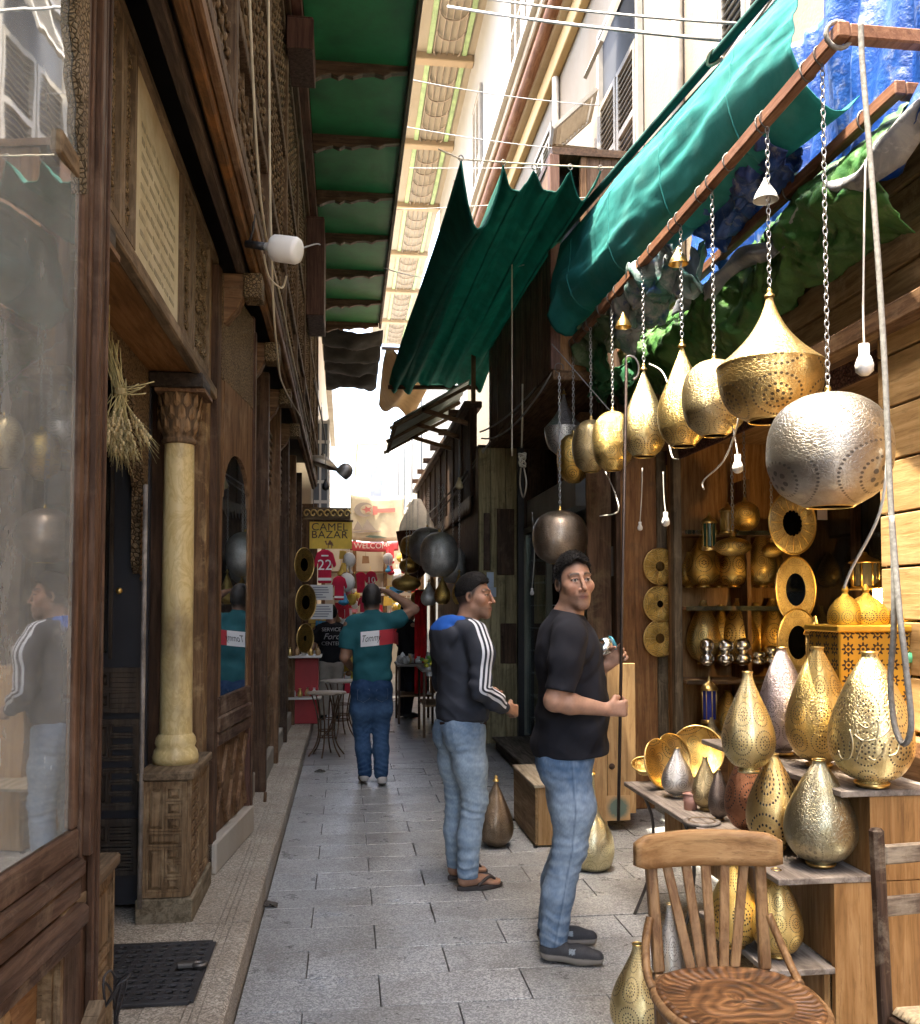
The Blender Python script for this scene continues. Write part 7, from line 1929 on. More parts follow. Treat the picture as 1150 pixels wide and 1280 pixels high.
def strands(hair, n, L, r, seed, parent):
    rg_ = random.Random(seed); me = hair.data; vs_, fs_ = [], []; nv = len(me.vertices)
    zmin = min(v.co.z for v in me.vertices)
    for _ in range(n):
        v = me.vertices[rg_.randrange(nv)]; nn = v.normal
        if nn.z < -.3 or v.co.z < zmin + .02: continue
        d = (nn + Vector((rg_.gauss(0, .6), rg_.gauss(0, .6), rg_.gauss(0, .4)))).normalized(); s = d.cross(Vector((rg_.random(), rg_.random(), .3))).normalized() * r
        l = L * rg_.uniform(.5, 1.1); p = v.co - nn * .002; q = p + d * l * .6 + nn * .001; e = q + (d + Vector((rg_.gauss(0, .7), rg_.gauss(0, .7), -.3))).normalized() * l * .4; k = len(vs_)
        vs_ += [p - s, p + s, q + s * .8, q - s * .8, e]; fs_ += [(k, k + 1, k + 2, k + 3), (k + 3, k + 2, k + 4)]
    m2 = bpy.data.meshes.new('hair_strands'); m2.from_pydata([tuple(p) for p in vs_], [], fs_); m2.materials.append(HAIRM)
    o = bpy.data.objects.new('hair_strands', m2); link(o, hair); o['kind'] = 'stuff'
LINE = [-.075, -.075, -.055, -.038, -.025, .022, .060, .078, .085, .09]
def hand(f, wrist, d, palm_n, spread, curl, thumb_side, scale=1.0, k=.006, lens=(.072, .080, .075, .060)):
    """d = direction of palm, palm_n = direction the palm faces, fingers curl towards palm_n"""
    d = np.array(d, float); d /= np.linalg.norm(d); n = np.array(palm_n, float); n -= d * (n @ d); n /= np.linalg.norm(n); s = np.cross(d, n) * thumb_side
    w = np.array(wrist, float); S = scale
    kn = w + d * .085 * S
    for i, o in enumerate((.026, .009, -.009, -.025)):
        f.cone(w + s * o * .55 * S + d * .012, kn + s * o * S, .0155 * S, .0125 * S, .012)
    for i, o in enumerate((.027, .009, -.009, -.026)):
        p = kn + s * o * S; L = lens[i] * S; a = 0.0; seg = (.45, .30, .25); rr = (.0095, .0088, .0078, .0066)
        for j in range(3):
            a += curl[i] * (1.0, 1.1, .7)[j]
            dirv = d * math.cos(a) + n * math.sin(a) + s * spread * (o / .03) * .5
            dirv /= np.linalg.norm(dirv); q = p + dirv * L * seg[j]
            f.cone(p, q, rr[j] * S, rr[j + 1] * S, k); p = q
    t0 = w + d * .028 * S + s * .022 * S; t1 = t0 + (d * .6 + s * .65 + n * .35) * .040 * S; t2 = t1 + (d * .8 + s * .0 + n * .65) * .034 * S; t3 = t2 + (d * .75 - s * .3 + n * .6) * .026 * S
    f.chain([t0, t1, t2, t3], [.016 * S, .0125 * S, .0105 * S, .008 * S], .008)
def drape_text(mb, bvh, dirv, off=.003):
    dirv = Vector(dirv).normalized(); out = []
    for p in mb.v:
        h = bvh.ray_cast(p - dirv * .5, dirv)
        out.append(h[0] - dirv * off if h[0] is not None else p)
    mb.v = out; return mb
def sub_text(mb):           # thin faces only: keep the outline triangles
    return mb
def bvh_of(o):
    M = world_matrix(o)
    return BVHTree.FromPolygons([M @ v.co for v in o.data.vertices], [tuple(p.vertices) for p in o.data.polygons])
def shoe(f, heel, toe, wd=.046, ht=.085, k=.02):
    heel, toe = np.array(heel, float), np.array(toe, float); d = toe - heel; L = np.linalg.norm(d); d /= L
    up = V3(0, 0, 1)
    f.cone(heel + d * .045 + up * .052, heel + d * .085 + up * .075, wd * .85, wd * .78, k)
    f.cone(heel + d * .05 + up * .045, heel + d * (L * .62) + up * .040, wd * .82, wd * .86, k)
    f.cone(heel + d * (L * .58) + up * .038, heel + d * (L - .045) + up * .034, wd * .92, wd * .66, k)
def jeans_wr(amp, seed, knees, ankles):
    def fn(P, a):
        z = P[:, 2]; w = np.zeros(len(P))
        for (kz, s, m) in knees: w += m * np.exp(-((z - kz) / s) ** 2)
        r = np.sin(z * 130 + 3.0 * np.sin(P[:, 0] * 22 + seed) + 2.4 * np.sin(P[:, 1] * 26 + seed * 2) + 1.5 * wav(P, 20, seed)) * np.clip(.5 + .9 * wav(P, 17, seed + 1), 0, 1)
        return a + amp * .62 * w * r + .0022 * wav(P, 26, seed) + .0012 * wav(P, 75, seed + 3)
    return fn
def denim_color(base, light, seed, seam=None):
    base, light = np.array(base), np.array(light)
    def fn(P):
        w = .5 + .5 * wav(P, 9, seed); z = P[:, 2]
        t = np.clip(.55 * np.exp(-((z - .62) / .17) ** 2) + .35 * np.exp(-((z - .30) / .16) ** 2) + .25 * (w - .4) + .15 * wav(P, 60, seed), 0, 1)
        C = mixc(np.tile(base, (len(P), 1)), light, t)
        fine = np.sin(z * 130 + 3.0 * np.sin(P[:, 0] * 22 + seed) + 2.4 * np.sin(P[:, 1] * 26 + seed * 2) + 1.5 * wav(P, 20, seed))
        kn = np.exp(-((z - .47) / .13) ** 2) + np.exp(-((z - .12) / .1) ** 2)
        C = mixc(C, light, np.clip(-fine, 0, 1) * kn * .35)
        C = C * (1 + .16 * wav(P * np.array([1, 1, .25]), 420, seed))[:, None]
        if seam is not None:
            yc = np.interp(z, seam[0], seam[1]); m = (P[:, 0] > .09)
            C = mixc(C, base * .6, np.exp(-((P[:, 1] - yc) / .0035) ** 2) * m * .6); C = mixc(C, light, np.exp(-((P[:, 1] - yc - .009) / .003) ** 2) * m * .15)
        return np.clip(C, 0, 1)
    return fn
# ------------------------------------------------------------------ man in the black T-shirt
SK1 = (.42, .235, .155); SK2 = (.38, .205, .13); SK3 = (.26, .14, .09)
def finger_pose(c): return (c, c, c, c)
def person_root(px, py, yaw, label, z=0.0, name='person'):
    p = at_z(px, py, z); return thing(name, p, label, 'person', None, yaw)
# local frame: +y is forward, +x is the person's right hand side, z up
def man_black():
    root = person_root(712, 1190, R(-90 + -8), 'man in a black T-shirt, faded jeans and grey slip-on shoes gripping a tall hook pole')
    LN = [-.070, -.070, -.05, -.03, -.012, .048, .074, .086, .092, .1]
    hc = V3(.012, .028, 1.652); Rm = hrot(R(-74), R(2), R(4))
    h = .0042
    f = Field((-.50, -.32, .0), (.48, .62, 1.80), h)
    head_parts(f, hc, Rm)
    f.cone(hc + Rm @ V3(0, -.018, -.055), V3(0, -.005, 1.47), .056, .066, .03)
    f.cone(V3(0, -.008, 1.49), V3(0, -.012, 1.42), .066, .09, .04)
    f.ell(V3(0, .0, 1.28), (.15, .10, .20), .05); f.ell(V3(0, .0, 1.02), (.14, .10, .18), .05)
    # right arm: elbow back, forearm level, fist round the pole
    sR, eR, wR = V3(.195, -.01, 1.40), V3(.255, -.085, 1.145), V3(.215, .135, 1.105)
    f.chain([sR, (sR + eR) / 2, eR], [.046, .047, .043], .03); f.chain([eR, eR + (wR - eR) * .3, wR], [.044, .045, .028], .02)
    hand(f, wR, V3(-.10, .98, .03), V3(-1, -.05, .0), .10, (.95, 1.0, 1.05, 1.05), 1, .98, .005)
    sL, eL, wL = V3(-.195, .0, 1.40), V3(-.25, .06, 1.16), V3(-.085, .185, 1.275)
    f.chain([sL, (sL + eL) / 2, eL], [.046, .046, .042], .03); f.chain([eL, eL + (wL - eL) * .35, wL], [.043, .044, .028], .02)
    hand(f, wL, V3(.28, .70, .62), V3(.85, -.25, -.10), .25, (.50, .62, .75, .80), -1, .98, .005)
    for s in (-1, 1): f.chain([V3(s * .09, 0, .95), V3(s * .095, 0, .5), V3(s * .095, -.07, .1)], [.06, .045, .03], .03)
    body = field_obj(f, 'body', SKINM, root, lambda P: head_color(P, hc, Rm, SK1, .42, LN, .95))
    strands(field_obj(hair_field(hc, Rm, .003, .0035, .014, [a + .012 for a in LN], 1.0, .005), 'hair', HAIRM, root, None, None, 1), 5200, .015, .0011, 3, root)
    # T-shirt
    h2 = .006
    t = Field((-.36, -.30, .80), (.36, .34, 1.56), h2)
    t.ell(V3(0, .006, 1.31), (.20, .148, .20), .05); t.ell(V3(0, .02, 1.12), (.182, .168, .20), .06); t.ell(V3(0, .008, .98), (.188, .166, .16), .05); t.ell(V3(0, .0, .86), (.196, .172, .2), .05)
    t.cone(V3(-.10, -.012, 1.452), V3(.10, -.012, 1.452), .072, .072, .04); t.cone(V3(0, -.015, 1.47), V3(0, -.004, 1.52), .085, .076, .03)
    t.ell(V3(0, -.075, 1.32), (.14, .07, .16), .04)
    t.chain([V3(.155, -.01, 1.435), V3(.205, -.015, 1.405), V3(.236, -.035, 1.31), V3(.254, -.06, 1.195)], [.07, .070, .071, .066], .035)
    t.chain([V3(-.155, .0, 1.435), V3(-.205, .005, 1.405), V3(-.230, .03, 1.30), V3(-.247, .045, 1.21)], [.07, .070, .070, .064], .035)
    def fold(P, a):
        x, y, z = P.T
        d = a + .0045 * wav(P, 13, 2.0) + .0035 * wav(P * np.array([1, 1, .6]), 36, 5) + .006 * np.abs(np.sin((z * .8 - y) * 30 + 2 * wav(P, 8, 1))) * np.exp(-((z - 1.1) / .2) ** 2)
        d = d + .006 * np.sin(z * 46 + x * 9 + 2.2 * np.sin(y * 17)) * np.exp(-((z - .95) / .13) ** 2) + .005 * np.sin((z + np.abs(x) * 1.4) * 70 + y * 10) * np.exp(-((np.abs(x) - .19) / .07) ** 2) * np.exp(-((z - 1.30) / .12) ** 2)
        d = np.maximum(d, .880 + .003 * np.sin(y * 9 + x * 7) + .02 * np.clip(y, -.1, .15) - z)
        # sleeve ends and neck opening
        for sx, e, ax in ((1, V3(.256, -.062, 1.188), V3(.10, -.16, -.98)), (-1, V3(-.248, .046, 1.205), V3(-.1, .12, -.97))):
            ax = ax / np.linalg.norm(ax); m = (P - e) @ ax; sel = (np.abs(P - e)[:, :2].sum(1) < .16) & (sx * x > .197) & (z > 1.08); d = np.where(sel, np.maximum(d, m), d)
        nk = np.sqrt((x / .072) ** 2 + ((y - .008) / .074) ** 2); d = np.where(z > 1.49, np.maximum(d, z - (1.525 - .22 * (y + .02))), d)
        return d
    t.apply(fold)
    tee = field_obj(t, 't_shirt', CLOTHM, root, lambda P: mixc(np.tile(V3(.0095, .010, .014), (len(P), 1)), (.021, .022, .029), np.clip(.5 + .5 * wav(P, 16, 2), 0, 1)))
    # jeans
    j = Field((-.26, -.24, .045), (.26, .28, 1.0), h2)
    j.ell(V3(0, -.012, .90), (.168, .128, .12), .05)
    for s, kn, an in ((1, V3(.092, -.005, .49), V3(.098, -.080, .09)), (-1, V3(-.088, .015, .49), V3(-.092, -.075, .09))):
        j.chain([V3(s * .082, -.012, .84), V3(s * .09, .01, .66), kn], [.105, .092, .072], .05); j.chain([kn, kn * .5 + an * .5 + V3(0, -.018, 0), an], [.072, .068, .062], .03)
    j.ell(V3(.07, -.085, .84), (.075, .06, .09), .04); j.ell(V3(-.07, -.085, .84), (.075, .06, .09), .04)
    j.apply(jeans_wr(.0055, 1.3, [(.47, .12, 1.0), (.13, .09, 1.2), (.78, .08, .6)], 0)).apply(lambda P, a: np.maximum(a, .072 - P[:, 2]))
    field_obj(j, 'jeans', CLOTHM, root, denim_color((.10, .175, .29), (.50, .61, .70), 1.3, ([.09, .49, .66, .9], [-.08, -.005, .01, -.01])))
    for s, hx, tx in ((1, V3(.100, -.145, 0), V3(.165, .145, 0)), (-1, V3(-.085, -.145, 0), V3(-.09, .150, 0))):
        sf = Field(np.minimum(hx, tx) - V3(.09, .09, .03), np.maximum(hx, tx) + V3(.09, .09, .18), .004)
        shoe(sf, hx, tx, .047, .09)
        dd = (tx - hx) / np.linalg.norm(tx - hx)
        sf.apply(lambda P, a: np.maximum(np.maximum(a, .004 - P[:, 2]), P[:, 2] - (.128 - .0 * P[:, 2])))
        def sc(P, hx=hx, dd=dd):
            C = np.tile(V3(.040, .042, .048), (len(P), 1)); so = sm(.036 - P[:, 2] + .012 * (1 - np.clip((P - hx) @ dd / .25, 0, 1)), 0, .004)
            C = mixc(C, (.36, .33, .29), so)
            nb = sm(P[:, 2], .108, .112); C = mixc(C, (.02, .02, .022), nb); C[(np.abs((P - hx) @ dd - .15) < .014) & (np.abs(P[:, 2] - .062) < .010) & (P[:, 0] > hx[0])] = (.30, .36, .40)
            return mixc(C, (.07, .07, .075), np.clip(wav(P, 300, 1), 0, 1) * (1 - so) * .6)
        field_obj(sf, 'shoe', SHOEM, root, sc)
    # pole with a hook, gripped by both hands: a thing of its own
    M = world_matrix(root)
    g1 = M @ Vector(wR + V3(-.10, .98, .03) * .09 + V3(-.028, 0, 0)); g2 = M @ Vector(wL + V3(.28, .70, .62) * .088 + V3(.03, -.01, 0))
    top = at_y(783, 455, g1.y); bot = at_y(773, 1026, g1.y)
    ax_ = (top - bot).normalized(); 
    pl = thing('hook_pole', bot, 'long thin iron hook pole held upright by the man in the black T-shirt', 'pole')
    c1 = bot + (top - bot) * ((g1.z - bot.z) / (top.z - bot.z))
    MB().tube([bot, top], .0075, 8).build('rod', metal((.10, .08, .07), .5, .3), pl)
    MB().tube(curve_pts([top - ax_ * .02, top + Vector((.0, 0, .03)), top + Vector((.035, 0, .03)), top + Vector((.055, 0, -.005)), top + Vector((.05, 0, -.05)), top + Vector((.03, 0, -.07))], 4), .0055, 6).build('hook', metal((.3, .28, .26), .5), pl)
    print('GRIP', g1, c1, g2)
    return root, tee, M, wL
rootB, teeB, MBk, wLB = man_black()
hp = MBk @ Vector(wLB + V3(.01, .02, .065))
gd = thing('glass_pot', hp, 'small glass and blue enamel pot in the raised hand of the man in black', 'pot')
c = at_y(757, 808, hp.y)
MB().lathe(prof_curve([(.001, -.045), (.03, -.042), (.042, -.01), (.04, .02), (.028, .036), (.032, .045)], 3), c, 20, Matrix.Rotation(R(70), 3, 'Y')).build('body', metal((.62, .66, .66), .12, .1), gd)
MB().lathe([(.034, .03), (.040, .034), (.034, .042)], c, 20, Matrix.Rotation(R(70), 3, 'Y')).build('band', paint((.04, .28, .36), .25), gd)

# ------------------------------------------------------------------ man in the grey hooded jacket
def man_grey():
    root = person_root(578, 1104, R(-90 + 22), 'man in a grey hooded jacket with white sleeve stripes, light jeans and flip-flops')
    k = 1.72 / 1.77
    hc = V3(.012, .07, 1.60); Rm = hrot(R(-46), R(0), 0)
    f = Field((-.42, -.35, .0), (.44, .58, 1.76), .0048)
    head_parts(f, hc, Rm)
    f.cone(hc + Rm @ V3(0, -.02, -.05), V3(0, .01, 1.42), .056, .065, .03); f.ell(V3(0, 0, 1.25), (.14, .09, .2), .05); f.ell(V3(0, 0, 1.0), (.13, .09, .18), .05)
    sR, eR, wR = V3(.20, -.005, 1.37), V3(.25, -.03, 1.10), V3(.205, .165, .985)
    f.chain([sR, eR], [.05, .04], .03); f.chain([eR, wR], [.04, .028], .02); hand(f, wR, V3(-.25, .9, -.25), V3(-.9, -.2, -.2), .1, (.8, .9, 1.0, 1.0), 1, .97, .005)
    sL, eL, wL = V3(-.20, 0, 1.37), V3(-.25, .0, 1.10), V3(-.12, .20, 1.02)
    f.chain([sL, eL], [.05, .04], .03); f.chain([eL, wL], [.04, .028], .02); hand(f, wL, V3(.5, .8, 0), V3(.8, -.4, 0), .1, (.6, .7, .8, .8), -1, .97, .005)
    feet = ((1, V3(.115, -.09, 0), V3(.150, .165, 0)), (-1, V3(-.085, -.04, 0), V3(-.10, .21, 0)))
    for s, hx, tx in feet:
        d = (tx - hx) / np.linalg.norm(tx - hx); an = hx + d * .055 + V3(0, 0, .11)
        f.chain([V3(s * .09, 0, .9), V3(s * .095, .01, .5), an, ], [.06, .045, .036], .03)
        f.cone(an, hx + d * .03 + V3(0, 0, .055), .036, .032, .02); f.cone(hx + d * .05 + V3(0, 0, .06), hx + d * .17 + V3(0, 0, .042), .036, .03, .02)
        sd_ = np.cross(d, V3(0, 0, 1))
        for i in range(5):
            o = (i - 2) * .018; L = (.245, .25, .243, .235, .222)[i if s < 0 else i]
            f.cone(hx + d * .17 + sd_ * o * .8 + V3(0, 0, .036), hx + d * (L - .0) + sd_ * o * s * s + V3(0, 0, .030), .014, .0095, .008)
    field_obj(f, 'body', SKINM, root, lambda P: head_color(P, hc, Rm, SK2, .6, [-.045, -.045, -.03, -.01, .0, .045, .070, .082, .088, .09], .9))
    line = [.0, .0, .01, .022, .035, .055, .074, .084, .09, .092]
    strands(field_obj(hair_field(hc, Rm, .0036, .003, .012, line, 2.0, .001), 'hair', HAIRM, root, None, None, 1), 3600, .010, .0009, 4, root)
    # faded sides of the haircut
    J = Field((-.36, -.32, .84), (.36, .40, 1.52), .006)
    J.ell(V3(0, .0, 1.27), (.195, .135, .20), .05); J.ell(V3(0, .005, 1.08), (.178, .14, .20), .06); J.ell(V3(0, 0, .965), (.180, .147, .12), .05)
    J.cone(V3(-.10, -.008, 1.405), V3(.10, -.008, 1.405), .070, .070, .04)
    J.chain([V3(.16, -.005, 1.39), sR + V3(.025, 0, -.08), eR], [.075, .070, .060], .035); J.chain([eR, eR * .45 + wR * .55, wR - V3(0, .03, -.012)], [.060, .056, .046], .025)
    J.chain([V3(-.16, 0, 1.39), sL + V3(-.025, 0, -.08), eL], [.075, .070, .060], .035); J.chain([eL, eL * .4 + wL * .6, wL - V3(.02, .03, 0)], [.060, .056, .046], .025)
    # collar and hood lying on the back
    for a in range(10):
        t0, t1 = a / 10 * 2 * PI, (a + 1) / 10 * 2 * PI
        q = lambda t: V3(.085 * math.sin(t), .02 + .085 * math.cos(t), 1.44 - .018 * math.cos(t))
        J.cone(q(t0), q(t1), .030, .030, .02)
    J.cone(V3(-.10, -.055, 1.42), V3(.10, -.055, 1.42), .05, .05, .03); J.ell(V3(0, -.125, 1.385), (.135, .055, .085), .025); J.ell(V3(0, -.138, 1.31), (.095, .038, .08), .03); J.ell(V3(0, -.085, 1.455), (.105, .06, .045), .02)
    def fold(P, a):
        x, y, z = P.T
        d = a + .0045 * wav(P, 14, 4.0) + .0035 * wav(P * np.array([1, 1, .6]), 38, 1) + .005 * np.abs(np.sin((z + y) * 34 + 2 * wav(P, 9, 1))) * np.exp(-((z - 1.05) / .15) ** 2) + .006 * np.sin(z * 85 + 3 * np.sin(y * 14)) * np.exp(-((np.abs(x) - .23) / .06) ** 2) * np.exp(-((z - 1.12) / .10) ** 2)
        d = d + .004 * np.sin(z * 60 + x * 12) * np.exp(-((z - 1.0) / .09) ** 2) - .004 * np.exp(-((z - .918) / .012) ** 2)
        return np.maximum(d, .882 + .0 * x - z)
    J.apply(fold)
    def jc(P):
        x, y, z = P.T; C = mixc(np.tile(V3(.034, .038, .050), (len(P), 1)), (.054, .059, .074), np.clip(.5 + .5 * wav(P, 14, 4), 0, 1))
        hood = (np.abs(x) < .10) & (y < -.03) & (z > 1.448 + .45 * (y + .10)); C[hood] = (.015, .10, .42)
        return mixc(C, (.022, .022, .026), sm(.925 - z, 0, .006) * .7)
    jk = field_obj(J, 'jacket', CLOTHM, root, jc)
    # three stripes along the sleeve, laid on the cloth
    bv_ = BVHTree.FromPolygons([v.co.copy() for v in jk.data.vertices], [tuple(p.vertices) for p in jk.data.polygons])
    M = world_matrix(root)
    WH = paint((.66, .67, .70), .8, .05)
    axis = [V3(.105, .0, 1.455), V3(.16, -.005, 1.43), V3(.20, -.005, 1.385), V3(.225, .0, 1.30), V3(.236, -.008, 1.22), V3(.248, -.02, 1.14), V3(.252, -.02, 1.10), V3(.245, .02, 1.075), V3(.235, .07, 1.045), V3(.218, .12, 1.01), V3(.21, .14, 1.0)]
    outd = [V3(.55, -.05, 1), V3(.7, -.1, .8), V3(1, -.15, .5), V3(1, -.2, .1), V3(1, -.22, .05), V3(1, -.25, 0), V3(1, -.28, .05), V3(1, -.15, .2), V3(1, -.05, .3), V3(1, 0, .3), V3(1, 0, .3)]
    side = [V3(0, 1, 0)] * 6 + [V3(0, .9, .35), V3(0, .5, .8), V3(0, .4, .9), V3(0, .4, .9), V3(0, .4, .9)]
    ax_s = curve_pts(axis, 5); od = curve_pts(outd, 5); sd2 = curve_pts(side, 5)
    for n_ in range(3):
        off = (n_ - 1) * .027 + .004; rows = []
        for a, o_, s_ in zip(ax_s, od, sd2):
            o_ = o_.normalized(); row = []
            for w_ in (-.0068, .0068):
                st_ = a + s_.normalized() * (off + w_) + o_ * .20; h_ = bv_.ray_cast(st_, -o_)
                if h_[0] is None or h_[3] > .24: row = None; break
                row.append(h_[0] + o_ * .003)
            if row: rows.append(row)
        if len(rows) > 3:
            mb = MB(); vs_ = [M @ p for r_ in rows for p in r_]; mb._add(vs_, [(2 * i, 2 * i + 1, 2 * i + 3, 2 * i + 2) for i in range(len(rows) - 1)], True); mb.build('sleeve_stripe', WH, jk)
    j = Field((-.25, -.24, .05), (.27, .26, .98), .006)
    j.ell(V3(0, -.010, .885), (.160, .125, .11), .05)
    for (s, hx, tx) in feet:
        d = (tx - hx) / np.linalg.norm(tx - hx); an = hx + d * .055 + V3(0, 0, .07); kn = V3(s * .098, .025, .48)
        j.chain([V3(s * .080, -.012, .82), V3(s * .09, .0, .66), kn], [.100, .088, .070], .05); j.chain([kn, kn * .5 + an * .5 + V3(0, -.015, 0), an], [.070, .064, .058], .03)
    for s in (-1, 1): j.ell(V3(s * .07, -.082, .83), (.075, .06, .09), .04)
    j.apply(jeans_wr(.006, 2.6, [(.46, .13, 1.0), (.14, .10, 1.0), (.76, .07, .7)], 0)).apply(lambda P, a: np.maximum(a, .068 + .03 * np.clip(P[:, 1], 0, 1) - P[:, 2]))
    jn = field_obj(j, 'jeans', CLOTHM, root, denim_color((.16, .235, .33), (.50, .60, .66), 2.6))
    bl_ = Field((-.22, -.2, .84), (.22, .2, .96), .006); bl_.ell(V3(0, -.006, .90), (.165, .132, .11), 0); bl_.apply(lambda P, a: np.maximum(a, np.abs(P[:, 2] - .888) - .018)); 
    field_obj(bl_, 'belt', CLOTHM, root, lambda P: np.tile(V3(.045, .022, .014), (len(P), 1)))
    for sx in (1, -1):   # back pockets
        bvj = BVHTree.FromPolygons([v.co.copy() for v in jn.data.vertices], [tuple(p.vertices) for p in jn.data.polygons])
        out = [(-.05, .05), (.05, .055), (.052, -.03), (0, -.06), (-.05, -.035)]; pts = []
        for (a, b) in out:
            h_ = bvj.ray_cast(Vector((sx * .075 + a, -.5, .80 + b)), Vector((0, 1, 0)))
            if h_[0]: pts.append(h_[0] + Vector((0, -.003, 0)))
        if len(pts) == 5: MB().tube([M @ p for p in pts], .0022, 4, True).build('pocket_seam', paint((.10, .15, .21), .8), jn)
    FF = paint((.035, .028, .026), .7)
    for s, hx, tx in feet:
        d = (tx - hx) / np.linalg.norm(tx - hx); sd_ = np.cross(d, V3(0, 0, 1)); o = []
        for q in range(24):
            a = 2 * PI * q / 24; L = .135; wv = .045 if math.cos(a) > 0 else .036
            o.append((hx + d * (.128 + L * math.cos(a)) + sd_ * wv * math.sin(a) * (1 if abs(math.sin(a)) < 2 else 1)))
        mb = MB(); lo_ = [M @ Vector(p + V3(0, 0, .002)) for p in o]; hi_ = [M @ Vector(p + V3(0, 0, .026)) for p in o]; n = 24
        mb._add(lo_ + hi_, [tuple(reversed(range(n))), tuple(range(n, 2 * n))] + [(i, (i + 1) % n, (i + 1) % n + n, i + n) for i in range(n)]); sl = mb.build('flip_flop', FF, root, .003)
        for w_ in (-1, 1):
            P = [hx + d * .215 + V3(0, 0, .045), hx + d * .17 + sd_ * .028 * w_ + V3(0, 0, .068), hx + d * .10 + sd_ * .042 * w_ + V3(0, 0, .03)]
            MB().tube(curve_pts([M @ Vector(p) for p in P], 5), .0085, 6).build('strap', FF, sl)
    return root
man_grey()

# ------------------------------------------------------------------ man in the teal T-shirt, seen from behind
def man_teal():
    root = person_root(464, 979, R(3), 'man in teal T-shirt with a flag print walking off, hand on head')
    hc = V3(.0, .03, 1.605); Rm = hrot(R(-8), R(-4), 0)
    f = Field((-.40, -.32, .0), (.50, .40, 1.76), .0065)
    head_parts(f, hc, Rm)
    f.cone(hc + Rm @ V3(0, -.02, -.05), V3(0, -.01, 1.42), .057, .066, .03); f.ell(V3(0, 0, 1.25), (.14, .09, .2), .05); f.ell(V3(0, 0, 1.0), (.13, .09, .18), .05)
    sR, eR, wR = V3(.19, .0, 1.40), V3(.385, .06, 1.52), V3(.155, .07, 1.672)
    f.chain([sR, (sR + eR) / 2, eR], [.055, .048, .041], .03); f.chain([eR, eR * .7 + wR * .3, wR], [.042, .043, .028], .02); hand(f, wR, V3(-.85, -.1, .25), V3(-.35, -.05, -.9), .12, (.25, .25, .3, .3), -1, .95, .006)
    sL, eL, wL = V3(-.195, -.01, 1.38), V3(-.240, -.03, 1.10), V3(-.17, .20, 1.0)
    f.chain([sL, (sL + eL) / 2, eL], [.055, .048, .041], .03); f.chain([eL, wL], [.042, .028], .02); hand(f, wL, V3(.3, .9, -.2), V3(.9, -.2, 0), .1, (.7, .8, .8, .8), -1, .95, .006)
    for s, kk, aa in ((1, V3(.085, .02, .48), V3(.075, -.12, .11)), (-1, V3(-.085, .045, .48), V3(-.055, -.02, .1))): f.chain([V3(s * .085, 0, .85), kk, aa], [.05, .04, .03], .03)
    field_obj(f, 'body', SKINM, root, lambda P: head_color(P, hc, Rm, SK3, .5, LINE, .9))
    field_obj(hair_field(hc, Rm, .005, .006, .012, [-.055, -.055, -.035, -.01, .0, .03, .062, .08, .086, .09], 3.0, .001), 'hair', paint((.016, .013, .012), .6, .4, 60, .6), root, None, None, 1)
    t = Field((-.36, -.28, .82), (.36, .28, 1.56), .007)
    t.ell(V3(0, .0, 1.28), (.195, .125, .20), .05); t.ell(V3(0, .01, 1.10), (.178, .128, .20), .06); t.ell(V3(0, 0, .94), (.178, .128, .14), .05); t.cone(V3(-.10, -.012, 1.415), V3(.10, -.012, 1.42), .068, .068, .04); t.cone(V3(0, -.012, 1.43), V3(0, -.006, 1.47), .08, .07, .03)
    t.chain([V3(.15, 0, 1.41), V3(.235, .02, 1.43), V3(.295, .035, 1.465)], [.078, .072, .064], .035); t.chain([V3(-.16, 0, 1.40), V3(-.212, -.015, 1.28), V3(-.228, -.022, 1.18)], [.075, .070, .064], .035)
    def fold(P, a):
        x, y, z = P.T
        d = a + .004 * wav(P, 13, 6.0) + .0025 * wav(P, 30, 5) + .006 * np.sin(z * 42 - x * 26 + 2 * np.sin(x * 11)) * np.exp(-((z - 1.0) / .15) ** 2) * (y < .05)
        d = np.maximum(d, .845 + .008 * np.sin(x * 12) - z)
        e, ax = V3(.296, .036, 1.466), V3(.83, .2, .5); d = np.where(x > .22, np.maximum(d, (P - e) @ (ax / np.linalg.norm(ax))), d)
        e, ax = V3(-.229, -.022, 1.175), V3(-.2, 0, -.98); d = np.where((x < -.17) & (z < 1.28), np.maximum(d, (P - e) @ ax), d)
        return d
    t.apply(fold); tee = field_obj(t, 't_shirt', CLOTHM, root, lambda P: mixc(np.tile(V3(.012, .085, .10), (len(P), 1)), (.022, .125, .145), np.clip(.5 + .5 * wav(P, 15, 2), 0, 1)))
    bv_ = bvh_of(tee); M = world_matrix(root)
    # flag print: white and red halves with a script scrawl
    rot = R(4)
    def patch(x0, x1, z0, z1, name, mat, off):
        def fn(u, v):
            lx, lz = lerp(x0, x1, u), lerp(z0, z1, v); lz += (lx - .03) * .09
            return M @ Vector((lx, -.35, lz))
        mb = MB().grid(fn, 14, 8); drape_text(mb, bv_, M.to_3x3() @ Vector((0, 1, 0)), off); mb.build(name, mat, tee)
    patch(-.105, .055, 1.205, 1.335, 'white_print', paint((.66, .66, .66), .8, .05), .004); patch(.055, .195, 1.205, 1.335, 'red_print', paint((.42, .03, .04), .8, .1), .0041)
    tx = text_mb('Tommy', .085, M @ Vector((-.02, -.35, 1.268)), M.to_3x3() @ Vector((1, 0, .12)), (0, 0, 1), M.to_3x3() @ Vector((0, 1, 0)), .0, shear=.35, wscale=.62); drape_text(tx, bv_, M.to_3x3() @ Vector((0, 1, 0)), .007); tx.build('script_print', BLACK, tee)
    MB().tube([M @ Vector(p) for p in [(-.10 + .001 * k, 0, 0) for k in range(2)]], .0001, 3) if False else None
    j = Field((-.25, -.30, .04), (.25, .30, .95), .007)
    j.ell(V3(0, -.005, .86), (.168, .122, .11), .05)
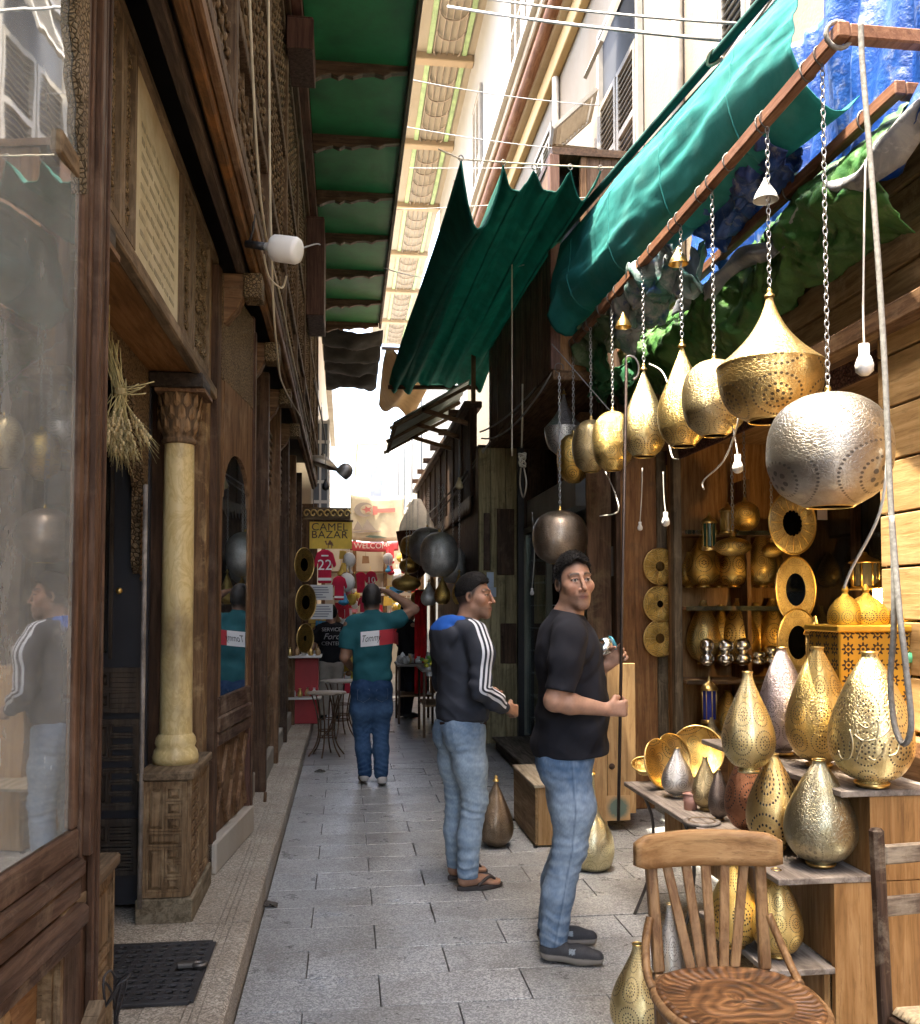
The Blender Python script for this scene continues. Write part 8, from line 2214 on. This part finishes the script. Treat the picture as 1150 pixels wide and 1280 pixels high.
    ank = {1: V3(.075, -.12, .11), -1: V3(-.055, -.02, .10)}; kn = {1: V3(.085, .02, .48), -1: V3(-.085, .045, .48)}
    for s in (-1, 1): j.chain([V3(s * .085, -.008, .80), V3(s * .09, .0, .64), kn[s]], [.102, .090, .072], .05); j.chain([kn[s], kn[s] * .5 + ank[s] * .5 + V3(0, -.01, 0), ank[s]], [.072, .068, .062], .03); j.ell(V3(s * .07, -.08, .82), (.075, .058, .09), .04)
    j.apply(jeans_wr(.006, 4.6, [(.46, .13, .9), (.16, .10, 1.0), (.74, .07, .6)], 0)).apply(lambda P, a: np.maximum(a, .055 - P[:, 2])); jn = field_obj(j, 'jeans', CLOTHM, root, denim_color((.012, .040, .105), (.075, .15, .26), 4.6))
    bvj = bvh_of(jn)
    for sx in (1, -1):
        pts = []
        for (a, b) in [(-.05, .05), (.05, .055), (.052, -.03), (0, -.06), (-.05, -.035)]:
            h_ = bvj.ray_cast(M @ Vector((sx * .08 + a, -.5, .775 + b)), M.to_3x3() @ Vector((0, 1, 0)))
            if h_[0]: pts.append(h_[0] - M.to_3x3() @ Vector((0, .003, 0)))
        if len(pts) == 5: MB().tube(pts, .0025, 4, True).build('pocket_seam', paint((.10, .14, .2), .8), jn)
    for s, hx, tx in ((1, V3(.075, -.20, 0), V3(.105, .06, 0)), (-1, V3(-.058, -.085, .02), V3(-.075, .175, 0))):
        sf = Field(np.minimum(hx, tx) - V3(.09, .09, .03), np.maximum(hx, tx) + V3(.09, .09, .18), .005); shoe(sf, hx, tx, .045); sf.apply(lambda P, a: np.maximum(np.maximum(a, .004 - P[:, 2]), P[:, 2] - .12))
        def scol(P, s=s): 
            C = np.tile(V3(.50, .47, .44), (len(P), 1)); C = mixc(C, (.06, .055, .05), sm(.034 - P[:, 2], 0, .004)); return mixc(C, (.05, .05, .05), np.exp(-((P[:, 1] - (-.07 if s > 0 else .03)) / .02) ** 2) * .9) if True else C
        field_obj(sf, 'shoe', SHOEM, root, scol)
man_teal()

# ------------------------------------------------------------------ two figures further along
def figure(px, py, yaw, label, Hs, shirt_c, trouser_c, skin, shoe_c, armpose, long=False, hairline=None):
    root = person_root(px, py, yaw, label); S = Hs / 1.74
    hc = V3(0, .03, 1.605) * S; Rm = hrot(0, R(-6), 0)
    f = Field((-.42, -.3, 0), (.42, .45, 1.76 * S), .009)
    head_parts(f, hc, Rm); f.cone(hc + V3(0, -.02, -.05), V3(0, -.01, 1.42 * S), .056, .066, .03); f.ell(V3(0, 0, 1.25 * S), (.13, .085, .2), .05); f.ell(V3(0, 0, 1.0 * S), (.12, .085, .18), .05)
    arms = []
    for s in (-1, 1):
        sh_, el, wr_ = V3(s * .185, 0, 1.38 * S), V3(s * .25, armpose[0], 1.10 * S), V3(s * armpose[2], armpose[1], .98 * S); arms.append((sh_, el, wr_))
        f.chain([sh_, el], [.052, .04], .03); f.chain([el, wr_], [.04, .028], .02); hand(f, wr_, V3(-s * .2, .6, -.6), V3(-s, 0, 0), .1, (.5, .5, .6, .6), s, .95, .007)
        f.chain([V3(s * .09, 0, .88 * S), V3(s * .09, .01, .5 * S), V3(s * .09, -.03, .08)], [.07, .05, .035], .03)
    field_obj(f, 'body', SKINM, root, lambda P: head_color(P, hc, Rm, skin, .3))
    field_obj(hair_field(hc, Rm, .006, .008, .014, [-.06, -.06, -.04, -.02, -.01, .03, .062, .08, .086, .09] if hairline is None else hairline, 3.0, .002), 'hair', HAIRM, root, None, None, 1)
    t = Field((-.36, -.28, .78 * S), (.36, .34, 1.52 * S), .009)
    t.ell(V3(0, 0, 1.27 * S), (.185, .12, .20), .05); t.ell(V3(0, .01, 1.08 * S), (.172, .122, .20), .06); t.ell(V3(0, 0, .93 * S), (.172, .122, .14), .05); t.cone(V3(-.10, -.01, 1.41 * S), V3(.10, -.01, 1.41 * S), .066, .066, .04)
    for (sh_, el, wr_) in arms:
        e = el if long else sh_ * .45 + el * .55
        t.chain([sh_ * .85 + V3(0, 0, .2 * S), sh_ * .6 + el * .4, e], [.072, .068, .058], .035)
        if long: t.chain([el, wr_], [.058, .042], .03)
    t.apply(lambda P, a: np.maximum(a + .004 * wav(P, 14, 3) + .002 * wav(P, 36, 3), .84 * S - P[:, 2]))
    tee = field_obj(t, 'top', CLOTHM, root, lambda P: np.tile(V3(*shirt_c), (len(P), 1)))
    j = Field((-.25, -.25, .05), (.25, .25, .95 * S), .009); j.ell(V3(0, 0, .86 * S), (.16, .115, .11), .05)
    for s in (-1, 1): j.chain([V3(s * .082, 0, .80 * S), V3(s * .09, .02, .48 * S), V3(s * .09, -.03, .10)], [.10, .075, .066], .05)
    j.apply(lambda P, a: np.maximum(a + .004 * wav(P, 22, 1), .06 - P[:, 2])); field_obj(j, 'trousers', CLOTHM, root, lambda P: np.tile(V3(*trouser_c), (len(P), 1)))
    for s in (-1, 1):
        sf = Field((s * .09 - .1, -.2, -.02), (s * .09 + .1, .26, .18), .008); shoe(sf, V3(s * .085, -.10, 0), V3(s * .11, .16, 0), .045); sf.apply(lambda P, a: np.maximum(a, .004 - P[:, 2])); field_obj(sf, 'shoe', SHOEM, root, lambda P: np.tile(V3(*shoe_c), (len(P), 1)))
    return root, tee
fr_, ft_ = figure(413, 899, R(4), 'man in a black T-shirt printed SERVICE Ford CENTER and beige trousers', 1.55, (.010, .010, .012), (.34, .30, .25), SK2, (.02, .02, .02), (-.02, .10, .28))
Mf = world_matrix(fr_); bvf = bvh_of(ft_); fwd_ = Mf.to_3x3() @ Vector((0, 1, 0)); PRN = paint((.62, .62, .62), .8, .05)
for (tx_, sz, z_, shr, ws) in (('SERVICE', .072, 1.225, 0, 1.0), ('Ford', .115, 1.130, .35, 1.0), ('CENTER', .072, 1.035, 0, 1.0)):
    m_ = text_mb(tx_, sz, Mf @ Vector((0.0, -.4, z_)), Mf.to_3x3() @ Vector((1, 0, 0)), (0, 0, 1), fwd_, 0.0, shear=shr, wscale=ws); drape_text(m_, bvf, fwd_, .006); m_.build('print', PRN, ft_)
figure(508, 897, R(-70), 'person in black top and dark trousers standing by the silver-tray table', 1.60, (.009, .009, .010), (.012, .013, .018), SK2, (.015, .014, .014), (.02, .16, .20), True)
# ================================================================== furniture and boxes
CH = wood((0.165, 0.085, 0.036), (0.31, 0.185, 0.085), 'z', .4, 1.0, .4, (0.36, .23, .12)); CHX = wood((0.29, 0.155, 0.062), (0.46, 0.28, 0.125), 'x', .4, .8, .25, (0.12, .06, .03))
sc_ = Vector((1.10, 2.50, 0))
ch = thing('carved_chair', sc_, 'old wooden chair with an embossed round seat and slatted back beside the lamps', 'chair', None, R(-3))
CM = world_matrix(ch)
def cb_(mb, name, mat, bev=0.0): return mb.xf(CM).build(name, mat, ch, bev)
sr = .222
def superc(a, r, n=2.6):
    ca, sa = math.cos(a), math.sin(a); k = (abs(ca) ** n + abs(sa) ** n) ** (-1 / n); return r * k
seat = MB().lathe([(.001, .418), (sr * .93, .418), (sr * .99, .424), (sr, .440), (sr * .985, .455), (sr * .93, .459), (sr * .88, .452), (sr * .5, .449), (.001, .448)], (0, 0, 0), 48, None, lambda a, z: superc(a, 1.0) * (1.0 + .04 * math.sin(a)))
@cached
def seat_wood():
    t = NT('embossed_seat')
    uv = t.pos(obj=True); sep = t.node('ShaderNodeSeparateXYZ'); t.t.links.new(uv, sep.inputs[0])
    r_ = t.math('SQRT', t.math('ADD', t.math('MULTIPLY', sep.outputs[0], sep.outputs[0]), t.math('MULTIPLY', sep.outputs[1], sep.outputs[1])))
    a = t.math('ARCTAN2', sep.outputs[1], sep.outputs[0])
    rays = t.math('SINE', t.math('MULTIPLY', a, 44)); waves = t.math('SINE', t.math('ADD', t.math('MULTIPLY', r_, 150), t.math('MULTIPLY', t.math('SINE', t.math('MULTIPLY', a, 3)), 3.4)))
    out = t.math('GREATER_THAN', r_, .15)
    m = t.mix(out, waves, rays); g = t.noise(t.pos((3, 12, 3)), 4, 5, .6)
    f = t.math('ADD', t.math('MULTIPLY', m, .07), g)
    c = t.ramp(f, [(.32, (.030, .014, .007)), (.5, (.13, .058, .022)), (.72, (.30, .15, .062))])
    t.col(c); t.rough(.38); t.bump(m, .5, .003); return t.m
cb_(seat, 'seat', seat_wood())
cb_(MB().tube([(superc(a, 1) * sr * (1 + .04 * math.sin(a)) * math.cos(a) * 1.0, superc(a, 1) * sr * (1 + .04 * math.sin(a)) * math.sin(a), .436) for a in [2 * PI * k / 40 for k in range(40)]], .016, 8, True), 'seat_rim', CH)
bx_, by_ = .165, .235
for s in (-1, 1):
    cb_(MB().bar((s * (bx_ - .01), by_ - .03, 0), (s * bx_, by_ - .005, .44), .034, .034, (0, 1, 0)), 'leg', CH, .005)
    cb_(MB().bar((s * bx_, by_ - .005, .441), (s * (bx_ + .008), by_ + .05, .76), .034, .028, (0, 1, 0)), 'back_post', CH, .005)
    cb_(MB().tube([(s * .17, -.15, .418), (s * .185, -.18, .2), (s * .19, -.19, 0)], [.018, .016, .012], 10), 'leg', CH)
    cb_(MB().tube(curve_pts([(s * (bx_ + .02), by_ + .012, .60), (s * (bx_ + .04), by_ - .01, .54), (s * (bx_ + .055), by_ - .07, .47), (s * (bx_ + .055), by_ - .13, .445)], 5), .013, 8), 'bent_brace', CH)
for k in range(5):
    u_ = (k - 2) * .062
    cb_(MB().bar((u_ * .55, by_ - .012, .452), (u_ * 1.0, by_ + .048, .755), .030, .012, (0, 1, 0)), 'slat', CH, .003)
def rail(u, v):
    x = -.235 + .47 * u; z = .745 + .095 * v + (0.012 * (1 - (2 * u - 1) ** 2) if v > .5 else 0)
    e = abs(2 * u - 1)
    if e > .86: z = lerp(z, .79, (e - .86) / .14 * (.35 if v > .5 else .25))
    return (x, by_ + .062 - .035 * (2 * u - 1) ** 2 * 1.2, z)
cb_(MB().grid(rail, 24, 5, .024), 'top_rail', CHX)
for s in (-1, 1): cb_(MB().bar((s * .165, -.14, .12), (s * .155, by_ - .03, .14), .018, .018), 'stretcher', CH)
cb_(MB().bar((-.155, by_ - .02, .2), (.155, by_ - .02, .2), .018, .018), 'stretcher', CH)
# rush chair at the frame edge
p = at_y(1119, 1040, 2.42)
rc = thing('rush_chair', (p.x + .2, 2.3, 0), 'dark ladder-back chair with a woven rush seat beside the stepped stand', 'chair', None, R(8))
RM = world_matrix(rc)
DW = wood((0.04, 0.022, 0.014), (0.10, 0.06, 0.04), 'z', .5, 1, .6, (0.34, .28, .20))
def rb_(mb, name, mat, bev=0.0): return mb.xf(RM).build(name, mat, rc, bev)
hz = p.z
for s in (-1, 1):
    rb_(MB().bar((s * .2, .16, 0), (s * .2, .20, hz), .036, .036, (0, 1, 0)), 'back_post', DW, .008)
    rb_(MB().bar((s * .21, -.20, 0), (s * .21, -.20, .46), .042, .042, (0, 1, 0)), 'leg', DW, .006)
    rb_(MB().bar((s * .21, -.18, .40), (s * .2, .15, .40), .03, .04), 'seat_rail', DW, .005)
    rb_(MB().bar((s * .21, -.18, .18), (s * .2, .15, .18), .024, .024), 'stretcher', DW, .005)
for z in (hz - .075, hz - .22): rb_(MB().bar((-.18, .195, z), (.18, .195, z), .018, .055, (0, 0, 1)), 'ladder_rail', wood((0.10, 0.07, 0.05), (0.30, .24, .17), 'x', .6, 1, .5, (.4, .34, .25)), .005)
for y in (-.2, .16): rb_(MB().bar((-.18, y, .40), (.18, y, .40), .03, .04), 'seat_rail', DW, .005)
mb = MB()
for k in range(22):
    y = -.185 + k * .0155
    mb.tube([(-.20, y, .425), (-.19, y, .437), (0, y, .43 - .004), (.19, y, .437), (.20, y, .425)], .0085, 6)
rb_(mb, 'rush_weave', paint((0.42, 0.33, 0.20), .8, .25, 60, .4))
# crate by the man in black
def crate(x0, x1, y0, y1, h, label, mats):
    t = thing('wooden_box', ((x0 + x1) / 2, (y0 + y1) / 2, 0), label, 'box')
    e = .018
    MB().box(x0, x0 + e, y0, y1, 0.012, h - .022).build('side', mats[0], t, .003); MB().box(x1 - e, x1, y0, y1, 0.012, h - .022).build('side', mats[0], t, .003)
    MB().box(x0 + e + .001, x1 - e - .001, y0 + .002, y0 + e, 0.012, h - .022).build('front', mats[1], t, .003); MB().box(x0 + e + .001, x1 - e - .001, y1 - e, y1 - .002, 0.012, h - .022).build('back', mats[1], t, .003)
    MB().box(x0 - .008, x1 + .008, y0 - .008, y1 + .008, h - .02, h).build('lid', mats[2], t, .003)
    for a, b in ((x0, y0), (x1, y0), (x0, y1), (x1, y1)): MB().box(a - .012, a + .012, b - .012, b + .012, 0, .011).build('foot', BLACK, t)
    return t
crate(1.215, 1.56, 5.86, 6.62, .40, 'low wooden box on the paving between the bronze lamp and the man in black', (wood((0.19, 0.115, 0.05), (0.30, 0.20, 0.10), 'y', .6, .7, .5, (0.10, .06, .03)), wood((0.26, 0.15, 0.06), (0.38, 0.24, 0.11), 'z', .6, .7, .3), wood((0.27, 0.22, 0.15), (0.42, 0.36, 0.27), 'y', .6, .7, .4)))
bd = thing('door_board', (1.75, 6.25, 0), 'upright pale plywood door board with a teal paint spot leaning by the lamp shop', 'board')
PLY = wood((0.36, 0.215, 0.095), (0.48, 0.31, 0.15), 'z', .6, .5, .35, (0.25, .15, .07))
for (xa, xb, z1_) in ((1.42, 1.795, 1.15), (1.80, 2.0, 1.15)): MB().box(xa, xb, 6.22, 6.245, 0.0 if xa < 1.6 else .12, z1_).build('leaf', PLY, bd, .002)
MB().box(1.42, 2.0, 6.246, 6.5, 0.14, 1.13).build('carcass', W_WARM(), bd)
q = at_y(773, 1010, 6.215)
@cached
def spot():
    t = NT('teal_spray'); p = t.pos(obj=True)
    g = t.node('ShaderNodeTexGradient', gradient_type='SPHERICAL'); mp = t.node('ShaderNodeMapping'); mp.inputs['Scale'].default_value = (11, 11, 11)
    t.t.links.new(p, mp.inputs[0]); t.t.links.new(mp.outputs[0], g.inputs[0])
    f = t.math('MULTIPLY', g.outputs[0], 2.2); f = t.math('MINIMUM', t.math('MULTIPLY', f, t.math('ADD', t.noise(t.pos(), 60, 4), .4)), .85)
    t.col(t.mix(f, (0.42, 0.26, 0.12), (0.03, 0.11, 0.11))); t.rough(.6); return t.m
so = MB(q).box(q.x - .085, q.x + .085, 6.2165, 6.2195, q.z - .085, q.z + .085).mesh('paint_spot'); so.materials.append(spot())
o = bpy.data.objects.new('paint_spot', so); link(o, bd); o.location = q - bd.location
q = at_y(765, 958, 6.2); MB().ball((q.x, 6.20, q.z), .022, .015, .022).build('knob', W_DARK(), bd)
# round cafe table with bent iron legs
tc = at_z(408, 945, 0); 
tb = thing('cafe_table', (tc.x, tc.y, 0), 'small round cafe table with bent rusty iron legs at the kerb', 'table')
tz = .68; IRR = metal((.20, .13, .09), .6, .4, .3)
def ctable(t, x, y, z, r_, mat):
    MB().lathe([(.001, z - .02), (r_, z - .02), (r_ * 1.02, z - .01), (r_, z), (.001, z)], (x, y, 0), 32).build('top', mat, t)
    for k in range(6):
        a = 2 * PI * k / 6 + .3
        f_ = lambda rr, zz: Vector((x + rr * math.cos(a), y + rr * math.sin(a), zz))
        MB().tube(curve_pts([f_(r_ * .8, z - .022), f_(r_ * .6, z - .15), f_(r_ * .45, z * .55), f_(r_ * .42, z * .35), f_(r_ * .6, z * .16), f_(r_ * .95, 0.008)], 5), .008, 6).build('leg', IRR, t)
    for zz, rr in ((z * .58, .46), (z * .40, .43), (z * .30, .44)):
        MB().tube([(x + r_ * rr * math.cos(a), y + r_ * rr * math.sin(a), zz) for a in [2 * PI * k / 20 for k in range(20)]], .006, 5, True).build('hoop', IRR, t)
ctable(tb, tc.x, tc.y, .66, .20, wood((.22, .18, .14), (.36, .31, .25), 'x', .5))
t2 = at_z(420, 930, 0); tb2 = thing('cafe_table', (t2.x + .05, t2.y + .5, 0), 'second round cafe table tucked behind the one at the kerb', 'table')
ctable(tb2, t2.x + .05, t2.y + .55, .67, .24, wood((.25, .22, .18), (.38, .34, .29), 'x', .5))
